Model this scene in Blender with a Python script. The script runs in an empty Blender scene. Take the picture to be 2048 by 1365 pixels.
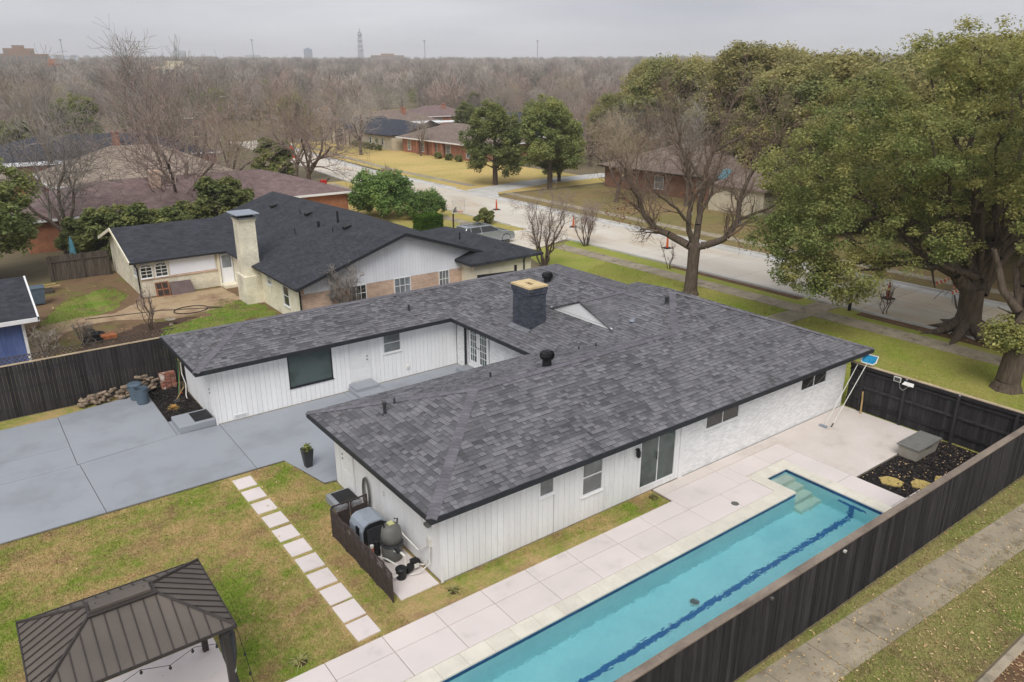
import bpy, math, random
import numpy as np
from mathutils import Vector, Matrix
R = math.radians
random.seed(11); rng = np.random.default_rng(11)
sc = bpy.context.scene
COL = sc.collection
# ------------------------------------------------------------------ camera
# world axes: +X towards the street, +Y towards the neighbour's plot, metres; drone hovers 13 m up
CAM = (0.0, 0.0, 13.0)
yaw, pitch, roll = R(53.338), R(19.258), R(-0.145)
fw = Vector((math.cos(yaw) * math.cos(pitch), math.sin(yaw) * math.cos(pitch), -math.sin(pitch)))
rt = Vector((math.sin(yaw), -math.cos(yaw), 0)); up = rt.cross(fw)
rt, up = rt * math.cos(roll) + up * math.sin(roll), up * math.cos(roll) - rt * math.sin(roll)
cd = bpy.data.cameras.new("camera"); cam = bpy.data.objects.new("camera", cd); COL.objects.link(cam)
cd.sensor_width = 36.0; cd.lens = 26.557; cd.clip_start = 0.1; cd.clip_end = 12000
cam.matrix_world = Matrix(((rt.x, up.x, -fw.x, CAM[0]), (rt.y, up.y, -fw.y, CAM[1]), (rt.z, up.z, -fw.z, CAM[2]), (0, 0, 0, 1)))
sc.camera = cam
# ------------------------------------------------------------------ world: overcast
w = bpy.data.worlds.new("World"); sc.world = w; w.use_nodes = True
nt = w.node_tree; nt.nodes.clear()
SUN_EL, SUN_AZ = R(50), R(228)          # azimuth measured from +X towards +Y: the light comes from behind the drone
sky = nt.nodes.new("ShaderNodeTexSky"); sky.sky_type = 'NISHITA'; sky.sun_disc = False
sky.sun_elevation = SUN_EL; sky.sun_rotation = R(90) - SUN_AZ
hsv = nt.nodes.new("ShaderNodeHueSaturation"); hsv.inputs['Saturation'].default_value = 0.12
nt.links.new(sky.outputs[0], hsv.inputs['Color'])
tc = nt.nodes.new("ShaderNodeTexCoord"); mp = nt.nodes.new("ShaderNodeMapping"); mp.inputs['Scale'].default_value = (1.2, 1.2, 7.0)
nz = nt.nodes.new("ShaderNodeTexNoise"); nz.inputs['Scale'].default_value = 1.6; nz.inputs['Detail'].default_value = 5
nt.links.new(tc.outputs['Generated'], mp.inputs['Vector']); nt.links.new(mp.outputs[0], nz.inputs['Vector'])
cr = nt.nodes.new("ShaderNodeValToRGB")
cr.color_ramp.elements[0].position = 0.30; cr.color_ramp.elements[0].color = (2.7, 2.82, 3.36, 1)
cr.color_ramp.elements[1].position = 0.72; cr.color_ramp.elements[1].color = (5.1, 5.18, 5.45, 1)
nt.links.new(nz.outputs[0], cr.inputs[0])
mx = nt.nodes.new("ShaderNodeMix"); mx.data_type = 'RGBA'; mx.inputs[0].default_value = 0.9
nt.links.new(hsv.outputs[0], mx.inputs[6]); nt.links.new(cr.outputs[0], mx.inputs[7])
bg = nt.nodes.new("ShaderNodeBackground"); bg.inputs[1].default_value = 0.1
wo = nt.nodes.new("ShaderNodeOutputWorld")
nt.links.new(mx.outputs[2], bg.inputs[0]); nt.links.new(bg.outputs[0], wo.inputs[0])
# ------------------------------------------------------------------ sun behind cloud
sd = bpy.data.lights.new("sun", 'SUN'); sd.energy = 1.5; sd.angle = R(35); sd.color = (1.0, 0.97, 0.93)
so = bpy.data.objects.new("sun", sd); COL.objects.link(so)
sdir = Vector((math.cos(SUN_EL) * math.cos(SUN_AZ), math.cos(SUN_EL) * math.sin(SUN_AZ), math.sin(SUN_EL)))
so.rotation_euler = sdir.to_track_quat('Z', 'Y').to_euler(); so.location = (0, 0, 60)
# ------------------------------------------------------------------ exposure
sc.view_settings.view_transform = 'Standard'; sc.view_settings.look = 'None'
sc.view_settings.exposure = 0.72; sc.view_settings.gamma = 1.0; sc.view_settings.use_curve_mapping = False
sc.render.engine = 'CYCLES'
cy = sc.cycles
cy.use_denoising = True; cy.max_bounces = 8; cy.diffuse_bounces = 3; cy.glossy_bounces = 3; cy.transmission_bounces = 6
cy.transparent_max_bounces = 8; cy.volume_bounces = 1; cy.caustics_refractive = True; cy.caustics_reflective = False

# ================================================================== helpers
LOC = {}                                   # object -> world location of its origin
class MB:
    """collects faces and builds one mesh"""
    def __init__(s): s.v = []; s.f = []; s.t = []
    def face(s, pts, t=0.0):
        n = len(s.v); s.v += [tuple(p) for p in pts]; s.f.append(tuple(range(n, n + len(pts)))); s.t.append(t)
    def raw(s, vs, fs, t=0.0):
        n = len(s.v); s.v += [tuple(p) for p in vs]; s.f += [tuple(i + n for i in f) for f in fs]; s.t += [t] * len(fs)
    def box(s, x0, x1, y0, y1, z0, z1, t=0.0):
        s.raw([(x0, y0, z0), (x1, y0, z0), (x1, y1, z0), (x0, y1, z0), (x0, y0, z1), (x1, y0, z1), (x1, y1, z1), (x0, y1, z1)],
              [(0, 3, 2, 1), (4, 5, 6, 7), (0, 1, 5, 4), (1, 2, 6, 5), (2, 3, 7, 6), (3, 0, 4, 7)], t); return s
    def cbox(s, x0, x1, y0, y1, z0, z1, c=0.01, t=0.0):
        """box with a chamfered top rim"""
        vs = []
        for (a, z) in ((0, z0), (0, z1 - c), (c, z1)):
            vs += [(x0 + a, y0 + a, z), (x1 - a, y0 + a, z), (x1 - a, y1 - a, z), (x0 + a, y1 - a, z)]
        fs = [(0, 3, 2, 1), (8, 9, 10, 11)]
        for l in (0, 4):
            for k in range(4): fs.append((l + k, l + (k + 1) % 4, l + 4 + (k + 1) % 4, l + 4 + k))
        s.raw(vs, fs, t); return s
    def prism(s, pts, z0, z1, t=0.0):
        n = len(pts); a = [(x, y, z0) for x, y in pts] + [(x, y, z1) for x, y in pts]
        fs = [tuple(range(n - 1, -1, -1)), tuple(range(n, 2 * n))] + [(k, (k + 1) % n, n + (k + 1) % n, n + k) for k in range(n)]
        s.raw(a, fs, t); return s
    def tube(s, pts, r, n=6, t=0.0, caps=True):
        pts = [Vector(p) for p in pts]; rs = r if isinstance(r, (list, tuple)) else [r] * len(pts)
        vs = []
        for i, p in enumerate(pts):
            d = (pts[min(i + 1, len(pts) - 1)] - pts[max(i - 1, 0)]).normalized()
            a = d.orthogonal().normalized() if abs(d.z) > .9 else Vector((0, 0, 1)).cross(d).normalized()
            b = d.cross(a)
            for k in range(n):
                an = 2 * math.pi * k / n; vs.append(p + (a * math.cos(an) + b * math.sin(an)) * rs[i])
        fs = [(i * n + k, i * n + (k + 1) % n, (i + 1) * n + (k + 1) % n, (i + 1) * n + k) for i in range(len(pts) - 1) for k in range(n)]
        if caps: fs += [tuple(range(n - 1, -1, -1)), tuple(range((len(pts) - 1) * n, len(pts) * n))]
        s.raw(vs, fs, t); return s
    def lathe(s, c, prof, n=16, t=0.0):
        vs = [(c[0] + r * math.cos(2 * math.pi * k / n), c[1] + r * math.sin(2 * math.pi * k / n), c[2] + z) for r, z in prof for k in range(n)]
        fs = [(i * n + k, i * n + (k + 1) % n, (i + 1) * n + (k + 1) % n, (i + 1) * n + k) for i in range(len(prof) - 1) for k in range(n)]
        fs += [tuple(range(n - 1, -1, -1)), tuple(range((len(prof) - 1) * n, len(prof) * n))]
        s.raw(vs, fs, t); return s
    def build(s, name, mat, parent=None, smooth=False, **kw):
        me = bpy.data.meshes.new(name); me.from_pydata(s.v, [], s.f)
        if any(s.t):
            at = me.attributes.new("tone", 'FLOAT', 'FACE'); at.data.foreach_set("value", s.t)
        if smooth: me.polygons.foreach_set("use_smooth", [True] * len(me.polygons))
        me.materials.append(mat)
        return link(name, me, parent, **kw)
def link(name, me, parent=None, **kw):
    o = bpy.data.objects.new(name, me); COL.objects.link(o); LOC[o.name] = Vector((0, 0, 0))
    if parent is not None: o.parent = parent; o.matrix_parent_inverse = Matrix.Translation(-LOC[parent.name])
    tag(o, **kw); return o
def tag(o, label=None, cat=None, group=None, kind=None):
    if label: o["label"] = label
    if cat: o["category"] = cat
    if group: o["group"] = group
    if kind: o["kind"] = kind
    return o
def thing(name, label, cat, loc=(0, 0, 0), group=None, kind=None):
    o = bpy.data.objects.new(name, None); COL.objects.link(o); o.location = loc; LOC[o.name] = Vector(loc)
    o.empty_display_size = 0.2
    return tag(o, label, cat, group, kind)
def dup(root, loc, rz=0.0, sc_=1.0, label=None, group=None):
    r = root.copy(); COL.objects.link(r); r.location = loc; r.rotation_euler = (0, 0, rz); r.scale = (sc_, sc_, sc_) if not isinstance(sc_, tuple) else sc_
    if label: r["label"] = label
    if group: r["group"] = group
    for ch in root.children:
        c = ch.copy(); COL.objects.link(c); c.parent = r
        for g in ch.children:
            d = g.copy(); COL.objects.link(d); d.parent = c
    return r
def mesh_np(name, V, F, mat, tone=None, smooth=False):
    """fast mesh from numpy arrays, F is (n,3) or (n,4)"""
    me = bpy.data.meshes.new(name); nf, k = F.shape
    me.vertices.add(len(V)); me.vertices.foreach_set("co", V.astype(np.float32).ravel())
    me.loops.add(nf * k); me.loops.foreach_set("vertex_index", F.astype(np.int32).ravel())
    me.polygons.add(nf); me.polygons.foreach_set("loop_start", np.arange(0, nf * k, k, dtype=np.int32))
    if tone is not None:
        at = me.attributes.new("tone", 'FLOAT', 'FACE'); at.data.foreach_set("value", tone.astype(np.float32))
    me.update(calc_edges=True)
    if smooth: me.polygons.foreach_set("use_smooth", [True] * nf)
    me.materials.append(mat); return me

# ================================================================== materials
def newmat(name):
    m = bpy.data.materials.new(name); m.use_nodes = True; nt = m.node_tree; nt.nodes.clear()
    out = nt.nodes.new("ShaderNodeOutputMaterial"); b = nt.nodes.new("ShaderNodeBsdfPrincipled"); nt.links.new(b.outputs[0], out.inputs[0])
    return m, nt, b, out
class NG:
    def __init__(s, nt): s.nt = nt
    def n(s, t, **kw):
        x = s.nt.nodes.new(t)
        for k, v in kw.items():
            if k in x.inputs: x.inputs[k].default_value = v
            else: setattr(x, k, v)
        return x
    def l(s, a, b): s.nt.links.new(a, b)
    def pos(s, scale=(1, 1, 1)):
        g = s.n("ShaderNodeNewGeometry"); 
        if scale == (1, 1, 1): return g.outputs['Position']
        m = s.n("ShaderNodeMapping"); m.inputs['Scale'].default_value = scale; s.l(g.outputs['Position'], m.inputs['Vector']); return m.outputs[0]
    def noise(s, scale, detail=4, rough=.55, vec=None, dist=0):
        x = s.n("ShaderNodeTexNoise"); x.inputs['Scale'].default_value = scale; x.inputs['Detail'].default_value = detail
        x.inputs['Roughness'].default_value = rough; x.inputs['Distortion'].default_value = dist
        s.l(vec if vec is not None else s.pos(), x.inputs['Vector']); return x.outputs[0]
    def ramp(s, fac, a, b, p0=.35, p1=.65):
        r = s.n("ShaderNodeMapRange"); r.inputs[1].default_value = p0; r.inputs[2].default_value = p1
        r.inputs[3].default_value = a; r.inputs[4].default_value = b; s.l(fac, r.inputs[0]); return r.outputs[0]
    def mix(s, fac, a, b, mode='MIX'):
        x = s.n("ShaderNodeMix"); x.data_type = 'RGBA'; x.blend_type = mode
        for i, v in ((0, fac), (6, a), (7, b)):
            if isinstance(v, (int, float)): x.inputs[i].default_value = v
            elif isinstance(v, tuple): x.inputs[i].default_value = (*v, 1) if len(v) == 3 else v
            else: s.l(v, x.inputs[i])
        return x.outputs[2]
    def math(s, op, a, b):
        x = s.n("ShaderNodeMath"); x.operation = op
        for i, v in ((0, a), (1, b)):
            if isinstance(v, (int, float)): x.inputs[i].default_value = v
            else: s.l(v, x.inputs[i])
        return x.outputs[0]
    def bump(s, h, strength, dist, b):
        x = s.n("ShaderNodeBump"); x.inputs['Strength'].default_value = strength; x.inputs['Distance'].default_value = dist
        s.l(h, x.inputs['Height']); s.l(x.outputs[0], b.inputs['Normal'])
    def scale(s, col, f):
        """multiply colour by a grey factor socket"""
        c = s.n("ShaderNodeCombineColor")
        for i in range(3): s.l(f, c.inputs[i])
        return s.mix(1.0, col, c.outputs[0], 'MULTIPLY')
def mat(name, c1, c2=None, sc_=3.0, detail=5, lo=.35, hi=.65, rough=.7, bump=0.0, bs=40, bd=.01, fine=.15, fs=30, rnd=0.0, tone=0.0, metal=0.0, stretch=(1, 1, 1), spec=.3, c3=None, s3=.6, lo3=.55, hi3=.7, coat=0):
    """two noise-mixed colours, fine grain, optional per-object and per-face variation, optional stain colour c3"""
    m, nt, b, out = newmat(name); g = NG(nt)
    p = g.pos(stretch)
    col = g.mix(g.ramp(g.noise(sc_, detail, vec=p), 0, 1, lo, hi), c1, c2 if c2 else tuple(x * .85 for x in c1))
    if c3: col = g.mix(g.ramp(g.noise(s3, 6, .65, vec=p), 0, 1, lo3, hi3), col, c3)
    if fine: col = g.scale(col, g.ramp(g.noise(fs, 3, .7, vec=p), 1 - fine, 1 + fine, .25, .75))
    if rnd:
        oi = g.n("ShaderNodeObjectInfo"); col = g.scale(col, g.ramp(oi.outputs['Random'], 1 - rnd, 1 + rnd, 0, 1))
    if tone:
        at = g.n("ShaderNodeAttribute"); at.attribute_name = "tone"; col = g.scale(col, g.ramp(at.outputs['Fac'], 1 - tone, 1 + tone, 0, 1))
    nt.links.new(col, b.inputs['Base Color'])
    b.inputs['Roughness'].default_value = rough; b.inputs['Metallic'].default_value = metal; b.inputs['Specular IOR Level'].default_value = spec
    if coat: b.inputs['Coat Weight'].default_value = coat; b.inputs['Coat Roughness'].default_value = .08
    if bump: g.bump(g.noise(bs, 4, .6, vec=p), bump, bd, b)
    return m
def rgb(r, g, b):                       # sRGB 0-255 -> linear
    f = lambda c: ((c / 255 + .055) / 1.055) ** 2.4 if c > 10 else c / 255 / 12.92
    return (f(r), f(g), f(b))
def grassmat(name, green, straw, dirt, bias=.5, big=.35, spread=.18, dirtw=.0, leaf=None):
    m, nt, b, out = newmat(name); g = NG(nt)
    a = g.noise(big, 6, .6, dist=.4); f = g.noise(3.2, 5, .7)
    k = g.math('ADD', g.math('MULTIPLY', a, .62), g.math('MULTIPLY', f, .38))
    col = g.mix(g.ramp(k, 0, 1, bias - spread, bias + spread), green, straw)
    col = g.mix(g.ramp(g.noise(.9, 5, .6), 0, dirtw, .52, .66), col, dirt)
    col = g.scale(col, g.ramp(g.noise(55, 3, .8), .55, 1.4, .25, .75))
    col = g.scale(col, g.ramp(g.noise(14, 3, .8), .75, 1.25, .25, .75))
    if leaf:
        v = g.n("ShaderNodeTexVoronoi"); v.inputs['Scale'].default_value = 9; g.l(g.pos(), v.inputs['Vector'])
        col = g.mix(g.ramp(v.outputs['Distance'], .8, 0, .10, .17), col, leaf)
    nt.links.new(col, b.inputs['Base Color']); b.inputs['Roughness'].default_value = .95; b.inputs['Specular IOR Level'].default_value = .1
    g.bump(g.noise(38, 4, .8), .9, .05, b)
    return m
def leafmat(name, c1, c2, dark=.55):
    m, nt, b, out = newmat(name); g = NG(nt)
    at = g.n("ShaderNodeAttribute"); at.attribute_name = "tone"
    col = g.mix(at.outputs['Fac'], c1, c2)
    col = g.scale(col, g.ramp(g.noise(6, 2), dark, 1.35, .3, .7))
    oi = g.n("ShaderNodeObjectInfo"); col = g.scale(col, g.ramp(oi.outputs['Random'], .82, 1.15, 0, 1))
    nt.links.new(col, b.inputs['Base Color']); b.inputs['Roughness'].default_value = .65; b.inputs['Specular IOR Level'].default_value = .2
    tr = nt.nodes.new("ShaderNodeBsdfTranslucent"); ms = nt.nodes.new("ShaderNodeMixShader"); ms.inputs[0].default_value = .45
    nt.links.new(col, tr.inputs[0]); nt.links.new(b.outputs[0], ms.inputs[1]); nt.links.new(tr.outputs[0], ms.inputs[2]); nt.links.new(ms.outputs[0], out.inputs[0])
    return m
def shinglemat(name, c1, c2, row=.14, wid=.3, axis='x', slope=.33):
    """roof of a house too far away to tell its shingles apart"""
    m, nt, b, out = newmat(name); g = NG(nt)
    br = g.n("ShaderNodeTexBrick"); br.inputs['Scale'].default_value = 1.0; br.inputs['Mortar Size'].default_value = .012
    br.inputs['Brick Width'].default_value = wid; br.inputs['Row Height'].default_value = row * .95; br.offset = .37
    br.inputs['Color1'].default_value = (*c1, 1); br.inputs['Color2'].default_value = (*c2, 1); br.inputs['Mortar'].default_value = (*[x * .55 for x in c1], 1)
    p = g.n("ShaderNodeNewGeometry"); sx = g.n("ShaderNodeSeparateXYZ"); g.l(p.outputs['Position'], sx.inputs[0]); cb = g.n("ShaderNodeCombineXYZ")
    g.l(sx.outputs[0 if axis == 'x' else 1], cb.inputs[0]); g.l(sx.outputs[1 if axis == 'x' else 0], cb.inputs[1]); g.l(cb.outputs[0], br.inputs['Vector'])
    col = g.scale(br.outputs['Color'], g.ramp(g.noise(1.3, 6), .78, 1.2, .3, .7))
    col = g.scale(col, g.ramp(g.noise(25, 3, .8), .8, 1.2, .25, .75))
    nt.links.new(col, b.inputs['Base Color']); b.inputs['Roughness'].default_value = .9; b.inputs['Specular IOR Level'].default_value = .2
    return m
def brickmat(name, c1, c2, mortar, axis='x', bw=.2, bh=.072):
    m, nt, b, out = newmat(name); g = NG(nt)
    br = g.n("ShaderNodeTexBrick"); br.inputs['Scale'].default_value = 1.0; br.inputs['Mortar Size'].default_value = .008
    br.inputs['Brick Width'].default_value = bw; br.inputs['Row Height'].default_value = bh
    br.inputs['Color1'].default_value = (*c1, 1); br.inputs['Color2'].default_value = (*c2, 1); br.inputs['Mortar'].default_value = (*mortar, 1)
    p = g.n("ShaderNodeNewGeometry"); sx = g.n("ShaderNodeSeparateXYZ"); g.l(p.outputs['Position'], sx.inputs[0]); cb = g.n("ShaderNodeCombineXYZ")
    g.l(g.math('ADD', sx.outputs[0], sx.outputs[1]), cb.inputs[0]); g.l(sx.outputs[2], cb.inputs[1]); g.l(cb.outputs[0], br.inputs['Vector'])
    col = g.scale(br.outputs['Color'], g.ramp(g.noise(1.1, 6), .75, 1.2, .3, .7))
    nt.links.new(col, b.inputs['Base Color']); b.inputs['Roughness'].default_value = .9
    g.bump(br.outputs['Fac'], .5, -.01, b)
    return m
def glassmat(name, tint, rough=.04, alpha=1.0):
    m, nt, b, out = newmat(name); g = NG(nt)
    col = g.mix(g.ramp(g.noise(1.1, 2), 0, 1, .4, .6), tint, tuple(x * 1.7 for x in tint))
    nt.links.new(col, b.inputs['Base Color']); b.inputs['Roughness'].default_value = rough; b.inputs['Specular IOR Level'].default_value = .6
    return m
M = {}
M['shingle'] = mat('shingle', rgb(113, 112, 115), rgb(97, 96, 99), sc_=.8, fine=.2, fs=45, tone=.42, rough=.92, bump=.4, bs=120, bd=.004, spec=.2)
M['ridgecap'] = mat('ridgecap', rgb(116, 114, 119), rgb(104, 102, 107), sc_=2, fine=.12, fs=45, tone=.12, rough=.92, bump=.4, bs=120, bd=.004, spec=.2)
M['roofdeck'] = mat('roofdeck', rgb(58, 57, 60), rough=.95)
M['fascia'] = mat('fascia', rgb(48, 50, 54), rgb(40, 42, 46), sc_=5, rough=.6)
M['white'] = mat('white_paint', (.86, .86, .855), (.79, .79, .785), sc_=1.3, rough=.6, fine=.05, fs=20, rnd=.03, stretch=(1, 1, .35), c3=(.52, .53, .55), s3=1.1, lo3=.60, hi3=.82, bump=.12, bs=25, bd=.004)
M['whiteclean'] = mat('clean_white_paint', (.92, .92, .915), (.87, .87, .865), sc_=1.3, rough=.6, fine=.04, fs=20, rnd=.025, stretch=(1, 1, .35), c3=(.76, .76, .77), s3=1.1, lo3=.62, hi3=.85, bump=.12, bs=25, bd=.004)
M['whitetrim'] = mat('white_trim', (.86, .86, .855), (.80, .80, .795), sc_=3, rough=.5, fine=.04)
M['whitebrick'] = mat('white_brick', (.88, .88, .875), (.84, .84, .835), sc_=2.2, rough=.75, fine=.08, fs=25, tone=.09, bump=.3, bs=60, bd=.004, c3=(.76, .76, .76), s3=1.0, lo3=.66, hi3=.95)
M['gap'] = mat('siding_gap', (.42, .42, .43), (.30, .30, .31), sc_=2)
M['slab'] = mat('deck_concrete', rgb(224, 213, 208), rgb(214, 205, 200), sc_=.6, rough=.8, fine=.04, fs=40, rnd=.025, bump=.1, bs=150, bd=.002, c3=rgb(198, 190, 184), s3=1.2, lo3=.58, hi3=.8)
M['slabdirty'] = mat('old_deck_concrete', rgb(218, 208, 201), rgb(208, 198, 188), sc_=.8, rough=.85, fine=.07, fs=25, bump=.15, bs=120, bd=.003, c3=rgb(190, 179, 168), s3=.8, lo3=.55, hi3=.8)
M['joint'] = mat('joint', rgb(120, 100, 90), rough=.95)
M['coping'] = mat('coping', rgb(224, 219, 204), rgb(212, 206, 192), sc_=2, rough=.75, fine=.06, fs=18, rnd=.05, bump=.2, bs=60, bd=.003)
M['patio'] = mat('painted_patio', rgb(156, 160, 166), rgb(147, 151, 157), sc_=.35, rough=.75, fine=.035, fs=60, rnd=.02, bump=.1, bs=150, bd=.002, c3=rgb(134, 137, 140), s3=.35, lo3=.5, hi3=.8)
M['concrete'] = mat('old_concrete', rgb(172, 160, 138), rgb(150, 139, 119), sc_=1.0, rough=.92, fine=.16, fs=35, rnd=.07, bump=.3, bs=80, bd=.004, c3=rgb(104, 98, 86), s3=1.6, lo3=.52, hi3=.72)
M['street'] = mat('street_concrete', rgb(214, 207, 194), rgb(200, 191, 176), sc_=.3, rough=.9, fine=.08, fs=12, rnd=.04, c3=rgb(192, 175, 150), s3=.22, lo3=.5, hi3=.68, stretch=(1, .35, 1))
M['newconc'] = mat('fresh_concrete', rgb(208, 206, 202), rgb(190, 187, 180), sc_=.5, rough=.9, fine=.06, fs=12)
M['stain'] = mat('dark_stained_wood', rgb(58, 56, 57), rgb(44, 42, 44), sc_=2.5, rough=.8, fine=.25, fs=25, rnd=.34, stretch=(6, 6, .6), bump=.3, bs=10, bd=.006, spec=.2)
M['oldcap'] = mat('weathered_cap', rgb(146, 132, 118), rgb(118, 106, 95), sc_=2, rough=.9, fine=.15, fs=14, rnd=.08, stretch=(.5, 1, 1))
M['palecap'] = mat('bare_wood_edge', rgb(196, 178, 148), rgb(170, 152, 126), sc_=2, rough=.9, fine=.12, fs=14)
M['oldwood'] = mat('grey_old_wood', rgb(98, 90, 80), rgb(76, 68, 62), sc_=2.5, rough=.95, fine=.25, fs=20, rnd=.2, stretch=(5, 5, .6))
M['lawn'] = grassmat('lawn', rgb(138, 158, 62), rgb(200, 172, 120), rgb(172, 140, 106), bias=.485, spread=.085, dirtw=.75, big=.42)
M['browner'] = grassmat('dormant_lawn', rgb(120, 122, 56), rgb(158, 130, 84), rgb(128, 108, 84), bias=.45, spread=.16, dirtw=.6)
M['verge'] = grassmat('leaf_strewn_verge', rgb(136, 154, 70), rgb(190, 168, 122), rgb(146, 122, 94), bias=.50, spread=.2, dirtw=.6, leaf=rgb(198, 172, 126))
M['frontlawn'] = grassmat('front_lawn', rgb(138, 160, 56), rgb(190, 174, 108), rgb(162, 140, 98), bias=.54, spread=.2, dirtw=.3, big=.25)
M['yellowlawn'] = grassmat('yellow_lawn', rgb(146, 150, 76), rgb(206, 180, 116), rgb(182, 154, 104), bias=.43, spread=.1, dirtw=.3, big=.06)
M['shadelawn'] = grassmat('worn_lawn', rgb(122, 126, 68), rgb(152, 128, 94), rgb(124, 104, 82), bias=.46, spread=.16, dirtw=.7, big=.12)
M['dirtyard'] = grassmat('dirt_yard', rgb(112, 128, 48), rgb(134, 110, 86), rgb(112, 90, 70), bias=.42, spread=.08, dirtw=.8, big=.3)
M['yardgreen'] = grassmat('yard_grass', rgb(118, 146, 56), rgb(150, 146, 84), rgb(132, 108, 84), bias=.52, spread=.1, dirtw=.85, big=.8)
M['soil'] = mat('soil', rgb(92, 72, 56), rgb(72, 56, 46), sc_=2.5, rough=1, fine=.35, fs=25, bump=.8, bs=25, bd=.03)
M['redsoil'] = mat('red_soil', rgb(118, 88, 66), rgb(98, 78, 56), sc_=1.5, rough=1, fine=.3, fs=12, bump=.8, bs=15, bd=.04)
M['mulch'] = mat('mulch', rgb(58, 52, 50), rgb(44, 40, 40), sc_=4, rough=1, fine=.4, fs=25, tone=.5, bump=.8, bs=30, bd=.03)
M['mulchchip'] = mat('mulch_chip', rgb(66, 60, 58), rgb(50, 45, 44), sc_=4, rough=1, fine=.3, fs=25, tone=.7)
M['leaflitter'] = mat('dead_leaf', rgb(208, 184, 140), rgb(164, 130, 92), sc_=5, rough=.9, fine=.2, tone=.35)
M['flag'] = mat('flagstone', rgb(196, 172, 104), rgb(178, 156, 96), sc_=3, rough=.85, fine=.1, bump=.3, bs=15, bd=.01)
M['farground'] = mat('far_ground', rgb(120, 108, 84), rgb(102, 94, 72), sc_=.03, rough=1, fine=.2, fs=.3, c3=rgb(150, 134, 92), s3=.012)
M['dkbrick'] = mat('dark_painted_brick', rgb(78, 82, 92), rgb(66, 70, 80), sc_=3, rough=.7, tone=.3, fine=.1, bump=.3, bs=60, bd=.004)
M['cream'] = mat('cream_mortar', rgb(216, 194, 150), rgb(200, 176, 132), sc_=3, rough=.85, fine=.1)
M['black'] = mat('black_metal', rgb(34, 34, 36), rgb(26, 26, 28), sc_=5, rough=.5)
M['darkgrey'] = mat('dark_grey_plastic', rgb(62, 63, 66), rgb(54, 55, 58), sc_=4, rough=.5, fine=.05)
M['midgrey'] = mat('mid_grey_plastic', rgb(110, 110, 106), rgb(98, 98, 94), sc_=4, rough=.55, fine=.06)
M['ltgrey'] = mat('light_grey_plastic', rgb(150, 158, 168), rgb(140, 148, 158), sc_=4, rough=.5, fine=.04)
M['metal'] = mat('galvanised_metal', rgb(150, 152, 156), rgb(130, 132, 136), sc_=5, rough=.45, metal=.6)
M['pvc'] = mat('white_pipe', rgb(226, 224, 216), rgb(208, 206, 198), sc_=6, rough=.4)
M['glassdark'] = glassmat('dark_window_glass', (.030, .032, .030))
M['glassgreen'] = glassmat('green_window_glass', (.050, .068, .064))
M['glassgrey'] = glassmat('grey_window_glass', (.14, .15, .15))
M['glasspale'] = glassmat('pale_window_glass', (.18, .20, .22))
M['bark'] = mat('bark', rgb(112, 98, 86), rgb(84, 73, 64), sc_=4, rough=.95, fine=.3, fs=14, stretch=(3, 3, .6), bump=.9, bs=6, bd=.05)
M['oakbark'] = mat('oak_bark', rgb(106, 93, 80), rgb(78, 67, 58), sc_=3, rough=.95, fine=.3, fs=12, stretch=(3, 3, .5), bump=1, bs=5, bd=.08)
M['twig'] = mat('twig', rgb(170, 160, 150), rgb(136, 129, 122), sc_=.2, rough=.95, fine=.1, fs=3, rnd=.38)
M['twigoak'] = mat('oak_twig', rgb(140, 120, 104), rgb(112, 96, 84), sc_=.4, rough=.95, fine=.1, fs=3)
M['twigred'] = mat('reddish_twig', rgb(168, 148, 137), rgb(140, 124, 117), sc_=.2, rough=.95, fine=.1, fs=3, rnd=.25)
M['twigpale'] = mat('pale_twig', rgb(184, 168, 140), rgb(154, 140, 116), sc_=.2, rough=.95, fine=.1, fs=3, rnd=.12)
M['liveoak'] = leafmat('live_oak_leaf', rgb(138, 153, 92), rgb(192, 185, 116))
M['liveoakfar'] = leafmat('far_oak_leaf', rgb(144, 150, 98), rgb(188, 176, 118))
M['evergreen'] = leafmat('evergreen_leaf', rgb(122, 136, 84), rgb(164, 166, 102))
M['shrub'] = leafmat('shrub_leaf', rgb(108, 138, 76), rgb(146, 170, 96))
M['hedge'] = leafmat('hedge_leaf', rgb(70, 108, 30), rgb(108, 140, 44))
M['brownleaf'] = leafmat('brown_leaf', rgb(130, 84, 56), rgb(150, 104, 72))
M['potplant'] = leafmat('pot_plant_leaf', rgb(96, 128, 60), rgb(196, 196, 120))
M['strap'] = leafmat('strap_leaf', rgb(140, 150, 84), rgb(206, 196, 140))
M['straw'] = leafmat('straw_leaf', rgb(210, 176, 112), rgb(224, 194, 130))
M['orange'] = mat('orange_plastic', rgb(206, 92, 52), rgb(188, 80, 46), sc_=5, rough=.5)
M['tilegazebo'] = mat('gazebo_metal', rgb(104, 96, 88), rgb(92, 85, 79), sc_=.9, rough=.55, fine=.05, fs=30, rnd=.04)
M['gazebodark'] = mat('gazebo_rib', rgb(66, 60, 57), rgb(58, 53, 50), sc_=3, rough=.5)
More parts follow.
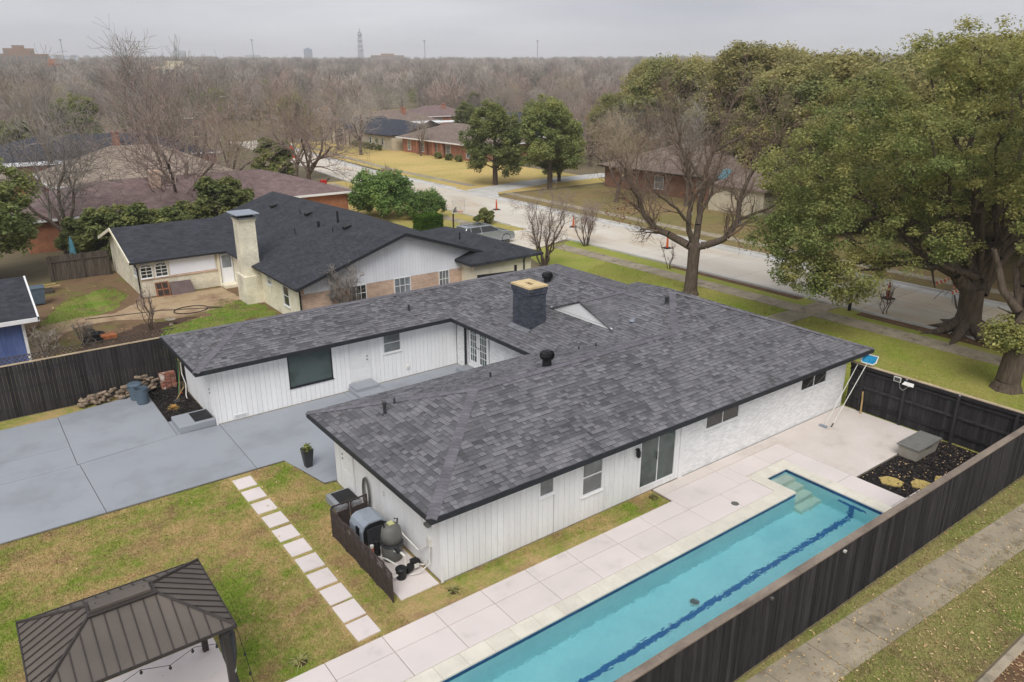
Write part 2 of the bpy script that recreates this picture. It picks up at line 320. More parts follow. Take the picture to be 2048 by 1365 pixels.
# ================================================================== ground
def terrain(x, y):
    d = math.hypot(x, y); return 0.0 if d < 190 else 0.026 * (d - 190) ** 1.0 * (1 - math.exp(-(d - 190) / 150))
def ragged(pts, j=.16, step=.3):
    out = []
    for (p, q) in zip(pts, pts[1:] + pts[:1]):
        n = max(1, int(math.dist(p, q) / step))
        for i in range(n): f = i / n; out.append((p[0] + (q[0] - p[0]) * f + random.uniform(-j, j), p[1] + (q[1] - p[1]) * f + random.uniform(-j, j)))
    return out
def polysheet(name, pts, z, m, parent=None, rag=0, **kw):
    if rag: pts = ragged(pts, rag)
    b = MB(); b.face([(x, y, z) for x, y in pts]); return b.build(name, m, parent, **kw)
HX0, HX1, HY0, HY1 = -1.0, 22.0, 8.3, 13.4          # hole in the ground for the pool basin
b = MB(); S_ = 170.0
b.face([(-S_, -S_, 0), (S_, -S_, 0), (HX1, HY0, 0), (HX0, HY0, 0)]); b.face([(S_, -S_, 0), (S_, S_, 0), (HX1, HY1, 0), (HX1, HY0, 0)])
b.face([(S_, S_, 0), (-S_, S_, 0), (HX0, HY1, 0), (HX1, HY1, 0)]); b.face([(-S_, S_, 0), (-S_, -S_, 0), (HX0, HY0, 0), (HX0, HY1, 0)])
ring = [170, 230, 320, 450, 650, 950, 1400, 2100, 3200]; NA = 48
def rp(k, a):
    if k == 0:
        c, s_ = math.cos(a), math.sin(a); q = S_ / max(abs(c), abs(s_)); return (c * q, s_ * q, 0)
    r = ring[k] * (1.45 if k < 2 else 1.2); x, y = r * math.cos(a), r * math.sin(a); return (x, y, terrain(x, y))
for k in range(len(ring) - 1):
    for i in range(NA):
        a0, a1 = 2 * math.pi * (i + .5) / NA + math.pi / 4 - math.pi / NA, 2 * math.pi * (i + 1.5) / NA + math.pi / 4 - math.pi / NA
        b.face([rp(k, a0), rp(k + 1, a0), rp(k + 1, a1), rp(k, a1)])
b.build('ground', M['farground'], kind='structure', label='winter ground reaching to the horizon')
# lawns
polysheet('lawn', [(-16, 14.06), (16.86, 14.06), (16.86, 14.96), (8.74, 14.96), (8.74, 21.86), (8.42, 21.9), (7.9, 24.3), (-16, 24.38)], .006, M['lawn'], kind='structure', label='patchy green and straw back lawn')
polysheet('fence_side_grass', [(-16, 33.3), (1.9, 33.4), (5.33, 34.0), (5.33, 34.32), (-16, 34.32)], .006, M['lawn'], kind='structure')
polysheet('verge', [(-6, 4.7), (60, 4.7), (60, 5.6), (30.5, 7.9), (-6, 7.95)], .006, M['verge'], kind='structure', label='leaf-strewn grass verge beside the dark fence')
polysheet('front_lawn', [(28.4, 8), (60, 5.6), (60, 5), (41.8, 5), (41.8, 47.5), (35.5, 46.2), (33.2, 40), (29.5, 36.5), (27.4, 36.2), (27.4, 8)], .005, M['frontlawn'], kind='structure', label='green front lawn between house and street')
polysheet('yellow_lawn', [(50, 73), (72, 73), (72, 160), (58, 160)], .004, M['yellowlawn'], kind='structure', label='yellow dormant lawn across the street')
polysheet('worn_lawn', [(50.2, 6), (110, 6), (110, 72), (50.2, 72)], .003, M['shadelawn'], kind='structure', label='worn shady lawn across the street')
polysheet('neighbour_front_yard', [(27.4, 46.5), (41.6, 49.2), (41.4, 75), (43, 95), (24, 95), (24, 60)], .004, M['yellowlawn'], kind='structure', label='straw coloured yard beside the basketball hoop')
polysheet('neighbour_yard', [(-10, 34.6), (14.4, 34.6), (14.4, 58.5), (-10, 58.5)], .003, M['dirtyard'], kind='structure', label='bare dirt back yard of the neighbouring house')
polysheet('yard_grass', [(11.2, 45.2), (12.6, 47.0), (14.0, 45.2), (14.2, 41), (12, 36), (8, 35), (7.0, 38.0), (8.2, 43.2), (11, 44)], .007, M['yardgreen'], rag=.2, kind='structure')
polysheet('yard_grass', [(2.6, 47.4), (4.5, 52.2), (7.4, 54.6), (8.0, 51.6), (6.6, 48.4), (4.6, 47.4), (3, 44.5), (1.6, 43.4)], .007, M['yardgreen'], rag=.2, kind='structure')
polysheet('soil_bed', [(7.3, 44.6), (10.6, 44.4), (8.2, 43), (6.4, 38), (3.6, 38), (3.6, 42)], .008, M['soil'], rag=.2, kind='structure')
M['yardpath'] = mat('yard_concrete', rgb(182, 160, 128), rgb(164, 140, 110), sc_=.8, rough=.95, fine=.12, fs=12, c3=rgb(132, 104, 84), s3=.7, lo3=.5, hi3=.68)
polysheet('yard_path', [(8.7, 49.9), (13.4, 49.9), (13.6, 46.4), (11.4, 45.1), (9.5, 44.5), (6.3, 46.3), (4.4, 46.2), (2.6, 43.6), (2.3, 41), (1.0, 41), (1.4, 44.5), (3.0, 47.6), (4.6, 48.0), (6.6, 47.8)], .012, M['yardpath'], rag=.05, kind='structure', label='stained concrete path and patio behind the cream house')
# ---------------------------------------------------------------- street with slabs, walk, verge strip
st = thing('street', 'pale concrete street with fresh kerb strip', None, (46, 30, 0), kind='structure')
def nearX(y): return float(np.interp(y, [-40, 48, 75, 95, 129, 178, 260], [41.8, 41.6, 41.5, 43.2, 46.9, 51.5, 58.5]))
def farX(y): return float(np.interp(y, [-40, 34, 58, 81, 103, 143, 194, 260], [49.6, 49.6, 50.2, 50.9, 51.3, 56.1, 61.2, 67]))
y = -24.0
while y < 200:
    y1 = y + 4.6
    a0, a1, c0, c1 = nearX(y), nearX(y1 - .02), farX(y), farX(y1 - .02); m0, m1 = a0 * .5 + c0 * .5, a1 * .5 + c1 * .5
    for (p, q, r_, s_) in ((a0, m0 - .01, a1, m1 - .01), (m0 + .01, c0 - 1.0, m1 + .01, c1 - 1.0)):
        bb = MB(); bb.face([(p, y, .008), (q, y, .008), (s_, y1 - .02, .008), (r_, y1 - .02, .008)]); bb.build('street_slab', M['street'], st)
    bb = MB(); bb.face([(c0 - .98, y, .010), (c0, y, .010), (c1, y1 - .02, .010), (c1 - .98, y1 - .02, .010)]); bb.build('gutter_slab', M['newconc'], st)
    y = y1
bb = MB()
for (f, s_) in ((nearX, -1), (farX, 1)):
    ys = list(range(-24, 200, 4))
    for y0, y1 in zip(ys, ys[1:]):
        if f is nearX and 48 <= y0 <= 52 or f is farX and 70 <= y0 <= 76: continue
        p, q = f(y0), f(y1)
        bb.raw([(p, y0, 0), (p + .16 * s_, y0, 0), (q + .16 * s_, y1, 0), (q, y1, 0), (p, y0, .13), (p + .16 * s_, y0, .13), (q + .16 * s_, y1, .13), (q, y1, .13)],
               [(4, 5, 6, 7), (0, 1, 5, 4), (1, 2, 6, 5), (2, 3, 7, 6), (3, 0, 4, 7)])
bb.build('kerb', M['newconc'], st)
bb = MB(); bb.face([(41.62, 4.8, .014), (41.62, 21.6, .014), (40.75, 21.6, .014), (40.5, 4.8, .014)]); bb.face([(41.6, 25.4, .014), (41.58, 36, .014), (40.95, 36, .014), (40.85, 25.4, .014)])
bb.build('bare_soil_strip', M['redsoil'], kind='structure', label='strip of bare reddish soil along the kerb')
wk = thing('front_walk', 'grey concrete pavement of square slabs along the street', None, (39.2, 20, 0), kind='structure')
y = -6.0
while y < 46:
    MB().cbox(38.52, 39.95, y, y + 1.48, -.05, .035, .008).build('walk_slab', M['concrete'], wk); y += 1.5
wk2 = thing('entry_path', 'concrete path crossing the verge to the street', None, (40.9, 24, 0), kind='structure')
for x0, x1 in ((31.5, 33.2), (33.22, 34.9), (34.92, 36.7), (36.72, 38.5), (39.97, 41.6)):
    MB().cbox(x0, x1, 22.9, 24.4, -.05, .033, .008).build('walk_slab', M['concrete'], wk2)
wk3 = thing('opposite_walk', 'pale pavement strip across the street', None, (53, 90, 0), kind='structure')
y = 10.0
while y < 150:
    if not 73 < y < 79:
        p, q = farX(y) + 2.4, farX(y + 2.4) + 2.4; bb = MB(); bb.face([(p, y, .012), (p + 1.2, y, .012), (q + 1.2, y + 2.4, .012), (q, y + 2.4, .012)]); bb.build('walk_slab', M['concrete'], wk3)
    y += 2.43
wk4 = thing('neighbour_walk', 'pale pavement strip beside the trimmed hedge', None, (39, 60, 0), kind='structure')
y = 55.0
while y < 93:
    p, q = nearX(y) - 3.2, nearX(y + 2.4) - 3.2; bb = MB(); bb.face([(p, y, .012), (p + 1.2, y, .012), (q + 1.2, y + 2.4, .012), (q, y + 2.4, .012)]); bb.build('walk_slab', M['concrete'], wk4); y += 2.43
bb = MB(); bb.face([(31, 44.5, .011), (41.8, 48.2, .011), (41.8, 53.4, .011), (36, 54.6, .011), (28.6, 48, .011)]); bb.build('driveway', M['street'], kind='structure', label='concrete driveway under the grey car')
bb = MB(); bb.face([(50.2, 71, .011), (51, 78, .011), (62, 80.6, .011), (76, 80.6, .011), (76, 77, .011), (62, 76.4, .011), (53, 74, .011), (50.8, 70.6, .011)]); bb.build('driveway', M['newconc'], kind='structure', label='pale driveway apron opposite, beside the round evergreen')
# pavement beside the dark fence, its kerb and street
wk5 = thing('side_walk', 'old grey-brown pavement slabs beside the dark fence', None, (18, 7, 0), kind='structure')
x = 5.0
while x < 46:
    u = lambda t: 7.80 - .045 * (t - 12.3)
    x1 = x + 1.6; b = MB(); b.prism([(x + .012, u(x) - 1.17), (x1 - .012, u(x1) - 1.17), (x1 - .012, u(x1)), (x + .012, u(x))], -.06, .03 + random.uniform(-.006, .008)); b.build('walk_slab', M['concrete'], wk5); x = x1
bb = MB()
xs = [5 + 3 * i for i in range(13)]
for x in xs: bb.cbox(x, x + 2.985, 4.42, 4.64, -.1, .07, .03)
bb.build('kerb', M['concrete'], kind='structure', label='weathered concrete kerb of the side street')
polysheet('side_street', [(0, -8), (41.5, -8), (41.5, 4.42), (0, 4.42)], .004, M['street'], kind='structure', label='side street surface littered with leaves')
polysheet('gutter_leaves', [(0, 3.6), (41.5, 3.6), (41.5, 4.42), (0, 4.42)], .009, M['redsoil'], kind='structure')
# ---------------------------------------------------------------- painted patio
pt = thing('patio', 'blue-grey painted concrete patio in large slabs', None, (6, 27, 0), kind='structure')
def slab(pts, m, par, z=.04, nm='patio_slab'):
    b = MB(); b.prism(pts, -.08, z); return b.build(nm, m, par)
for pts in ([(-14, 30.16), (1.87, 30.16), (1.87, 33.34), (-14, 33.2)], [(-14, 28.36), (1.87, 28.36), (1.87, 30.14), (-14, 30.14)], [(1.89, 28.4), (5.33, 28.75), (5.33, 34.0), (1.89, 33.4)],
            [(-14, 24.36), (2.1, 24.34), (1.93, 28.34), (-14, 28.34)], [(2.12, 24.34), (6.88, 24.31), (6.91, 28.66), (5.33, 28.73), (1.95, 28.36)],
            [(5.35, 28.75), (6.84, 28.75), (6.84, 30.18), (5.35, 30.18)],
            [(6.90, 24.31), (7.88, 24.29), (8.38, 21.94), (9.4, 21.8), (12.2, 21.8), (12.2, 28.7), (6.93, 28.7)], [(12.22, 21.8), (18.08, 21.8), (18.08, 28.7), (12.22, 28.7)]):
    slab(pts, M['patio'], pt)
M['edge'] = mat('patio_edge', rgb(110, 104, 92), rgb(88, 82, 70), sc_=3, rough=1)
bb = MB(); bb.prism([(-14, 24.30), (7.90, 24.25), (7.88, 24.30), (-14, 24.36)], -.05, .03); bb.prism([(7.90, 24.25), (8.36, 21.86), (8.74, 21.8), (8.74, 21.86), (8.40, 21.92), (7.94, 24.28)], -.05, .03); bb.build('edging', M['edge'], pt)
b = MB(); b.cbox(5.45, 6.80, 28.02 + .72, 30.0, .04, .32, .03); b.build('side_door_step', M['patio'], pt)
b = MB(); b.box(6.08, 6.76, 28.9, 29.85, .32, .335); b.build('doormat', M['black'], label='black rubber mat on the grey side step', cat='doormat')
b = MB(); b.cbox(12.45, 13.62, 27.45, 28.70, .04, .22, .02); b.cbox(12.50, 13.60, 27.95, 28.70, .22, .38, .02); b.build('door_step', M['patio'], pt)
b = MB(); b.cbox(17.45, 18.06, 25.9, 27.8, .04, .30, .02); b.build('door_step', M['patio'], pt)
b = MB(); b.cbox(7.95, 8.72, 19.8, 20.8, 0, .28, .03); b.build('entry_step', M['patio'], pt)
b = MB(); b.box(8.08, 8.70, 19.9, 20.7, .28, .295); b.build('doormat', M['black'], label='dark mat on the step by the hose', cat='doormat')
polysheet('planting_bed', [(5.36, 30.2), (6.82, 30.2), (6.82, 34.3), (5.36, 34.3)], .012, M['mulch'], kind='structure')
# ---------------------------------------------------------------- pool deck
dk = thing('pool_deck', 'pale pink concrete pool deck of joined slabs', None, (12, 13, 0), kind='structure')
PX0, PX1, PY0, PY1 = 0.0, 21.72, 8.86, 11.95; AX0, AY1 = 20.55, 13.12
bb = MB()     # bed below the slabs, leaves the basin open
bb.box(-6, PX1 + .03, 8.06, PY0 - .03, -.35, .011); bb.box(-6, AX0 - .03, PY1 + .03, 14.03, -.35, .011); bb.box(PX1 + .03, 28.3, 8.06, 14.94, -.35, .0105); bb.box(AX0 - .03, PX1 + .03, AY1 + .03, 14.94, -.35, .010); bb.box(16.9, AX0 - .03, 14.03, 14.94, -.35, .0095); bb.box(-6, PX0 - .03, PY0, PY1, -.35, .009)
bb.build('slab_bed', M['joint'], dk)
GP = .008
def dslab(x0, x1, y0, y1, m='slab'):
    MB().cbox(x0 + GP, x1 - GP, y0 + GP, y1 - GP, .0, .05, .006).build('deck_slab', M[m], dk)
xs = [-4.1, -2.6, -1.1, .4, 1.9, 3.4, 4.95, 6.45, 7.94, 9.38, 10.88, 12.36, 13.84, 15.36, 16.92]
for x0, x1 in zip(xs, xs[1:]):
    dslab(x0, x1, 13.38, 14.05); dslab(x0, x1, 12.43, 13.38)
dslab(16.92, 19.55, 13.38, 14.46); dslab(16.92, 19.55, 14.46, 14.93, 'slabdirty')
dslab(16.92, 18.45, 12.43, 13.38); dslab(18.45, 20.06, 12.43, 13.38)
dslab(19.55, 20.10, 13.38, 14.46); dslab(20.10, 21.6, 13.60, 14.46); dslab(21.6, 23.1, 13.60, 14.46)
dslab(22.2, 23.1, 11.5, 13.60); dslab(22.2, 23.1, 9.62, 11.5); dslab(22.2, 23.1, 8.08, 9.62)
dslab(19.55, 23.1, 14.46, 14.93, 'slabdirty'); dslab(23.1, 28.28, 11.32, 14.93, 'slabdirty')
dslab(23.1, 24.0, 8.08, 9.62)
for x0, x1 in zip(xs, xs[1:]): dslab(x0, x1, 8.08, 8.36)
polysheet('rock_bed', [(23.12, 9.64), (24.0, 9.64), (24.0, 8.1), (28.26, 8.1), (28.26, 11.3), (23.12, 11.3)], .03, M['mulch'], kind='structure', label='dark mulch bed inside the fence corner')
polysheet('rock_bed_edge', [(23.1, 11.26), (28.26, 11.26), (28.26, 11.33), (23.1, 11.33)], .045, M['edge'], kind='structure')
# ---------------------------------------------------------------- pool
pool = thing('swimming_pool', 'long turquoise lap pool with cream coping and corner steps', 'swimming pool', (11, 10.4, 0))
M['plaster'] = mat('pool_plaster', rgb(186, 240, 244), rgb(174, 232, 238), sc_=.9, rough=.8, fine=.05, fs=8, c3=rgb(160, 222, 230), s3=.6, lo3=.5, hi3=.75)
M['step_plaster'] = mat('pool_step_plaster', rgb(216, 230, 214), rgb(200, 220, 206), sc_=1.5, rough=.8, fine=.05)
M['tileblue'] = mat('blue_tile', rgb(44, 92, 142), rgb(34, 74, 120), sc_=12, rough=.25, fine=.2, fs=25)
M['lane'] = mat('lane_tile', rgb(44, 122, 184), rgb(36, 106, 168), sc_=8, rough=.4, fine=.12, fs=20)
DZ = -1.25; WZ = -.065
bb = MB()
bb.face([(PX0, PY0, DZ), (PX1, PY0, DZ), (PX1, PY1, DZ), (PX0, PY1, DZ)]); bb.face([(AX0, PY1, DZ), (PX1, PY1, DZ), (PX1, AY1, DZ), (AX0, AY1, DZ)])
loop = [(PX0, PY0), (PX1, PY0), (PX1, AY1), (AX0, AY1), (AX0, PY1), (PX0, PY1)]
for p, q in zip(loop, loop[1:] + loop[:1]): bb.face([(*q, DZ), (*p, DZ), (*p, -.14), (*q, -.14)])
bb.build('basin', M['plaster'], pool)
bb = MB()
for p, q in zip(loop, loop[1:] + loop[:1]): bb.face([(*q, -.14), (*p, -.14), (*p, .012), (*q, .012)])
bb.build('waterline_tile', M['tileblue'], pool)
for i, (y0, y1, z) in enumerate(((12.72, AY1, -.26), (12.36, 12.72, -.50), (12.0, 12.36, -.75), (11.66, 12.0, -1.0))):
    MB().cbox(AX0 + .002, PX1 - .002 - (0 if i < 3 else 0), y0, y1 - .001, DZ + .002, z, .02).build('step', M['step_plaster'], pool)
bb = MB(); LY = 10.62
bb.box(1.5, PX1 - .03, LY - .09, LY + .09, DZ, DZ + .012); bb.box(PX1 - .014, PX1 - .002, LY - .09, LY + .09, DZ + .012, -.42); bb.box(PX1 - .016, PX1 - .002, LY - .48, LY + .48, -.52, -.36); bb.build('lane_line', M['lane'], pool)
b = MB(); b.lathe((14.4, 10.9, DZ), [(.14, 0), (.14, .02), (.10, .04), (0.01, .04)], 14); b.build('main_drain', M['midgrey'], pool)
# coping stones
def coping(x0, x1, y0, y1, n, ax):
    for i in range(n):
        if ax == 'x': a, c = x0 + (x1 - x0) * i / n, x0 + (x1 - x0) * (i + 1) / n; MB().cbox(a + .003, c - .003, y0, y1, .012, .062, .012).build('coping_stone', M['coping'], pool)
        else: a, c = y0 + (y1 - y0) * i / n, y0 + (y1 - y0) * (i + 1) / n; MB().cbox(x0, x1, a + .003, c - .003, .012, .062, .012).build('coping_stone', M['coping'], pool)
coping(-.4, 20.08, 11.93, 12.42, 28, 'x'); coping(20.08, 20.57, 11.93, 13.58, 2, 'y'); coping(20.57, 21.70, 13.10, 13.58, 2, 'x'); coping(21.70, 22.19, 8.36, 13.58, 8, 'y'); coping(-.4, 21.70, 8.37, 8.88, 29, 'x')
# water
m, nt_, bs_, out_ = newmat('pool_water'); g_ = NG(nt_); nt_.nodes.remove(bs_)
gl = g_.n("ShaderNodeBsdfGlass"); gl.inputs['IOR'].default_value = 1.33; gl.inputs['Roughness'].default_value = 0.0; gl.inputs['Color'].default_value = (1, 1, 1, 1)
wv = g_.math('ADD', g_.noise(2.2, 3, .5, dist=.8), g_.math('MULTIPLY', g_.noise(7.5, 2, .5, dist=.5), .35))
bm_ = g_.n("ShaderNodeBump"); bm_.inputs['Strength'].default_value = .6; bm_.inputs['Distance'].default_value = .05; g_.l(wv, bm_.inputs['Height']); g_.l(bm_.outputs[0], gl.inputs['Normal'])
nt_.links.new(gl.outputs[0], out_.inputs[0])
va = g_.n("ShaderNodeVolumeAbsorption"); va.inputs['Color'].default_value = (.30, .90, .96, 1); va.inputs['Density'].default_value = .17; nt_.links.new(va.outputs[0], out_.inputs['Volume'])
M['water'] = m
bb = MB(); E_ = .004
lp = [(PX0 - E_, PY0 - E_), (PX1 + E_, PY0 - E_), (PX1 + E_, AY1 + E_), (AX0 - E_, AY1 + E_), (AX0 - E_, PY1 + E_), (PX0 - E_, PY1 + E_)]
bb.face([(x, y, WZ) for x, y in lp]); bb.face([(x, y, DZ - .01) for x, y in lp[::-1]])
for p, q in zip(lp, lp[1:] + lp[:1]): bb.face([(*p, DZ - .01), (*q, DZ - .01), (*q, WZ), (*p, WZ)])
bb.build('water', M['water'], pool)
b = MB(); b.lathe((18.38, 12.72, .05), [(.125, 0), (.125, .008), (.10, .012), (.01, .012)], 20); b.build('skimmer_cover', M['midgrey'], label='round grey skimmer lid set in the pool deck', cat='skimmer lid')
# ---------------------------------------------------------------- fences
def lid(nm): return nm
def fence_boards(par, axis, c, u0, u1, z0, z1, thick, wid=.14, m='stain', jz=.012, gp=.004):
    u = u0
    while u < u1 - .02:
        w_ = min(wid, u1 - u); d = random.uniform(-.008, .006); zt = z1 + random.uniform(-jz, jz); b = MB()
        if axis == 'x': b.box(u + gp, u + w_ - gp, c + d, c + thick + d, z0, zt)
        else: b.box(c + d, c + thick + d, u + gp, u + w_ - gp, z0, zt)
        b.build('board', M[m], par); u += wid
fC = thing('side_fence', 'dark stained board fence with weathered cap running beside the pool', 'fence', (17, 8, 0))
fence_boards(fC, 'x', 7.96, 5.0, 28.42, .03, 1.94, .02)
for i in range(10): MB().box(5 + i * 2.34 + .003, 5 + (i + 1) * 2.34 - .003, 7.93, 8.13, 1.955 + (i % 3) * .004, 1.995 + (i % 3) * .004).build('cap_board', M['oldcap'], fC)
for z in (.35, 1.0, 1.7): MB().box(5, 28.35, 7.985, 8.03, z - .045, z + .045).build('rail', M['stain'], fC)
for i in range(10): MB().box(5.4 + i * 2.34, 5.5 + i * 2.34, 8.035, 8.12, 0, 1.94).build('post', M['stain'], fC)
fB = thing('end_fence', 'dark stained fence with posts and rails facing the pool deck', 'fence', (28.4, 11.5, 0))
fence_boards(fB, 'y', 28.40, 8.1, 14.86, .03, 1.97, .02, gp=.0015)
for z in (.42, 1.08, 1.72): MB().box(28.34, 28.395, 8.12, 14.86, z - .045, z + .045).build('rail', M['stain'], fB)
for y in (8.6, 10.55, 12.5, 14.2): MB().box(28.24, 28.335, y, y + .095, 0, 1.93).build('post', M['stain'], fB)
MB().box(28.33, 28.47, 8.14, 14.86, 1.985, 2.02).build('cap_board', M['palecap'], fB)
MB().box(28.315, 28.338, 8.16, 14.86, 1.86, 1.985).build('trim_board', M['stain'], fB)
for y in (10.58, 12.53): b = MB(); b.lathe((28.30, y + .02, 1.94), [(.035, 0), (.04, .02), (.02, .05), (.004, .055)], 10); b.build('post_cap', M['metal'], fB)
fA = thing('back_fence', 'tall black stained fence between patio and neighbour yard', 'fence', (2, 34.4, 0))
fence_boards(fA, 'x', 34.36, -3.4, 7.0, .03, 2.22, .02)
MB().box(-3.4, 7.0, 34.33, 34.44, 2.235, 2.27).build('cap_board', M['palecap'], fA)
for z in (.4, 1.2, 1.9): MB().box(-3.4, 7.0, 34.385, 34.43, z - .045, z + .045).build('rail', M['oldwood'], fA)
bb = MB()
for i in range(60):
    x = -3.4 + i * .17
    for s_ in (-1, 1): bb.tube([(x, 34.47, 2.24), (x + s_ * .28, 34.47, 2.52)], .014, 4)
bb.box(-3.4, 7.0, 34.455, 34.485, 2.52, 2.55); bb.build('lattice_top', M['oldwood'], fA, kind='stuff')
fS = thing('return_fence', 'short dark fence panel closing the gap beside the white wall', 'fence', (6.9, 34, 0))
fence_boards(fS, 'y', 7.02, 33.1, 34.3, .03, 2.2, .02)
# ================================================================== the white ranch house
house = thing('ranch_house', 'white ranch house with grey shingle hip roof around a courtyard', 'house', (18, 22, 0))
ZE = 2.55; SL = 0.295
class Block:
    def __init__(s, x0, x1, y0, y1, sw=SL, se=SL, ss=SL, sn=SL, ze=ZE): s.r = (x0, x1, y0, y1); s.k = (sw, se, ss, sn); s.ze = ze
    def hs(s, x, y):
        x0, x1, y0, y1 = s.r; a = s.k; return (a[0] * (x - x0), a[1] * (x1 - x), a[2] * (y - y0), a[3] * (y1 - y))
    def z(s, x, y):
        m = min(s.hs(x, y)); return s.ze + m if m > -1e-6 else -9
BF = Block(8.15, 28.99, 14.35, 22.30); BC = Block(17.5, 28.25, 14.9, 33.5, ss=.34); BR = Block(17.52, 28.97, 14.38, 27.6, se=.385); BW = Block(6.2, 28.22, 28.2, 33.48)
BLK = [BF, BC, BR, BW]
def clip(poly, a, b_, c):                # keep a*x+b*y+c >= 0
    out = []
    for i in range(len(poly)):
        p, q = poly[i], poly[(i + 1) % len(poly)]; dp, dq = a * p[0] + b_ * p[1] + c, a * q[0] + b_ * q[1] + c
        if dp >= 0: out.append(p)
        if dp * dq < 0: t = dp / (dp - dq); out.append((p[0] + t * (q[0] - p[0]), p[1] + t * (q[1] - p[1])))
    return out
roof = None; tabs = []                     # tabs: (dist, verts, faces, tone)
def halfplanes(B, side):
    """linear forms other_k - this >= 0"""
    x0, x1, y0, y1 = B.r; a = B.k
    L = [(a[0], 0, -a[0] * x0), (-a[1], 0, a[1] * x1), (0, a[2], -a[2] * y0), (0, -a[3], a[3] * y1)]
    t = L[side]; return [(l[0] - t[0], l[1] - t[1], l[2] - t[2]) for i, l in enumerate(L) if i != side], t
def shingles(B, side, ex=.155):
    hp, t = halfplanes(B, side); x0, x1, y0, y1 = B.r; k = B.k[side]; eh = ex * math.cos(math.atan(k))
    U0, U1 = ((y0, y1) if side < 2 else (x0, x1)); V = (x1 - x0) if side < 2 else (y1 - y0)
    nrow = int(V / eh) + 1
    def xy(u, v):
        return {0: (x0 + v, u), 1: (x1 - v, u), 2: (u, y0 + v), 3: (u, y1 - v)}[side]
    for r in range(nrow):
        v0, v1 = r * eh, (r + 1) * eh
        if v0 * k > 2.3: break
        u = U0 - random.uniform(0, .3)
        while u < U1:
            w_ = random.choice((.11, .14, .17, .17, .2, .24, .3, .38)); poly = [xy(u, v0), xy(u + w_ - .006, v0), xy(u + w_ - .006, v1), xy(u, v1)]; u += w_
            poly = clip(poly, 1, 0, -x0); poly = clip(poly, -1, 0, x1) if poly else poly
            poly = clip(poly, 0, 1, -y0) if poly else poly; poly = clip(poly, 0, -1, y1) if poly else poly
            for h in hp:
                if len(poly) >= 3: poly = clip(poly, *h)
            if len(poly) < 3: continue
            ar = abs(sum(p[0] * q[1] - q[0] * p[1] for p, q in zip(poly, poly[1:] + poly[:1]))) / 2
            if ar < .0008: continue
            hid = False
            for O in BLK:
                if O is not B and all(O.z(*p) > B.ze + t[0] * p[0] + t[1] * p[1] + t[2] + .06 for p in poly): hid = True
            if hid: continue
            if side in (1, 3): pass
            tn = min(1, max(0.01, random.gauss(.27, .12) if random.random() < .45 else random.gauss(.68, .15))); lift = .009 if tn > .5 else .0
            n = len(poly); top = []
            for p in poly:
                hh = t[0] * p[0] + t[1] * p[1] + t[2]; v = hh / k; f = (v - v0) / eh
                top.append((p[0], p[1], B.ze + hh + .016 + lift - .012 * f))
            bot = [(p[0], p[1], p[2] - .024) for p in top]
            s_ = sum(p[0] * q[1] - q[0] * p[1] for p, q in zip(poly, poly[1:] + poly[:1]))
            vs = top + bot; fs = [tuple(range(n))] + [(i, n + i, n + (i + 1) % n, (i + 1) % n) for i in range(n)]
            if s_ < 0: fs = [f[::-1] for f in fs]
            tabs.append((math.hypot(sum(p[0] for p in poly) / n, sum(p[1] for p in poly) / n), vs, fs, tn))
roof = MB()
for B in BLK:                               # decking below the shingles plus soffit
    x0, x1, y0, y1 = B.r
    for side in range(4):
        hp, t = halfplanes(B, side); poly = [(x0, y0), (x1, y0), (x1, y1), (x0, y1)]
        for h in hp:
            if len(poly) >= 3: poly = clip(poly, *h)
        if len(poly) >= 3: roof.face([(p[0], p[1], B.ze + t[0] * p[0] + t[1] * p[1] + t[2] - .012) for p in poly])
        shingles(B, side)
roofo = roof.build('roof', M['roofdeck'], house)
tabs.sort(key=lambda a: a[0])
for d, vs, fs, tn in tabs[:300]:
    b = MB(); b.raw(vs, fs, tn); b.t[1:] = [.0 if tn > .5 else tn] * (len(fs) - 1); b.build('shingle', M['shingle'], roofo)  # side faces of light tabs darkened: shadow line painted into their tone
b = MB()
for d, vs, fs, tn in tabs[300:]: b.raw(vs, fs, tn); b.t[-(len(fs) - 1):] = [0.0 if tn > .5 else tn] * (len(fs) - 1)  # same painted shadow line on the sides of the light tabs
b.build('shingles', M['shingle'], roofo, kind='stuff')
def capline(p, q, n1, n2, wid=.15, ex=.14):
    """bent cap shingles from p up to q; n1, n2 horizontal unit vectors to each side with their fall"""
    p, q = Vector(p), Vector(q); L = (q - p).length; d = (q - p) / L; n = int(L / ex); b = MB()
    for i in range(n):
        a, c = p + d * (i * ex), p + d * ((i + 1) * ex + .03); tn = random.random()
        l0, l1 = .040, .026
        rows = []
        for (pt_, l) in ((a, l0), (c, l1)):
            rows.append([pt_ + Vector((n1[0] * wid, n1[1] * wid, -n1[2] * wid + l)), pt_ + Vector((0, 0, l + .004)), pt_ + Vector((n2[0] * wid, n2[1] * wid, -n2[2] * wid + l))])
        (A, B_, C_), (D_, E_, F_) = rows
        dn = Vector((0, 0, -.03))
        b.raw([A, B_, C_, D_, E_, F_, A + dn, B_ + dn, C_ + dn], [(0, 1, 4, 3), (1, 2, 5, 4), (0, 6, 7, 1), (1, 7, 8, 2)], tn)
    return b.build('ridge_cap', M['ridgecap'], roofo, kind='stuff')
h2 = math.sqrt(.5); hs_ = (4 - .025) * SL
rF = (BF.r[2] + BF.r[3]) / 2; zF = ZE + SL * (rF - BF.r[2]); xF = BF.r[0] + (rF - BF.r[2])
capline((BF.r[0], BF.r[2], ZE), (xF, rF, zF), (-h2, h2, SL * h2 * 0), (h2, -h2, 0)) if False else None
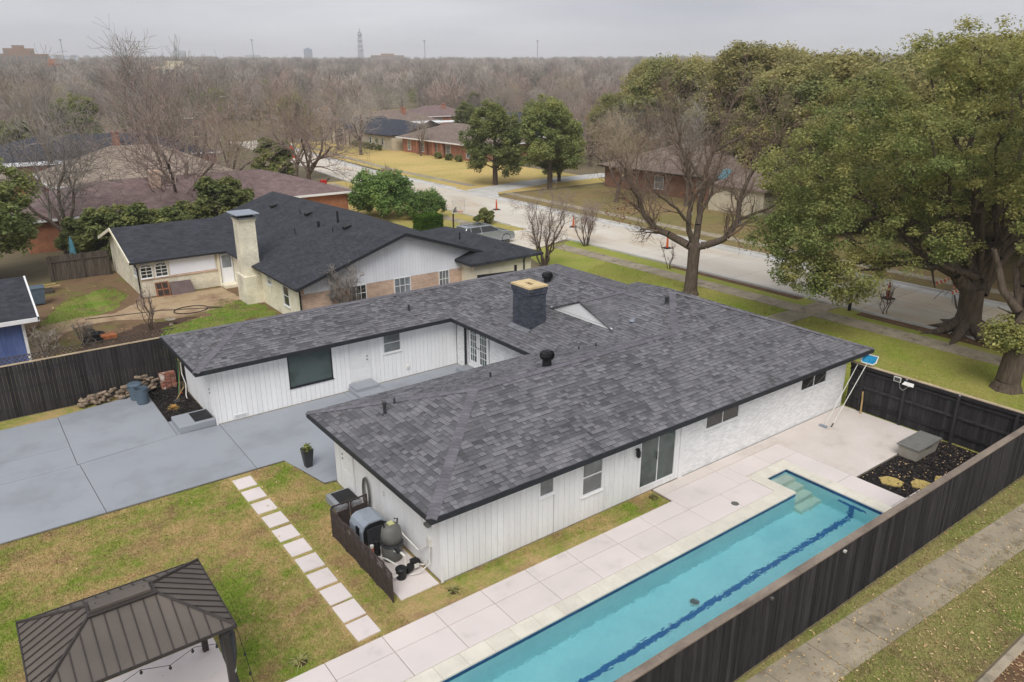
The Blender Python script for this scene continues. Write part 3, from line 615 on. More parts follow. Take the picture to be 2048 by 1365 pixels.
def hipcap(p, q, s1, s2):                  # s1,s2: planes' gradient vectors (dz/dx,dz/dy) of the two faces
    d = Vector((q[0] - p[0], q[1] - p[1])).normalized(); n1 = (-d.y, d.x); n2 = (d.y, -d.x)
    g_ = lambda s, n: -(s[0] * n[0] + s[1] * n[1])
    capline(p, q, (*n1, g_(s1, n1)), (*n2, g_(s2, n2)))
Wg, Eg, Sg, Ng = (SL, 0), (-SL, 0), (0, SL), (0, -SL)
hipcap((BF.r[0], BF.r[2], ZE), (xF, rF, zF), Wg, Sg); hipcap((BF.r[0], BF.r[3], ZE), (xF, rF, zF), Ng, Wg)
xi = BC.r[0] + (zF - ZE) / SL
hipcap((xF, rF, zF), (xi + .1, rF, zF), Ng, Sg)
PZ = 4.42; Pp = (BC.r[0] + (PZ - ZE) / SL, BF.r[2] + (PZ - ZE) / SL, PZ)
hipcap((xi, rF, zF), Pp, Wg, Sg)
Pq = (Pp[0], BR.r[3] - (PZ - ZE) / SL, PZ)
hipcap((BF.r[1], BF.r[2], ZE), Pp, Sg, (-.385, 0)) if False else hipcap((BF.r[1], BF.r[2], ZE), (Pp[0], Pp[1], PZ), Sg, (-.375, 0))
xC = (BC.r[0] + BC.r[1]) / 2; zC = ZE + SL * (xC - BC.r[0]); yC1 = BC.r[3] - (zC - ZE) / SL
hipcap((xC, 21.5, zC), (xC, yC1, zC), Wg, Eg)
rW = (BW.r[2] + BW.r[3]) / 2; zW = ZE + SL * (rW - BW.r[2]); xW = BW.r[0] + (rW - BW.r[2])
hipcap((BW.r[0], BW.r[2], ZE), (xW, rW, zW), Wg, Sg); hipcap((BW.r[0], BW.r[3], ZE), (xW, rW, zW), Ng, Wg); hipcap((xW, rW, zW), (BC.r[0] + (zW - ZE) / SL, rW, zW), Ng, Sg)
hipcap((BC.r[0] + (zW - ZE) / SL, rW, zW), (xC, yC1, zC), Ng, Wg)
# gablet with white louvred vent
gx, gy0, gy1 = 20.4, 20.65, 24.5; gm = (gy0 + gy1) / 2; gz = ZE + SL * (gx - 17.5); ga = gz + .72
gxe = 17.5 + (ga - ZE) / SL
gb = MB(); gb.face([(gx, gy0 - .12, gz - .02), (gxe + .3, gm, ga + .03), (gx - .12, gm, ga + .05)][::1]); gb.face([(gx - .12, gm, ga + .05), (gxe + .3, gm, ga + .03), (gx, gy1 + .12, gz - .02)])
gb.v = []; gb.f = []; gb.t = []
A_, Bq, Cq, Dq = (gx - .10, gy0 - .15, gz - .02), (gx - .10, gm, ga + .06), (gx - .10, gy1 + .15, gz - .02), (gxe + .15, gm, ga + .06)
gb.face([A_, Dq, Bq]); gb.face([Bq, Dq, Cq])
for (p, q) in ((A_, Bq), (Bq, Cq)): gb.face([p, q, (q[0], q[1], q[2] - .09), (p[0], p[1], p[2] - .03)])
M['ridgeflat'] = shinglemat('gablet_shingle', rgb(116, 115, 118), rgb(96, 95, 98), axis='x')
gob = gb.build('gablet_roof', M['ridgeflat'], house)
hipcap((gx - .10, gm, ga + .05), (gxe + .05, gm, ga + .05), (0, -.35), (0, .35))
b = MB(); b.face([(gx, gy0, gz), (gx, gm, ga - .02), (gx, gy1, gz)][::-1]); vent = b.build('gable_vent', M['whitetrim'], house)
for i in range(7):
    z = gz + .13 + i * .072; f = (z - gz) / (ga - gz); hw = (gy1 - gy0) / 2 * (1 - f) - .16
    if hw < .08: break
    b = MB(); b.raw([(gx - .01, gm - hw, z + .05), (gx - .01, gm + hw, z + .05), (gx - .055, gm + hw, z), (gx - .055, gm - hw, z), (gx - .045, gm - hw, z - .008), (gx - .045, gm + hw, z - .008)], [(0, 1, 2, 3), (3, 2, 5, 4)]); b.build('louvre', M['whitetrim'], vent)
b = MB(); b.box(gx - .05, gx - .004, gy0, gy1, gz - .03, gz + .08); b.build('sill_board', M['whitetrim'], vent)
# fascia
def fas(x0, x1, y0, y1): MB().box(x0, x1, y0, y1, ZE - .15, ZE + .012).build('fascia', M['fascia'], house)
fas(8.12, 29.0, 14.32, 14.352); fas(8.12, 8.152, 14.353, 22.30); fas(8.153, 17.5, 22.298, 22.33); fas(28.985, 29.015, 14.353, 27.5)
fas(17.468, 17.50, 22.331, 28.168); fas(6.17, 17.50, 28.169, 28.20); fas(6.17, 6.20, 28.201, 33.5); fas(6.201, 28.2, 33.48, 33.51)
for i, (x0, x1, y0, y1) in enumerate(((8.16, 28.98, 14.36, 22.29), (17.51, 28.2, 22.0, 28.19), (6.21, 28.2, 28.21, 33.47))): MB().box(x0, x1, y0, y1, ZE - .135 + i * .003, ZE - .12 + i * .003).build('soffit', M['whitetrim'], house)
# ---------------------------------------------------------------- walls
WT = ZE - .13
def wbox(b, ax, c, u0, u1, z0, z1, d0, d1, t=0.0):
    """box on a wall: u along the wall, d outwards (towards -y or -x)"""
    if ax == 'y': b.box(u0, u1, c - d1, c - d0, z0, z1, t)
    else: b.box(c - d1, c - d0, u0, u1, z0, z1, t)
    return b
b = MB(); b.box(8.78, 28.2, 14.98, 21.70, 0, WT); b.box(18.13, 28.0, 21.701, 28.74, 0, WT - .002); b.box(6.87, 28.0, 28.76, 32.95, 0, WT - .001); b.build('wall', M['gap'], house)
def boards(ax, c, u0, u1, z0, z1, holes, wid=.205, m='white'):
    br = [u0]; u = u0
    while u < u1 - .05: u += wid * random.uniform(.97, 1.03); br.append(min(u, u1))
    for h in holes: br += [h[0], h[1]]
    br = sorted(set(x for x in br if u0 <= x <= u1)); 
    for a, e in zip(br, br[1:]):
        if e - a < .03: continue
        segs = [(z0, z1)]
        for h in holes:
            if a >= h[0] - 1e-4 and e <= h[1] + 1e-4:
                segs = [s2 for s1 in segs for s2 in ((s1[0], min(s1[1], h[2])), (max(s1[0], h[3]), s1[1])) if s2[1] - s2[0] > .02]
        for s1 in segs:
            d = random.uniform(.024, .030); wbox(MB(), ax, c, a + .005, e - .005, s1[0], s1[1], -.01, d - .0).build('siding_board', M[m], house)
def window(ax, c, u0, u1, z0, z1, glass='glassdark', mull=(), rails=(), frame='whitetrim', fw_=.05, out=.045, sill=True, name='window', par=None):
    b = MB()
    for (a, e, p, q) in ((u0 - fw_, u1 + fw_, z1, z1 + fw_), (u0 - fw_, u1 + fw_, z0 - fw_, z0), (u0 - fw_, u0, z0, z1), (u1, u1 + fw_, z0, z1)): wbox(b, ax, c, a, e, p, q, -.03, out)
    wo_ = b.build(name, M[frame], par or house)
    wbox(MB(), ax, c, u0, u1, z0, z1, -.04, -.012 + .02).build('pane', M[glass], wo_)
    for u in mull: wbox(MB(), ax, c, u - .014, u + .014, z0, z1, .0, .03).build('mullion', M[frame], wo_)
    for z in rails: wbox(MB(), ax, c, u0, u1, z - .016, z + .016, .0, .033).build('rail', M[frame], wo_)
    if sill: wbox(MB(), ax, c, u0 - .07, u1 + .07, z0 - fw_ - .03, z0 - fw_ - .001, 0, out + .04).build('sill', M[frame], wo_)
    return wo_
def door(ax, c, u0, u1, z0, z1, knob=.9, m='whitetrim'):
    d = wbox(MB(), ax, c, u0, u1, z0, z1, -.02, .035).build('door', M[m], house)
    uw = (u1 - u0); 
    for (a, e) in ((.12, .46), (.54, .88)):
        for (p, q) in ((.07, .27), (.33, .60), (.66, .92)): wbox(MB(), ax, c, u0 + uw * a, u0 + uw * e, z0 + (z1 - z0) * p, z0 + (z1 - z0) * q, .035, .043).build('door_panel', M[m], d)
    f = MB()
    for (a, e, p, q) in ((u0 - .08, u0 - .004, z0, z1 + .08), (u1 + .004, u1 + .08, z0, z1 + .08), (u0 - .004, u1 + .004, z1 + .004, z1 + .08)): wbox(f, ax, c, a, e, p, q, -.01, .05)
    f.build('door_frame', M[m], d)
    ku = u0 + uw * knob
    for z in (z0 + .92, z0 + 1.08):
        k = MB(); pos = (ku, c - .07, z) if ax == 'y' else (c - .07, ku, z); q = (ku, c - .03, z) if ax == 'y' else (c - .03, ku, z); k.tube([q, pos], .028, 10); k.build('handle', M['metal'], d)
    return d
# pool side wall
hF = [(12.13, 12.62, 1.48, 2.02), (13.80, 14.58, .92, 2.12), (16.29, 17.90, .30, 2.22)]
boards('y', 14.98, 8.76, 18.15, .06, WT, [(a - .05, e + .05, p - .05, q + .05) for a, e, p, q in hF])
window('y', 14.98, *hF[0], glass='glassgrey'); window('y', 14.98, *hF[1], glass='glassgrey', rails=(1.50,))
sl = window('y', 14.98, *hF[2], glass='glassgreen', mull=(17.10,), name='sliding_door', sill=False, fw_=.06)
b = MB(); b.tube([(17.02, 14.92, 1.15), (17.02, 14.92, 1.42)], .02, 6); b.build('handle', M['black'], sl)
MB().box(18.16, 18.36, 14.92, 15.0, .02, WT).build('corner_board', M['whitetrim'], house)
MB().box(8.72, 8.79, 14.935, 14.975, .03, WT).build('corner_board', M['whitetrim'], house)
def brickwall(ax, c, u0, u1, z0, z1, holes, m='whitebrick', bw=.203, bh=.0677, par=None, nm='brickwork'):
    b = MB(); r = 0; z = z0
    while z < z1 - .02:
        u = u0 - (bw / 2 if r % 2 else 0)
        while u < u1:
            a, e = max(u, u0), min(u + bw - .009, u1)
            iv = [(a, e)]
            for h in holes:
                if z + bh > h[2] and z < h[3]: iv = [q for (s0, s1) in iv for q in ((s0, min(s1, h[0])), (max(s0, h[1]), s1))]
            for (s0, s1) in iv:
                if s1 - s0 > .02: wbox(b, ax, c, s0, s1, z, min(z + bh - .012, z1), -.01, .014 + random.uniform(0, .006), random.random())
            u += bw
        z += bh; r += 1
    return b.build(nm, M[m], par or house, kind='stuff')
M['mortar'] = mat('painted_mortar', (.66, .66, .655), (.6, .6, .595), sc_=3)
MB().box(18.37, 28.19, 14.974, 14.985, .03, WT).build('mortar_face', M['mortar'], house)
hB = [(19.46, 21.2, 1.52, 2.15), (25.05, 26.72, 1.52, 2.15)]
brickwall('y', 14.98, 18.36, 28.2, .03, WT, [(h[0] - .05, h[1] + .05, h[2] - .05, h[3] + .05) for h in hB])
for h in hB: window('y', 14.97, *h, glass='glassdark', mull=((h[0] + h[1]) / 2,), out=.035)
# end wall by the pool pump
hE = [(20.28, 21.18, .30, 2.32)]
boards('x', 8.78, 14.99, 21.70, .05, WT, [(a - .08, e + .08, p, q + .09) for a, e, p, q in hE]); door('x', 8.78, 20.36, 21.10, .32, 2.24, knob=.9)
# courtyard walls
hW = [(9.95, 11.78, .86, 2.28), (12.72, 13.50, .40, 2.36), (14.30, 15.10, 1.42, 2.24)]
boards('y', 28.76, 6.85, 18.1, .06, WT, [(hW[0][0] - .05, hW[0][1] + .05, hW[0][2] - .05, hW[0][3] + .05), (12.64, 13.58, .38, 2.40), (14.25, 15.15, 1.37, 2.29)], m='whiteclean')
window('y', 28.76, *hW[0], glass='glassgreen', frame='fascia', out=.03, fw_=.045); door('y', 28.76, 12.72, 13.50, .40, 2.32, knob=.92); window('y', 28.76, *hW[2], glass='glassgrey', rails=(1.83,))
wv_ = wbox(MB(), 'y', 28.76, 7.5, 8.05, .13, .27, .03, .05).build('wall_vent', M['whitetrim'], house)
for i in range(3): wbox(MB(), 'y', 28.76, 7.55, 8.0, .155 + i * .036, .165 + i * .036, .05, .056).build('slat', M['gap'], wv_)
boards('x', 6.87, 28.77, 32.95, .06, WT, [(28.98, 29.82, .33, 2.35)], m='whiteclean'); door('x', 6.87, 29.06, 29.74, .36, 2.26, knob=.1)
MB().box(6.82, 6.90, 28.70, 28.752, .03, WT).build('corner_board', M['whitetrim'], house)
brickwall('x', 18.13, 22.0, 26.0, .03, WT, [])
brickwall('x', 18.13, 27.72, 28.7, .03, WT, [])
for (a, e) in ((26.10, 26.86), (26.90, 27.62)):
    d = wbox(MB(), 'x', 18.13, a, e, .36, 2.36, -.02, .04).build('french_door', M['whitetrim'], house)
    wbox(MB(), 'x', 18.13, a + .13, e - .13, .62, 2.24, .03, .046).build('pane', M['glassgreen'], d)
    for i in range(1, 3): u = a + .13 + (e - a - .26) * i / 3; wbox(MB(), 'x', 18.13, u - .012, u + .012, .62, 2.24, .046, .056).build('muntin', M['whitetrim'], d)
    for i in range(1, 5): z = .62 + 1.62 * i / 5; wbox(MB(), 'x', 18.13, a + .13, e - .13, z - .012, z + .012, .046, .057).build('muntin', M['whitetrim'], d)
    b = MB(); b.tube([(18.08, e - .06 if a < 26.5 else a + .06, 1.35), (18.02, e - .06 if a < 26.5 else a + .06, 1.35)], .03, 8); b.build('handle', M['metal'], d)
wbox(MB(), 'x', 18.13, 26.0, 27.72, .28, .36, -.01, .05).build('threshold', M['whitetrim'], house); wbox(MB(), 'x', 18.13, 26.0, 27.72, 2.36, WT, -.01, .04).build('lintel', M['whitetrim'], house)
b = MB(); b.box(17.98, 18.06, 27.80, 27.88, .1, WT); b.build('downspout', M['fascia'], house)
# foundation line
MB().box(8.76, 18.2, 14.965, 14.99, 0, .058).build('foundation', M['concrete'], house); MB().box(8.755, 8.79, 14.992, 21.7, 0, .048).build('foundation', M['concrete'], house); MB().box(6.83, 18.1, 28.73, 28.77, .0, .058).build('foundation', M['concrete'], house)
# ---------------------------------------------------------------- chimney
ch = MB(); X0, X1, Y0, Y1 = 18.62, 19.50, 23.78, 24.95
ch.box(X0 + .03, X1 - .03, Y0 + .03, Y1 - .03, 2.6, 4.72); cho = ch.build('chimney', M['dkbrick'], house)
b = MB(); z = 2.72; r = 0
while z < 4.70:
    o = .0 if z < 4.38 else .035 if z < 4.5 else .055
    for (ax, c, u0, u1) in (('x', X0 - o, Y0 - o, Y1 + o), ('y', Y0 - o, X0 - o, X1 + o)):
        u = u0 - (.1 if r % 2 else 0)
        while u < u1:
            a, e = max(u, u0), min(u + .194, u1)
            if e - a > .02: wbox(b, ax, c, a, e, z, z + .06, -.10, random.uniform(0, .004), random.random())
            u += .203
    b.box(X1 - .1, X1 + o, Y0 - o + .001, Y1 + o, z, z + .06, random.random()); b.box(X0 - o + .001, X1 + o - .001, Y1 - .1, Y1 + o - .001, z, z + .0595, random.random())
    z += .068; r += 1
b.build('bricks', M['dkbrick'], cho, kind='stuff')
b = MB(); z0, z1 = 4.70, 4.78; o = .06
b.box(X0 - o, X1 + o, Y0 - o, Y0 + .36, z0, z1); b.box(X0 - o, X1 + o, Y1 - .36, Y1 + o, z0, z1); b.box(X0 - o, X0 + .33, Y0 + .361, Y1 - .361, z0, z1 - .001); b.box(X1 - .33, X1 + o, Y0 + .361, Y1 - .361, z0, z1 - .001); b.build('crown', M['cream'], cho)
b = MB(); b.box(X0 + .33, X1 - .33, Y0 + .36, Y1 - .36, 4.6, 4.725); b.build('flue', mat('flue_clay', rgb(86, 54, 44), rough=.9), cho)
b = MB(); zz = ZE + SL * (X0 - .1 - 17.5); b.raw([(X0 - .22, Y0 - .1, zz - .005), (X0 - .22, Y1 + .1, zz - .005), (X0 - .003, Y1 + .1, zz + .12), (X0 - .003, Y0 - .1, zz + .12)], [(0, 3, 2, 1)]); b.build('flashing', M['metal'], cho)
# ---------------------------------------------------------------- roof fittings
def turbine(x, y, z):
    b = MB(); b.lathe((x, y, z - .15), [(.17, 0), (.15, .45)], 16); t = b.build('roof_turbine', M['black'], house)
    b = MB(); n = 20
    for k in range(n):
        a0 = 2 * math.pi * k / n; prof = [(.15, .30), (.235, .36), (.265, .46), (.235, .56), (.14, .61)]
        L = [(x + r_ * math.cos(a0 + .25 * i * .4), y + r_ * math.sin(a0 + .25 * i * .4), z - .15 + h_ + .02) for i, (r_, h_) in enumerate(prof)]
        Q = [(x + (r_ - .02) * math.cos(a0 + .24 + .25 * i * .4), y + (r_ - .02) * math.sin(a0 + .24 + .25 * i * .4), z - .15 + h_ + .02) for i, (r_, h_) in enumerate(prof)]
        for i in range(4): b.face([L[i], Q[i], Q[i + 1], L[i + 1]])
    b.build('vanes', M['black'], t, kind='stuff')
    b = MB(); b.lathe((x, y, z + .46), [(.15, 0), (.14, .03), (.02, .05)], 16); b.build('turbine_cap', M['black'], t)
turbine(15.45, 18.75, 3.68); turbine(22.0, 26.75, 3.85)
def pipe(x, y, z, h, r=.045, m='darkgrey', cap=False):
    b = MB(); b.tube([(x, y, z - .08), (x, y, z + h)], r, 10); p = b.build('vent_pipe', M[m], house)
    if cap: b = MB(); b.lathe((x, y, z + h - .04), [(r * 1.5, 0), (r * 1.5, .07), (r * .5, .1)], 10); b.build('pipe_cap', M[m], p)
    b = MB(); b.lathe((x, y, z - .03), [(r * 2.4, 0), (r * 1.2, .07)], 10); b.build('pipe_collar', M[m], p)
pipe(9.72, 19.75, 3.01, .38, .05, 'darkgrey', True); pipe(10.2, 20.0, 3.15, .2, .03); pipe(23.0, 20.2, 4.16, .26, .07, 'darkgrey', True); pipe(16.0, 29.4, 2.9, .3, .05); pipe(13.6, 19.5, 3.38, .2, .035); pipe(18.3, 20.3, 3.12, .16, .03); pipe(18.9, 20.0, 3.2, .16, .03)
b = MB(); b.tube([(21.3, 20.35, 3.66), (21.3, 20.35, 3.86)], .02, 6); b.lathe((21.22, 20.4, 3.69), [(.12, 0), (.10, .05), (.03, .07)], 10); b.build('antenna_mount', M['ltgrey'], house)
# ---------------------------------------------------------------- wall fittings
b = MB(); b.box(16.02, 16.14, 14.86, 14.95, 1.78, 1.82); b.lathe((16.08, 14.86, 1.52), [(.03, 0), (.075, .05), (.075, .22), (.04, .27)], 8); b.build('wall_lantern', M['black'], house)
b = MB(); wbox(b, 'x', 8.78, 15.42, 15.58, .92, 1.16, .028, .12); b.build('electric_box', M['pvc'], house)
b = MB(); b.tube([(8.73, 15.5, .92), (8.70, 15.5, .5), (8.64, 15.75, .2), (8.4, 16.2, .1), (8.2, 16.0, .08)], .022, 6); b.tube([(8.70, 15.56, .92), (8.58, 15.9, .62), (8.5, 16.6, .78), (8.45, 16.9, 1.02)], .022, 6); b.tube([(8.70, 15.46, .92), (8.66, 15.45, .4), (8.4, 15.6, .12), (8.15, 15.7, .1)], .02, 6); b.tube([(8.73, 15.5, 1.16), (8.73, 15.7, 1.3), (8.73, 16.1, 1.7), (8.73, 16.1, 2.2)], .018, 6); b.build('conduit', M['pvc'], house)
b = MB(); wbox(b, 'x', 8.78, 15.42, 15.62, 1.55, 1.63, .03, .16); b.build('flood_light', M['midgrey'], house)
b = MB(); wbox(b, 'x', 8.78, 18.15, 18.23, 1.18, 1.34, .028, .05); b.build('outlet_box', M['pvc'], house)
b = MB(); wbox(b, 'y', 28.76, 15.35, 15.5, .42, .56, .03, .09); b.build('outlet_box', M['pvc'], house)
# hose coil on the wall
b = MB()
for k in range(7):
    r1, r2 = .20 + .012 * (k % 4), .42 + .035 * k; pts = []
    for i in range(25):
        a = 2 * math.pi * i / 24; pts.append((8.70 - .02 * (k % 3), 19.25 + r1 * math.sin(a) + .01 * k, 1.15 - r2 * .9 + .1 + r2 * math.cos(a)))
    b.tube(pts, .014, 5, caps=False)
b.tube([(8.70, 19.15, .6), (8.66, 18.9, .2), (8.55, 18.7, .03), (8.3, 18.5, .03)], .014, 5)
b.build('garden_hose', M['midgrey'], label='grey garden hose coiled on the white end wall', cat='hose')
# ================================================================== neighbouring buildings
M['nroof_y'] = shinglemat('charcoal_shingle', rgb(70, 72, 78), rgb(54, 56, 61), axis='y'); M['nroof_x'] = shinglemat('charcoal_shingle_cross', rgb(70, 72, 78), rgb(54, 56, 61), axis='x')
M['brownroof'] = shinglemat('brown_shingle', rgb(138, 118, 114), rgb(116, 98, 96)); M['tanroof'] = shinglemat('tan_shingle', rgb(164, 150, 134), rgb(146, 132, 118)); M['darkroof'] = shinglemat('slate_shingle', rgb(70, 74, 84), rgb(60, 64, 74)); M['taupe'] = shinglemat('taupe_shingle', rgb(138, 122, 112), rgb(122, 108, 98))
M['umberbrick'] = brickmat('umber_brick', rgb(146, 104, 84), rgb(124, 88, 72), rgb(150, 128, 112)); M['pinkbrick'] = brickmat('pink_brick', rgb(218, 186, 162), rgb(198, 162, 138), rgb(210, 194, 178)); M['redbrick'] = brickmat('red_brick', rgb(172, 104, 78), rgb(150, 90, 70), rgb(176, 150, 130)); M['orangebrick'] = brickmat('orange_brick', rgb(178, 116, 82), rgb(160, 100, 72), rgb(170, 130, 104))
M['creambrick'] = brickmat('cream_brick', rgb(244, 238, 220), rgb(232, 224, 200), rgb(200, 188, 160)); M['creamstone'] = mat('cream_paint', rgb(242, 236, 216), rgb(230, 221, 194), sc_=1.5, rough=.85, fine=.08, fs=10, c3=rgb(176, 156, 118), s3=1, lo3=.58, hi3=.8)
M['bluewhite'] = mat('pale_siding', rgb(240, 242, 247), rgb(232, 234, 240), sc_=1, rough=.7, fine=.04, rnd=.03); M['beigewall'] = mat('beige_wall', rgb(204, 194, 170), rgb(190, 180, 158), sc_=.8, rough=.85, fine=.06)
M['bluepaint'] = mat('blue_paint', rgb(98, 116, 166), rgb(78, 96, 146), sc_=1.5, rough=.7, fine=.15, fs=8, stretch=(3, 3, .5)); M['browntrim'] = mat('brown_trim', rgb(58, 48, 44), rough=.7); M['woodorange'] = mat('cedar_board', rgb(172, 122, 78), rgb(150, 104, 66), sc_=2, rough=.85, rnd=.1)
M['timber'] = mat('bare_timber', rgb(186, 160, 112), rgb(160, 132, 90), sc_=3, rough=.9, rnd=.1)
def gable(b, x0, x1, y0, y1, ze, zr, ax, th=.06):
    """two slopes as solid sheets; ridge along ax"""
    if ax == 'y':
        xm = (x0 + x1) / 2; S = [((x0, ze), (xm, zr)), ((x1, ze), (xm, zr))]
        for (a, c) in S: b.raw([(a[0], y0, a[1]), (a[0], y1, a[1]), (c[0], y1, c[1]), (c[0], y0, c[1]), (a[0], y0, a[1] + th), (a[0], y1, a[1] + th), (c[0], y1, c[1] + th), (c[0], y0, c[1] + th)], [(0, 1, 2, 3), (4, 7, 6, 5), (0, 3, 7, 4), (1, 5, 6, 2), (0, 4, 5, 1)])
    else:
        ym = (y0 + y1) / 2
        for yy in (y0, y1): b.raw([(x0, yy, ze), (x1, yy, ze), (x1, ym, zr), (x0, ym, zr), (x0, yy, ze + th), (x1, yy, ze + th), (x1, ym, zr + th), (x0, ym, zr + th)], [(0, 1, 2, 3), (4, 7, 6, 5), (0, 3, 7, 4), (1, 5, 6, 2), (0, 4, 5, 1)])
    return b
def hip(b, x0, x1, y0, y1, ze, zr, s=None):
    r = min(x1 - x0, y1 - y0) / 2
    if x1 - x0 > y1 - y0: A, B_ = (x0 + r, (y0 + y1) / 2, zr), (x1 - r, (y0 + y1) / 2, zr)
    else: A, B_ = ((x0 + x1) / 2, y0 + r, zr), ((x0 + x1) / 2, y1 - r, zr)
    c = [(x0, y0, ze), (x1, y0, ze), (x1, y1, ze), (x0, y1, ze)]
    if x1 - x0 > y1 - y0: b.face([c[0], c[1], B_, A]); b.face([c[1], c[2], B_]); b.face([c[2], c[3], A, B_]); b.face([c[3], c[0], A])
    else: b.face([c[0], c[1], A]); b.face([c[1], c[2], B_, A]); b.face([c[2], c[3], B_]); b.face([c[3], c[0], A, B_])
    b.box(x0, x1, y0, y1, ze - .16, ze - .001); return b
# ---------------------------------------------------------------- next-door house
nh = thing('neighbour_house', 'cream and pink brick house with charcoal gable roof and white siding', 'house', (20, 48, 0))
b = MB(); b.box(14.5, 27.0, 38.7, 58.9, 0, 2.36); b.build('wall', M['pinkbrick'], nh)
b = MB(); b.box(14.44, 14.497, 38.72, 58.9, 0, 2.36); b.build('painted_wall', M['creamstone'], nh)
ZN, ZR = 2.28, 4.50; xm = 20.75
b = gable(MB(), 14.0, 27.5, 38.05, 59.4, ZN, ZR, 'y'); nro = b.build('roof', M['nroof_y'], nh)
gw = MB(); gw.face([(14.6, 38.72, 1.83), (26.9, 38.72, 1.83), (26.9, 38.72, 2.34), (xm, 38.72, ZR - .05), (14.6, 38.72, 2.34)]); gw.build('gable_wall', M['gap'], nh)
x = 14.65
while x < 26.85:
    zt = ZR - .06 - abs(x + .1 - xm) * (ZR - ZN) / 6.75; b = MB(); b.box(x + .004, x + .196, 38.685, 38.715, 1.82, zt - .02); b.build('siding_board', M['bluewhite'], nh); x += .2
for s_ in (-1, 1):
    e = (xm + s_ * 6.75, ZN); b = MB(); b.raw([(e[0], 38.02, e[1] - .1), (xm, 38.02, ZR - .1), (xm, 38.02, ZR + .08), (e[0], 38.02, e[1] + .08), (e[0], 38.10, e[1] - .1), (xm, 38.10, ZR - .1), (xm, 38.10, ZR + .08), (e[0], 38.10, e[1] + .08)], [(0, 1, 2, 3), (4, 7, 6, 5), (0, 4, 5, 1), (3, 2, 6, 7)]); b.build('rake_board', M['fascia'], nh)
gv = MB(); gv.face([(xm - 1.5, 38.66, 3.86), (xm + 1.5, 38.66, 3.86), (xm, 38.66, 4.38)]); gvo = gv.build('gable_vent', M['bluewhite'], nh)
for i in range(5):
    z = 3.9 + i * .09; hw = 1.45 * (1 - (z - 3.86) / .52); b = MB(); b.box(xm - hw, xm + hw, 38.62, 38.655, z, z + .05); b.build('louvre', M['bluewhite'], gvo)
for (a, e, p, q, gl_) in ((17.42, 18.32, .9, 1.78, 'glassdark'), (20.2, 21.22, .9, 1.80, 'glasspale'), (23.28, 23.92, .8, 1.80, 'glassgrey'), (25.16, 25.96, .9, 1.80, 'glasspale')):
    window('y', 38.7, a, e, p, q, glass=gl_, mull=((a * 2 + e) / 3, (a + 2 * e) / 3), rails=((p + q) / 2,), out=.04, par=nh)
window('x', 14.44, 40.4, 41.2, .75, 1.85, glass='glassdark', rails=(1.3,), par=nh); window('x', 14.44, 43.1, 43.7, 1.45, 2.0, glass='glassgrey', rails=(1.7,), par=nh)
b = MB(); b.box(13.94, 14.0, 38.1, 50.1, ZN - .05, ZN + .05); b.build('gutter', M['fascia'], nh)
b = MB(); b.tube([(14.3, 38.5, 2.2), (14.38, 38.6, 2.0), (14.38, 38.6, 0)], .05, 6); b.build('downspout', M['black'], nh)
b = MB(); b.tube([(16.2, 38.55, 0.4), (16.2, 38.55, 3.0)], .04, 8); b.box(16.1, 16.3, 38.5, 38.66, 1.3, 1.7); b.build('service_mast', M['metal'], nh)
# wing
b = MB(); b.box(8.7, 14.43, 50.4, 59.4, 0, 2.3); nw = b.build('wing_wall', M['creambrick'], nh)
b = MB(); b.box(8.72, 13.4, 50.33, 50.398, 1.08, 1.18); b.build('brick_ledge', M['pinkbrick'], nh)
b = MB(); b.box(10.5, 13.3, 50.36, 50.396, 1.19, 2.3); b.build('white_panel', M['bluewhite'], nh)
b = gable(MB(), 8.2, 16.5, 50.05, 60.4, 2.28, 3.66, 'x'); b.build('wing_roof', M['nroof_x'], nh)
b = MB(); b.face([(8.68, 50.4, 2.2), (8.68, 55.2, 3.6), (8.68, 59.6, 2.2)][::-1]); b.build('wing_gable', M['creamstone'], nh)
for s_, y0, y1 in ((0, 50.05, 55.22), (1, 60.4, 55.22)):
    b = MB(); b.raw([(8.16, y0, 2.16), (8.16, y1, 3.54), (8.16, y1, 3.74), (8.16, y0, 2.36), (8.22, y0, 2.16), (8.22, y1, 3.54), (8.22, y1, 3.74), (8.22, y0, 2.36)], [(0, 3, 2, 1), (4, 5, 6, 7), (0, 1, 5, 4), (3, 7, 6, 2)]); b.build('rake_board', M['creamstone'], nh)
b = MB(); b.box(8.2, 13.95, 50.0, 50.05, 2.22, 2.34); b.build('gutter', M['fascia'], nh)
b = MB(); b.tube([(8.45, 50.15, 2.2), (8.6, 50.3, 1.9), (8.6, 50.3, 0)], .05, 6); b.build('downspout', M['black'], nh)
def arched(ax, c, u0, u1, z0, z1):
    w_ = window(ax, c, u0, u1, z0, z1, glass='glassdark', mull=((u0 + u1) / 2,), rails=[z0 + (z1 - z0) * k / 3 for k in (1, 2)], out=.05, par=nh)
    um, r_ = (u0 + u1) / 2, (u1 - u0) / 2; g_ = MB(); n = 10
    pts = [(um + r_ * math.cos(math.pi * i / n), z1 + .05 + r_ * .55 * math.sin(math.pi * i / n)) for i in range(n + 1)]
    P3 = lambda u, z, d: (u, c - d, z) if ax == 'y' else (c - d, u, z)
    g_.face([P3(u, z, .02) for u, z in pts]); g_.build('arch_pane', M['glassdark'], w_)
    f = MB(); f.tube([P3(u, z, .03) for u, z in pts], .03, 5)
    for i in (3, 5, 7): f.tube([P3(um, z1 + .05, .03), P3(*pts[i], .03)], .014, 4)
    f.build('fanlight_bars', M['whitetrim'], w_)
arched('y', 50.36, 8.80, 9.42, 1.24, 1.86); arched('y', 50.36, 9.66, 10.32, 1.24, 1.86); arched('x', 8.7, 51.0, 51.7, 1.24, 1.86)
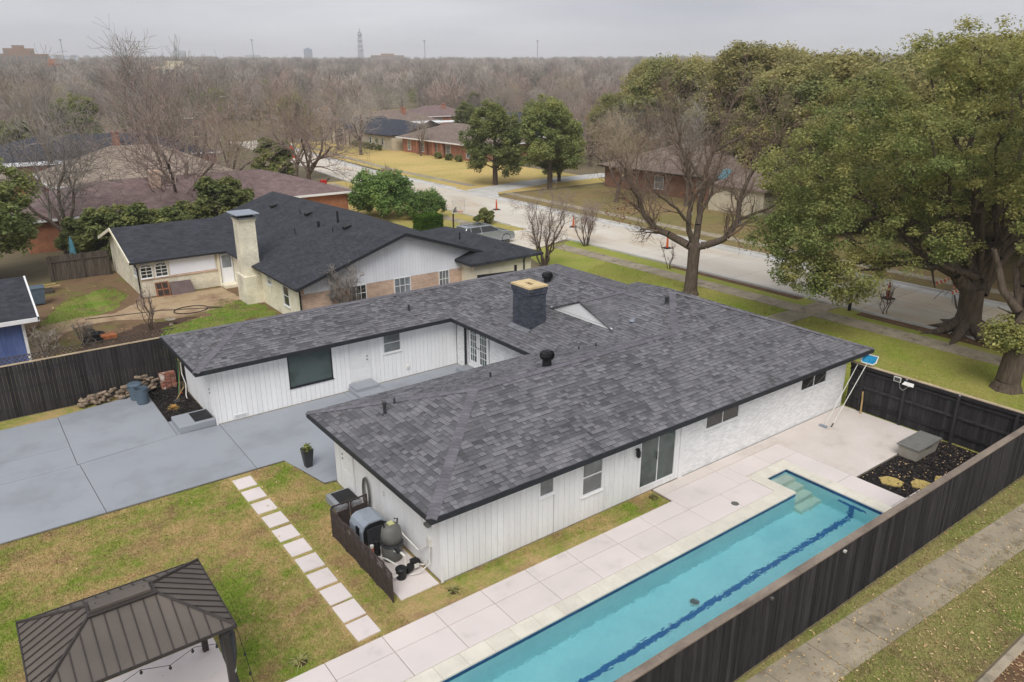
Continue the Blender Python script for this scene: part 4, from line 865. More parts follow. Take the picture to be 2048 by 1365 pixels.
b = MB(); b.box(13.62, 14.40, 50.30, 50.39, .1, 2.1); do = b.build('back_door', M['bluewhite'], nh); b = MB(); b.box(13.72, 14.3, 50.285, 50.30, 1.2, 2.0); b.build('pane', M['glasspale'], do)
b = MB(); b.box(13.42, 13.55, 50.2, 50.32, 0, 2.22); b.box(13.5, 14.4, 49.4, 50.3, 0, .18); b.build('door_post', M['creamstone'], nh)
# chimney of the next-door house
b = MB(); b.prism([(13.55, 44.95), (14.45, 44.95), (14.45, 46.25), (13.55, 46.25)], 0, 4.95); b.prism([(13.42, 44.8), (14.45, 44.8), (14.45, 46.4), (13.42, 46.4)], 0, 1.7); c_ = b.build('chimney', M['creambrick'], nh)
for i, z in enumerate((4.95, 5.02, 5.09)): MB().box(13.53 - .03 * i, 14.47 + .03 * i, 44.93 - .03 * i, 46.27 + .03 * i, z, z + .069).build('corbel', M['creambrick'], c_)
MB().box(13.42, 14.58, 44.82, 46.38, 5.16, 5.24).build('crown', M['metal'], c_); MB().box(13.6, 14.4, 45.0, 46.2, 5.24, 5.40).build('spark_screen', M['black'], c_); MB().cbox(13.3, 14.7, 44.7, 46.5, 5.40, 5.47, .03).build('chimney_cap', M['ltgrey'], c_)
# garage end of the next-door house
b = MB(); b.box(24.9, 29.3, 37.3, 44, 0, 2.3); b.build('garage_wall', M['creamstone'], nh)
b = hip(MB(), 24.4, 30.0, 36.9, 47.0, 2.42, 3.32); b.build('garage_roof', M['nroof_x'], nh)
b = MB(); b.tube([(28.9, 37.0, 2.35), (28.9, 37.25, 2.2), (28.7, 37.25, 2.1), (28.7, 37.25, 0)], .05, 6); b.build('downspout', M['black'], nh)
def roofz(x): return ZR + .06 - abs(x - xm) * (ZR - ZN) / 6.75
for (x, y, h, r_) in ((17.6, 47.0, .35, .03), (18.9, 44.0, .3, .03), (19.4, 50.5, .3, .03), (19.8, 45.2, .75, .07), (18.9, 46.2, .35, .09), (26.3, 41.0, .5, .04)):
    z = roofz(x) if x < 26 else 3.0; b = MB(); b.tube([(x, y, z - .1), (x, y, z + h)], r_, 8); b.build('vent_pipe', M['black'], nh)
for (x, y) in ((19.2, 55), (19.6, 49.5), (19.6, 43.4)):
    z = roofz(x); b = MB(); b.raw([(x - .25, y - .2, z - .05), (x - .25, y + .2, z - .05), (x + .2, y + .2, z + .14), (x + .2, y - .2, z + .14), (x - .25, y - .2, z + .12), (x - .25, y + .2, z + .12), (x + .2, y + .2, z + .22), (x + .2, y - .2, z + .22)], [(4, 5, 6, 7), (0, 4, 7, 3), (1, 2, 6, 5), (0, 1, 5, 4)]); b.build('box_vent', M['black'], nh)
fence_g = thing('garage_side_fence', 'dark slatted fence beside the charcoal garage roof', 'fence', (27, 37, 0))
for i in range(14): MB().box(24.4 + i * .2, 24.58 + i * .2, 36.2, 36.23, 0, 1.9 - i * .01).build('board', M['stain'], fence_g)
MB().box(24.4, 27.2, 36.235, 36.28, 1.5, 1.6).build('rail', M['stain'], fence_g); MB().box(27.2, 27.32, 36.18, 36.3, 0, 2.1).build('post', M['stain'], fence_g)
# ---------------------------------------------------------------- blue shed
sh = thing('garden_shed', 'blue shed with white trim and charcoal roof behind the black fence', 'shed', (-1, 44, 0))
b = MB(); b.box(-4.6, 1.75, 41.3, 47.5, 0, 2.35); b.build('wall', M['bluepaint'], sh)
b = gable(MB(), -5.2, 2.35, 40.8, 48.2, 2.30, 3.5, 'x'); b.build('roof', M['nroof_x'], sh)
MB().box(1.68, 1.80, 41.22, 41.34, 0, 2.32).build('corner_trim', M['whitetrim'], sh); MB().box(-5.2, 2.36, 40.72, 40.79, 2.14, 2.33).build('fascia', M['whitetrim'], sh)
b = MB(); b.raw([(2.36, 40.75, 2.14), (2.36, 44.5, 3.36), (2.36, 44.5, 3.58), (2.36, 40.75, 2.36), (2.44, 40.75, 2.14), (2.44, 44.5, 3.36), (2.44, 44.5, 3.58), (2.44, 40.75, 2.36)], [(0, 1, 2, 3), (4, 7, 6, 5), (0, 4, 5, 1), (3, 2, 6, 7)]); b.raw([(2.36, 44.5, 3.36), (2.36, 48.2, 2.14), (2.36, 48.2, 2.36), (2.36, 44.5, 3.58), (2.44, 44.5, 3.36), (2.44, 48.2, 2.14), (2.44, 48.2, 2.36), (2.44, 44.5, 3.58)], [(0, 1, 2, 3), (4, 7, 6, 5), (0, 4, 5, 1), (3, 2, 6, 7)]); b.build('rake_board', M['whitetrim'], sh)
b = MB(); b.box(-2.3, -.6, 41.24, 41.29, .1, 2.1); b.build('door', M['bluepaint'], sh)
# old fence behind the dirt yard
of = thing('old_fence', 'grey weathered picket fence at the back of the dirt yard', 'fence', (6, 58, 0))
fence_boards(of, 'x', 58.3, 4.6, 8.4, .02, 1.75, .02, wid=.15, m='oldwood', jz=.05)
for x in (4.7, 6.6, 8.2): MB().box(x, x + .1, 58.2, 58.29, 0, 1.8).build('post', M['oldwood'], of)
MB().box(4.6, 8.4, 58.24, 58.29, 1.3, 1.38).build('rail', M['oldwood'], of)
# ---------------------------------------------------------------- generic far houses
def simple_house(name, label, x0, x1, y0, y1, ze, zr, roofm, wallm, style='hip', ov=.5, wins=(), doors=(), chim=None, fasc='whitetrim', rz=0.0, piv=None):
    h = thing(name, label, 'house', ((x0 + x1) / 2, (y0 + y1) / 2, 0))
    b = MB(); b.box(x0 + ov, x1 - ov, y0 + ov, y1 - ov, 0, ze - .1); b.build('wall', M[wallm], h)
    b = MB()
    if style == 'hip': hip(b, x0, x1, y0, y1, ze, zr)
    else: gable(b, x0, x1, y0, y1, ze, zr, style)
    b.build('roof', M[roofm], h)
    if style == 'y':
        for yy in (y0 + ov, y1 - ov): b = MB(); b.face([(x0 + ov, yy, ze - .1), (x1 - ov, yy, ze - .1), ((x0 + x1) / 2, yy, zr - .1)]); b.build('gable', M[wallm], h)
    elif style == 'x':
        for xx in (x0 + ov, x1 - ov): b = MB(); b.face([(xx, y0 + ov, ze - .1), (xx, y1 - ov, ze - .1), (xx, (y0 + y1) / 2, zr - .1)]); b.build('gable', M[wallm], h)
    b = MB(); b.box(x0 - .02, x0 + .04, y0, y1, ze - .17, ze + .03); b.box(x0 + .05, x1, y0 - .02, y0 + .04, ze - .17, ze + .029); b.build('fascia', M[fasc], h)
    for (ax, u0, u1, z0, z1, gl_) in wins:
        c = x0 + ov if ax == 'x' else y0 + ov
        window(ax, c, u0, u1, z0, z1, glass=gl_, rails=((z0 + z1) / 2,), out=.05, par=h)
    for (ax, u0, u1, m_) in doors:
        c = x0 + ov if ax == 'x' else y0 + ov; wbox(MB(), ax, c, u0, u1, .1, 2.1, 0, .05).build('door', M[m_], h)
    if chim:
        x, y, z0, z1 = chim; b = MB(); b.box(x - .4, x + .4, y - .5, y + .5, z0, z1); b.box(x - .46, x + .46, y - .56, y + .56, z1 - .25, z1 - .05); b.build('chimney', M['redbrick'] if wallm != 'orangebrick' else M['pinkbrick'], h)
    return h
simple_house('brick_house', 'orange brick house with wide brown roof behind the charcoal house', 4.0, 32, 68.6, 82, 2.6, 4.55, 'brownroof', 'orangebrick', chim=(15.2, 73.4, 3.6, 5.3), fasc='whitetrim', wins=(('y', 9, 10.4, .9, 2.0, 'glassgrey'),))
simple_house('tan_roof_house', 'house with plain tan shingle roof behind the brown roof', 8.5, 28, 88.5, 103, 2.7, 5.9, 'tanroof', 'redbrick')
simple_house('slate_roof_house', 'house with blue-black slate roof beyond the tan roof', 3, 34, 118, 136, 2.7, 5.4, 'darkroof', 'redbrick', chim=(21, 122, 3.5, 5.9))
def cover(label, x0, x1, y0, y1, z):
    c = thing('patio_cover', label, 'patio cover', ((x0 + x1) / 2, (y0 + y1) / 2, 0)); b = MB(); b.box(x0, x1, y0, y1, z, z + .12); b.build('top', M['whitetrim'], c)
    for (x, y) in ((x0 + .2, y0 + .2), (x1 - .2, y0 + .2), (x0 + .2, y1 - .2), (x1 - .2, y1 - .2)): MB().box(x, x + .12, y, y + .12, 0, z).build('post', M['whitetrim'], c)
cover('white flat patio cover long and low beside slate roof', -6, 14.5, 112.5, 116.5, 2.7); cover('small white patio cover between tan and slate roofs', 13.3, 18, 105.5, 110, 2.5)
simple_house('small_gable_house', 'low house with tan walls beyond the leafless trees', -6, 8, 96, 106, 2.6, 4.6, 'tanroof', 'woodorange')
# across the street
th = simple_house('timbered_house', 'cream house with dark timber trim and slate roof across the street', 68.5, 84, 131, 155, 2.7, 5.0, 'darkroof', 'beigewall', style='hip', fasc='browntrim', wins=(('x', 133.5, 134.3, .9, 2.0, 'glassdark'), ('x', 138.5, 139.3, .9, 2.0, 'glassdark')), doors=(('x', 143, 144, 'browntrim'),))
b = gable(MB(), 66.8, 78, 144.5, 154.5, 2.7, 5.2, 'x'); b.build('porch_roof', M['darkroof'], th); b = MB(); b.box(67.6, 69, 145.2, 153.8, 0, 2.7); b.face([(67.55, 145.2, 2.6), (67.55, 149.5, 4.95), (67.55, 153.8, 2.6)][::-1]); b.build('porch_front', M['beigewall'], th)
for y in (145.2, 147.2, 149.5, 151.8, 153.7): MB().box(67.42, 67.54, y - .1, y + .1, 0, 2.7 + max(0, 2.1 - abs(y - 149.5) * .5)).build('timber', M['browntrim'], th)
MB().box(67.44, 67.545, 148.2, 150.8, .6, 3.1).build('tall_window', M['glassdark'], th)
b = MB(); b.lathe((68.9, 136.2, 1.5), [(.5, 0), (.5, .02)], 14); wr = MB(); wr.tube([(68.9, 136.2 + .35 * math.cos(a), 1.5 + .35 * math.sin(a)) for a in [2 * math.pi * i / 14 for i in range(15)]], .09, 6); wr.build('wreath', M['evergreen'], th)
b = MB(); b.raw([(72, 130.9, 2.7), (84, 130.9, 2.7), (78, 130.9, 5.2)], [(0, 1, 2)]); b.build('dark_gable', M['browntrim'], th)
b = MB(); b.box(68.8, 84, 129.8, 130.0, 0, 2.3); b.build('side_wall', M['beigewall'], th)
bh = simple_house('red_brick_house', 'red brick house with brown roof and columned porch', 69.2, 84, 103, 129, 2.65, 5.2, 'taupe', 'redbrick', ov=.9, wins=(('x', 105.5, 106.5, .5, 2.2, 'glassgrey'), ('x', 111.5, 112.8, .5, 2.2, 'glassgrey'), ('x', 115.8, 116.8, .5, 2.2, 'glassgrey'), ('x', 120.2, 121.2, .5, 2.2, 'glassgrey'), ('x', 125, 126, .5, 2.2, 'glassgrey')), doors=(('x', 113.4, 114.4, 'black'),))
for y in (113.2, 116.0, 118.8, 121.6): MB().box(69.5, 69.9, y, y + .4, 0, 2.5).build('porch_column', M['redbrick'], bh)
oh = simple_house('oak_shaded_house', 'brown roofed brick house half hidden by the leafless tree', 66.2, 80, 50, 71, 2.65, 5.3, 'taupe', 'umberbrick', ov=.7, wins=(('x', 60.5, 61.8, .7, 2.1, 'glasspale'), ('x', 54.5, 55.5, .7, 2.1, 'glassgrey')), fasc='browntrim')
b = MB(); b.box(63.2, 68, 44.2, 50.8, 0, 2.6); b.build('garage_wall', M['beigewall'], oh); b = hip(MB(), 62.8, 72, 43.8, 51, 2.65, 4.1); b.build('garage_roof', M['taupe'], oh)
MB().box(63.1, 63.19, 45, 47.2, 0, 2.2).build('garage_door', M['beigewall'], oh); MB().box(63.1, 63.19, 47.7, 49.9, 0, 2.2).build('garage_door', M['beigewall'], oh)
M['tarp'] = mat('blue_tarp', rgb(104, 162, 176), rgb(84, 140, 156), sc_=3, rough=.5)
b = MB(); b.raw([(66.3, 51.4, 2.75), (66.3, 53.0, 2.75), (68.2, 53.0, 3.6), (68.2, 52.0, 3.6), (66.3, 51.4, 2.72), (66.3, 53.0, 2.72), (68.2, 53.0, 3.57), (68.2, 52.0, 3.57)], [(0, 3, 2, 1), (4, 5, 6, 7), (0, 1, 5, 4), (1, 2, 6, 5), (2, 3, 7, 6)]); b.build('roof_tarp', M['tarp'], label='turquoise tarpaulin stretched over a roof corner', cat='tarpaulin')
sp = [(95, 178, 20, 13, 'taupe', 'redbrick', 'brown roofed brick house behind the timbered house'), (112, 150, 18, 13, 'darkroof', 'redbrick', 'grey roofed brick house with long dark wall'), (86, 205, 22, 13, 'tanroof', 'beigewall', 'tan roofed house deep among leafless trees'), (60, 232, 18, 14, 'taupe', 'redbrick', 'brown roofed house near the street bend'), (118, 196, 20, 14, 'brownroof', 'redbrick', 'reddish brown roofed house deep in the trees'), (98, 112, 16, 14, 'darkroof', 'beigewall', 'dark roofed house behind the red brick house'), (104, 66, 16, 18, 'brownroof', 'redbrick', 'brown roofed house behind the oak-shaded one'), (20, 165, 20, 14, 'taupe', 'beigewall', 'taupe roofed house beyond the slate roof'), (-2, 190, 18, 14, 'brownroof', 'redbrick', 'brown roofed house at the end of the side lots')]
for (x, y, a, c, rm, wm, lb) in sp:
    simple_house('suburban_house', lb, x - a / 2, x + a / 2, y - c / 2, y + c / 2, 2.7, 2.7 + min(a, c) * .19, rm, wm, chim=(x + 2, y - 2, 3.5, 5.9), wins=(('x', y - 3, y - 1.6, .8, 2.1, 'glassgrey'), ('x', y + 1.6, y + 3, .8, 2.1, 'glassgrey'), ('y', x - 3, x - 1.4, .8, 2.1, 'glassgrey')), doors=(('x', y - .5, y + .5, 'browntrim'),))
cover('white carport roof behind the timbered house', 92, 106, 160, 166, 2.8)
cf = thing('cedar_fence', 'orange cedar fence behind the slate roofed timbered house', 'fence', (92, 140, 0))
for i in range(60): MB().box(88 + i * .25, 88.23 + i * .25, 133, 133.05, 0, 1.9).build('board', M['woodorange'], cf)
MB().box(88, 103, 133.06, 133.12, 1.5, 1.6).build('rail', M['woodorange'], cf)
# ================================================================== gazebo
gz_ = thing('gazebo', 'hip-roofed metal gazebo with brown standing seam panels', 'gazebo', (1.2, 15, 0))
GB = Block(-.56, 3.03, 13.6, 16.36, .517, .517, .507, .507, ze=2.40)
for side in range(4):
    hp, t = halfplanes(GB, side); x0, x1, y0, y1 = GB.r
    U0, U1 = (y0, y1) if side < 2 else (x0, x1); n = 12 if side < 2 else 15; wd = (U1 - U0) / n
    for i in range(n):
        u0, u1 = U0 + i * wd, U0 + (i + 1) * wd
        poly = {0: [(x0, u0), (9, u0), (9, u1), (x0, u1)], 1: [(-9, u0), (x1, u0), (x1, u1), (-9, u1)], 2: [(u0, y0), (u1, y0), (u1, 99), (u0, 99)], 3: [(u0, -99), (u1, -99), (u1, y1), (u0, y1)]}[side]
        for h in hp: poly = clip(poly, *h) if len(poly) > 2 else poly
        if len(poly) < 3: continue
        Z = lambda p: GB.ze + t[0] * p[0] + t[1] * p[1] + t[2]
        b = MB(); k = len(poly); b.raw([(p[0], p[1], Z(p)) for p in poly] + [(p[0], p[1], Z(p) - .012) for p in poly], [tuple(range(k)), tuple(range(2 * k - 1, k - 1, -1))] + [(j, k + j, k + (j + 1) % k, (j + 1) % k) for j in range(k)]); b.build('roof_panel', M['tilegazebo'], gz_)
        if i:
            seg = [p for p in poly if abs((p[1] if side < 2 else p[0]) - u0) < 1e-4]
            if len(seg) >= 2:
                b = MB(); P_, Q_ = seg[0], seg[-1]; d = (0, .009) if side < 2 else (.009, 0)
                vs = []
                for p in (P_, Q_):
                    for s_ in (-1, 1):
                        for zz in (-.002, .028): vs.append((p[0] + d[0] * s_, p[1] + d[1] * s_, Z(p) + zz))
                b.raw(vs, [(0, 1, 3, 2), (4, 6, 7, 5), (0, 4, 5, 1), (2, 3, 7, 6), (1, 5, 7, 3)]); b.build('seam', M['gazebodark'], gz_)
zr_ = 2.40 + .507 * 1.38
for (cx, cy_) in ((-.56, 13.6), (3.03, 13.6), (3.03, 16.36), (-.56, 16.36)):
    rx = 1.235 + (.44 if cx > 1 else -.44); b = MB(); b.tube([(cx, cy_, 2.42), (rx, 14.98, zr_ + .01)], .032, 6); b.build('hip_trim', M['gazebodark'], gz_)
b = MB(); b.cbox(.68, 1.79, 14.83, 15.13, zr_ - .05, zr_ + .03, .02); b.build('ridge_cap', M['tilegazebo'], gz_); b = MB(); b.box(.60, 1.87, 14.72, 15.24, zr_ - .075, zr_ - .052); b.build('ridge_flange', M['gazebodark'], gz_)
b = MB()
for (x0, x1, y0, y1) in ((-.58, 3.05, 13.575, 13.60), (-.58, 3.05, 16.36, 16.385), (-.585, -.56, 13.6, 16.36), (3.03, 3.055, 13.6, 16.36)): b.box(x0, x1, y0, y1, 2.35, 2.415)
b.build('eave_trim', M['gazebodark'], gz_)
for (x, y) in ((-.38, 13.8), (2.85, 13.8), (2.85, 16.16), (-.38, 16.16)):
    MB().box(x - .065, x + .065, y - .065, y + .065, .05, 2.38).build('post', M['gazebodark'], gz_)
    if y > 15 or x < 0: continue
    c = MB(); pts = []
    rad = [.06, .17, .15, .07, .10, .16, .2]; zs = [2.25, 2.0, 1.5, 1.05, .8, .4, .08]
    for i in range(len(zs)): pts.append((x + (.14 if x > 1 else -.14) * .4, y + (.14 if y < 15 else -.14), zs[i]))
    c.tube(pts, rad, 9); c.build('curtain', M['darkgrey'], gz_, smooth=True)
    b = MB(); b.lathe((pts[3][0], pts[3][1], 1.02), [(.09, 0), (.095, .03), (.09, .07)], 9); b.build('curtain_tie', M['pvc'], gz_)
for (p, q) in (((-.38, 13.8), (2.85, 13.8)), ((2.85, 13.8), (2.85, 16.16)), ((2.85, 16.16), (-.38, 16.16)), ((-.38, 16.16), (-.38, 13.8))):
    b = MB(); b.tube([(*p, 2.25), (*q, 2.25)], .045, 4); b.build('beam', M['gazebodark'], gz_)
b = MB(); b.cbox(-1.2, 3.12, 12.9, 16.5, 0, .05, .01); b.build('gazebo_slab', M['slab'], kind='structure', label='white concrete slab under the gazebo')
sl_ = thing('string_lights', 'black string lights with hanging bulbs along the gazebo eave', 'string lights', (2, 13.6, 2.3))
pts = [(3.03, 13.6, 2.33), (2.6, 13.52, 2.2), (2.2, 13.55, 2.31), (1.7, 13.5, 2.17), (1.2, 13.55, 2.3), (.7, 13.5, 2.17), (.2, 13.55, 2.3)]
b = MB(); b.tube(pts, .008, 4); b.tube([(3.03, 13.6, 2.35), (3.12, 13.55, 1.7), (3.2, 13.5, .9), (3.22, 13.48, .2)], .007, 4); b.build('wire', M['black'], sl_)
for (x, y, z) in ((2.6, 13.52, 2.2), (2.15, 13.55, 2.3), (1.7, 13.5, 2.17), (1.2, 13.55, 2.3), (3.12, 13.55, 1.7), (3.16, 13.52, 1.2)):
    b = MB(); b.lathe((x, y, z - .11), [(.006, 0), (.028, .03), (.03, .055), (.014, .08), (.014, .11)], 8); b.build('bulb', M['black'], sl_)
# ================================================================== stepping stones
ys = [23.55, 22.62, 21.68, 20.72, 19.80, 18.88, 17.98, 17.10, 16.24, 15.42, 14.60]
for i, y in enumerate(ys):
    j = random.uniform(-.02, .02); a = random.uniform(-.02, .02); b = MB(); c0 = (6.23 + j, y + .02)
    P4 = [(c0[0] + dx * math.cos(a) - dy * math.sin(a), c0[1] + dx * math.sin(a) + dy * math.cos(a)) for dx, dy in ((-.31, -.36), (.31, -.36), (.31, .36), (-.31, .36))]
    b.prism(P4, -.02, .035); b.build('stepping_stone', M['slab'], label=('first', 'second', 'third', 'fourth', 'fifth', 'sixth', 'seventh', 'eighth', 'ninth', 'tenth', 'eleventh')[i] + ' square white paver counting from the grey patio', cat='stepping stone', group='stepping stones across the lawn')
# ================================================================== pool equipment
b = MB(); b.cbox(7.5, 8.66, 14.98, 18.72, 0, .05, .01); b.build('equipment_pad', M['slab'], kind='structure', label='concrete pad under the pool equipment')
ht = thing('pool_heater', 'blue-grey rounded pool heater with black front inside the screen', 'pool heater', (8.05, 17.75, .05))
prof = [(7.62, .05), (7.62, .72), (7.70, .88), (7.85, .96), (8.25, .96), (8.40, .88), (8.48, .72), (8.48, .05)]
b = MB(); n = len(prof); b.raw([(x, 17.45, z) for x, z in prof] + [(x, 18.25, z) for x, z in prof], [tuple(range(n)), tuple(range(2 * n - 1, n - 1, -1))] + [(k, n + k, n + (k + 1) % n, (k + 1) % n) for k in range(n)]); b.build('casing', M['ltgrey'], ht)
pin = [(8.05 + (x - 8.05) * .9, .10 + (z - .05) * .9) for x, z in prof]; b = MB(); b.raw([(x, 17.43, z) for x, z in pin] + [(x, 17.452, z) for x, z in pin], [tuple(range(n)), tuple(range(2 * n - 1, n - 1, -1))] + [(k, n + k, n + (k + 1) % n, (k + 1) % n) for k in range(n)]); b.build('front_rim', M['black'], ht)
b = MB(); b.box(7.78, 8.32, 17.40, 17.431, .2, .78); b.build('front_panel', M['darkgrey'], ht); b = MB(); b.box(7.6, 7.625, 17.6, 17.8, .55, .8); b.build('control_panel', M['black'], ht)
ft = thing('sand_filter', 'grey dome-topped filter tank with black clamp ring', 'filter tank', (8.2, 16.75, .05))
b = MB(); b.lathe((8.2, 16.75, .05), [(.24, 0), (.29, .05), (.30, .45), (.30, .50)], 20); b.build('lower_tank', M['midgrey'], ft, smooth=True)
b = MB(); b.lathe((8.2, 16.75, .55), [(.325, 0), (.335, .03), (.325, .06)], 20); b.build('clamp_ring', M['darkgrey'], ft)
b = MB(); b.lathe((8.2, 16.75, .61), [(.30, 0), (.30, .22), (.27, .42), (.20, .52), (.10, .57), (.02, .58)], 20); b.build('upper_tank', M['midgrey'], ft, smooth=True)
for s_ in (-1, 1): b = MB(); b.tube([(8.2 + s_ * .2, 16.75, 1.1), (8.2 + s_ * .22, 16.75, 1.26), (8.2 + s_ * .12, 16.75, 1.3)], .022, 6); b.build('handle', M['black'], ft)
b = MB(); b.box(8.11, 8.28, 16.66, 16.84, 1.17, 1.205); b.build('warning_label', mat('pale_label', rgb(206, 206, 150)), ft)
pu = thing('pool_pump', 'black pool pump with basket housing and white pipes', 'pump', (8.05, 15.9, .05))
b = MB(); b.lathe((7.95, 15.78, .05), [(.13, 0), (.14, .05), (.14, .26), (.16, .28), (.16, .31), (.12, .35), (.03, .37)], 16); b.build('basket_housing', M['black'], pu)
b = MB(); b.tube([(8.12, 15.83, .20), (8.30, 15.88, .20)], .12, 12); b.tube([(8.30, 15.88, .22), (8.60, 15.98, .22)], .095, 12); b.box(8.34, 8.54, 15.84, 16.0, .28, .37); b.build('motor', M['black'], pu)
b = MB(); b.box(8.38, 8.52, 15.79, 15.83, .16, .27); b.build('motor_label', M['pvc'], pu)
b = MB(); b.tube([(8.14, 15.86, .30), (8.14, 15.88, .62), (8.10, 16.15, .66), (8.1, 16.4, .5)], .035, 8); b.tube([(7.82, 15.75, .22), (7.66, 15.72, .22)], .035, 8); b.tube([(7.95, 15.9, .36), (7.8, 16.3, .42), (7.75, 16.7, .3), (7.7, 17.0, .1)], .022, 6); b.build('pipework', M['pvc'], pu)
b = MB(); b.tube([(8.08, 16.05, .66), (8.03, 16.2, .74)], .06, 8); b.build('valve', M['black'], pu)
vl = thing('chlorinator', 'black chlorinator with amber jar beside the heater', 'chlorinator', (7.78, 17.15, .05)); b = MB(); b.lathe((7.9, 17.1, .05), [(.09, 0), (.09, .4), (.11, .42), (.11, .5), (.04, .53)], 12); b.build('canister', M['black'], vl); b = MB(); b.lathe((7.7, 17.0, .25), [(.05, 0), (.05, .2)], 10); b.build('jar', M['orange'], vl); b = MB(); b.tube([(7.7, 17.0, .05), (7.7, 17.0, .25)], .03, 8); b.lathe((7.7, 17.0, .45), [(.055, 0), (.055, .08), (.02, .09)], 10); b.build('jar_cap', M['pvc'], vl)
scn = thing('equipment_screen', 'dark brown folding lattice screen around the pool equipment', 'screen', (7.3, 17, 0))
M['screen'] = mat('screen_brown', rgb(76, 66, 64), rgb(64, 55, 54), sc_=8, rough=.6, fine=.15, fs=40)
def spanel(x0, y0, x1, y1, h, lat=.27):
    d = Vector((x1 - x0, y1 - y0, 0)); L = d.length; d /= L; nrm = Vector((-d.y, d.x, 0)); o = Vector((x0, y0, 0)); b = MB()
    def bar(u0, u1, z0, z1, th=.02):
        vs = [o + d * u + nrm * (s_ * th) + Vector((0, 0, z)) for u in (u0, u1) for s_ in (-.5, .5) for z in (z0, z1)]
        b.raw(vs, [(0, 1, 3, 2), (4, 6, 7, 5), (0, 4, 5, 1), (2, 3, 7, 6), (1, 5, 7, 3), (0, 2, 6, 4)])
    bar(0, .035, 0, h, .035); bar(L - .035, L, 0, h, .035); bar(.035, L - .035, h - .04, h, .03); bar(.035, L - .035, h - lat - .04, h - lat, .03); bar(.035, L - .035, .03, .07, .03)
    n = int((L - .07) / .034)
    for i in range(n): u = .035 + (L - .07) * (i + .5) / n; bar(u - .012, u + .012, .07, h - lat - .04, .012)
    bar(.035, L - .035, .07, h - lat - .04, .004)
    m_ = 6
    for i in range(-m_, m_ + 1):
        for s_ in (-1, 1):
            p = [(u, h - lat + (lat - .04) * f) for f in (0, 1) for u in [.035 + (L - .07) * (.5 + i / m_ + s_ * (f - .5) * .55)]]
            q = [(min(max(u, .035), L - .035), z) for u, z in p]
            if abs(q[0][0] - q[1][0]) > .02: b.tube([o + d * u + Vector((0, 0, z)) for u, z in q], .006, 4)
    return b.build('panel', M['screen'], scn)
for i in range(8): y = 18.82 - i * .475; spanel(7.30 + (.03 if i % 2 else 0), y, 7.30 + (0 if i % 2 else .03), y - .465, .98 - (.06 * (i % 3 == 1)))
for i in range(2): spanel(7.34 + i * .6, 18.86, 7.92 + i * .6, 18.88 + .02 * i, 1.0)
# ================================================================== planter
pl_ = thing('planter', 'tall tapered black planter with leafy yellow-green plant', 'planter', (8.4, 23.35, .04))
b = MB(); b.raw([(8.29, 23.24, .04), (8.51, 23.24, .04), (8.51, 23.46, .04), (8.29, 23.46, .04), (8.22, 23.17, .72), (8.58, 23.17, .72), (8.58, 23.53, .72), (8.22, 23.53, .72), (8.25, 23.2, .72), (8.55, 23.2, .72), (8.55, 23.5, .72), (8.25, 23.5, .72), (8.25, 23.2, .66), (8.55, 23.2, .66), (8.55, 23.5, .66), (8.25, 23.5, .66)], [(0, 3, 2, 1), (0, 1, 5, 4), (1, 2, 6, 5), (2, 3, 7, 6), (3, 0, 4, 7), (4, 5, 9, 8), (5, 6, 10, 9), (6, 7, 11, 10), (7, 4, 8, 11), (8, 9, 13, 12), (9, 10, 14, 13), (10, 11, 15, 14), (11, 8, 12, 15), (12, 13, 14, 15)]); b.build('pot', M['darkgrey'], pl_)
def strapleaves(b, c, n, L, wd, droop=.5, up_=(.3, 1.1)):
    for i in range(n):
        a = random.uniform(0, 2 * math.pi); e = random.uniform(*up_); l = L * random.uniform(.7, 1.1); pts = []
        for k in range(4):
            f = k / 3; pts.append((c[0] + math.cos(a) * math.cos(e) * l * f, c[1] + math.sin(a) * math.cos(e) * l * f, c[2] + math.sin(e) * l * f - droop * l * f * f))
        px, py = -math.sin(a), math.cos(a); ws = [wd * .6, wd, wd * .7, wd * .05]; t = random.random() + .01
        for k in range(3): b.face([(pts[k][0] - px * ws[k], pts[k][1] - py * ws[k], pts[k][2]), (pts[k][0] + px * ws[k], pts[k][1] + py * ws[k], pts[k][2]), (pts[k + 1][0] + px * ws[k + 1], pts[k + 1][1] + py * ws[k + 1], pts[k + 1][2]), (pts[k + 1][0] - px * ws[k + 1], pts[k + 1][1] - py * ws[k + 1], pts[k + 1][2])], t)
b = MB()
for dx, dy, dz in ((0, 0, .05), (.07, .05, 0), (-.07, .04, 0), (.03, -.08, .02), (-.05, -.06, .1), (.05, .03, .14)): strapleaves(b, (8.4 + dx, 23.35 + dy, .68 + dz), 9, .24, .032, .35, (.2, 1.2))
b.build('leaves', M['potplant'], pl_, kind=None)
for i, (x, y, lb) in enumerate(((4.52, 14.45, 'variegated spiky plant at the lawn edge near the gazebo'), (8.80, 14.50, 'variegated spiky plant by the white house corner'), (16.6, 14.6, 'low green tuft at the end of the grass strip'))):
    t = thing('spiky_plant', lb, 'plant', (x, y, 0)); b = MB(); strapleaves(b, (x, y, .02), 44 if i < 2 else 30, .42, .016, .55, (.35, 1.35)); b.build('leaves', M['strap'], t)
    b = MB(); b.lathe((x + .02, y, -.01), [(.2, 0), (.12, .03), (.02, .04)], 9); b.build('soil_mound', M['soil'], t)
t = thing('dry_tuft', 'straw-yellow dried tuft in the planting bed', 'plant', (5.85, 31.45, 0)); b = MB(); strapleaves(b, (5.85, 31.45, .02), 130, .34, .012, .35, (.2, 1.4)); b.build('leaves', M['straw'], t)
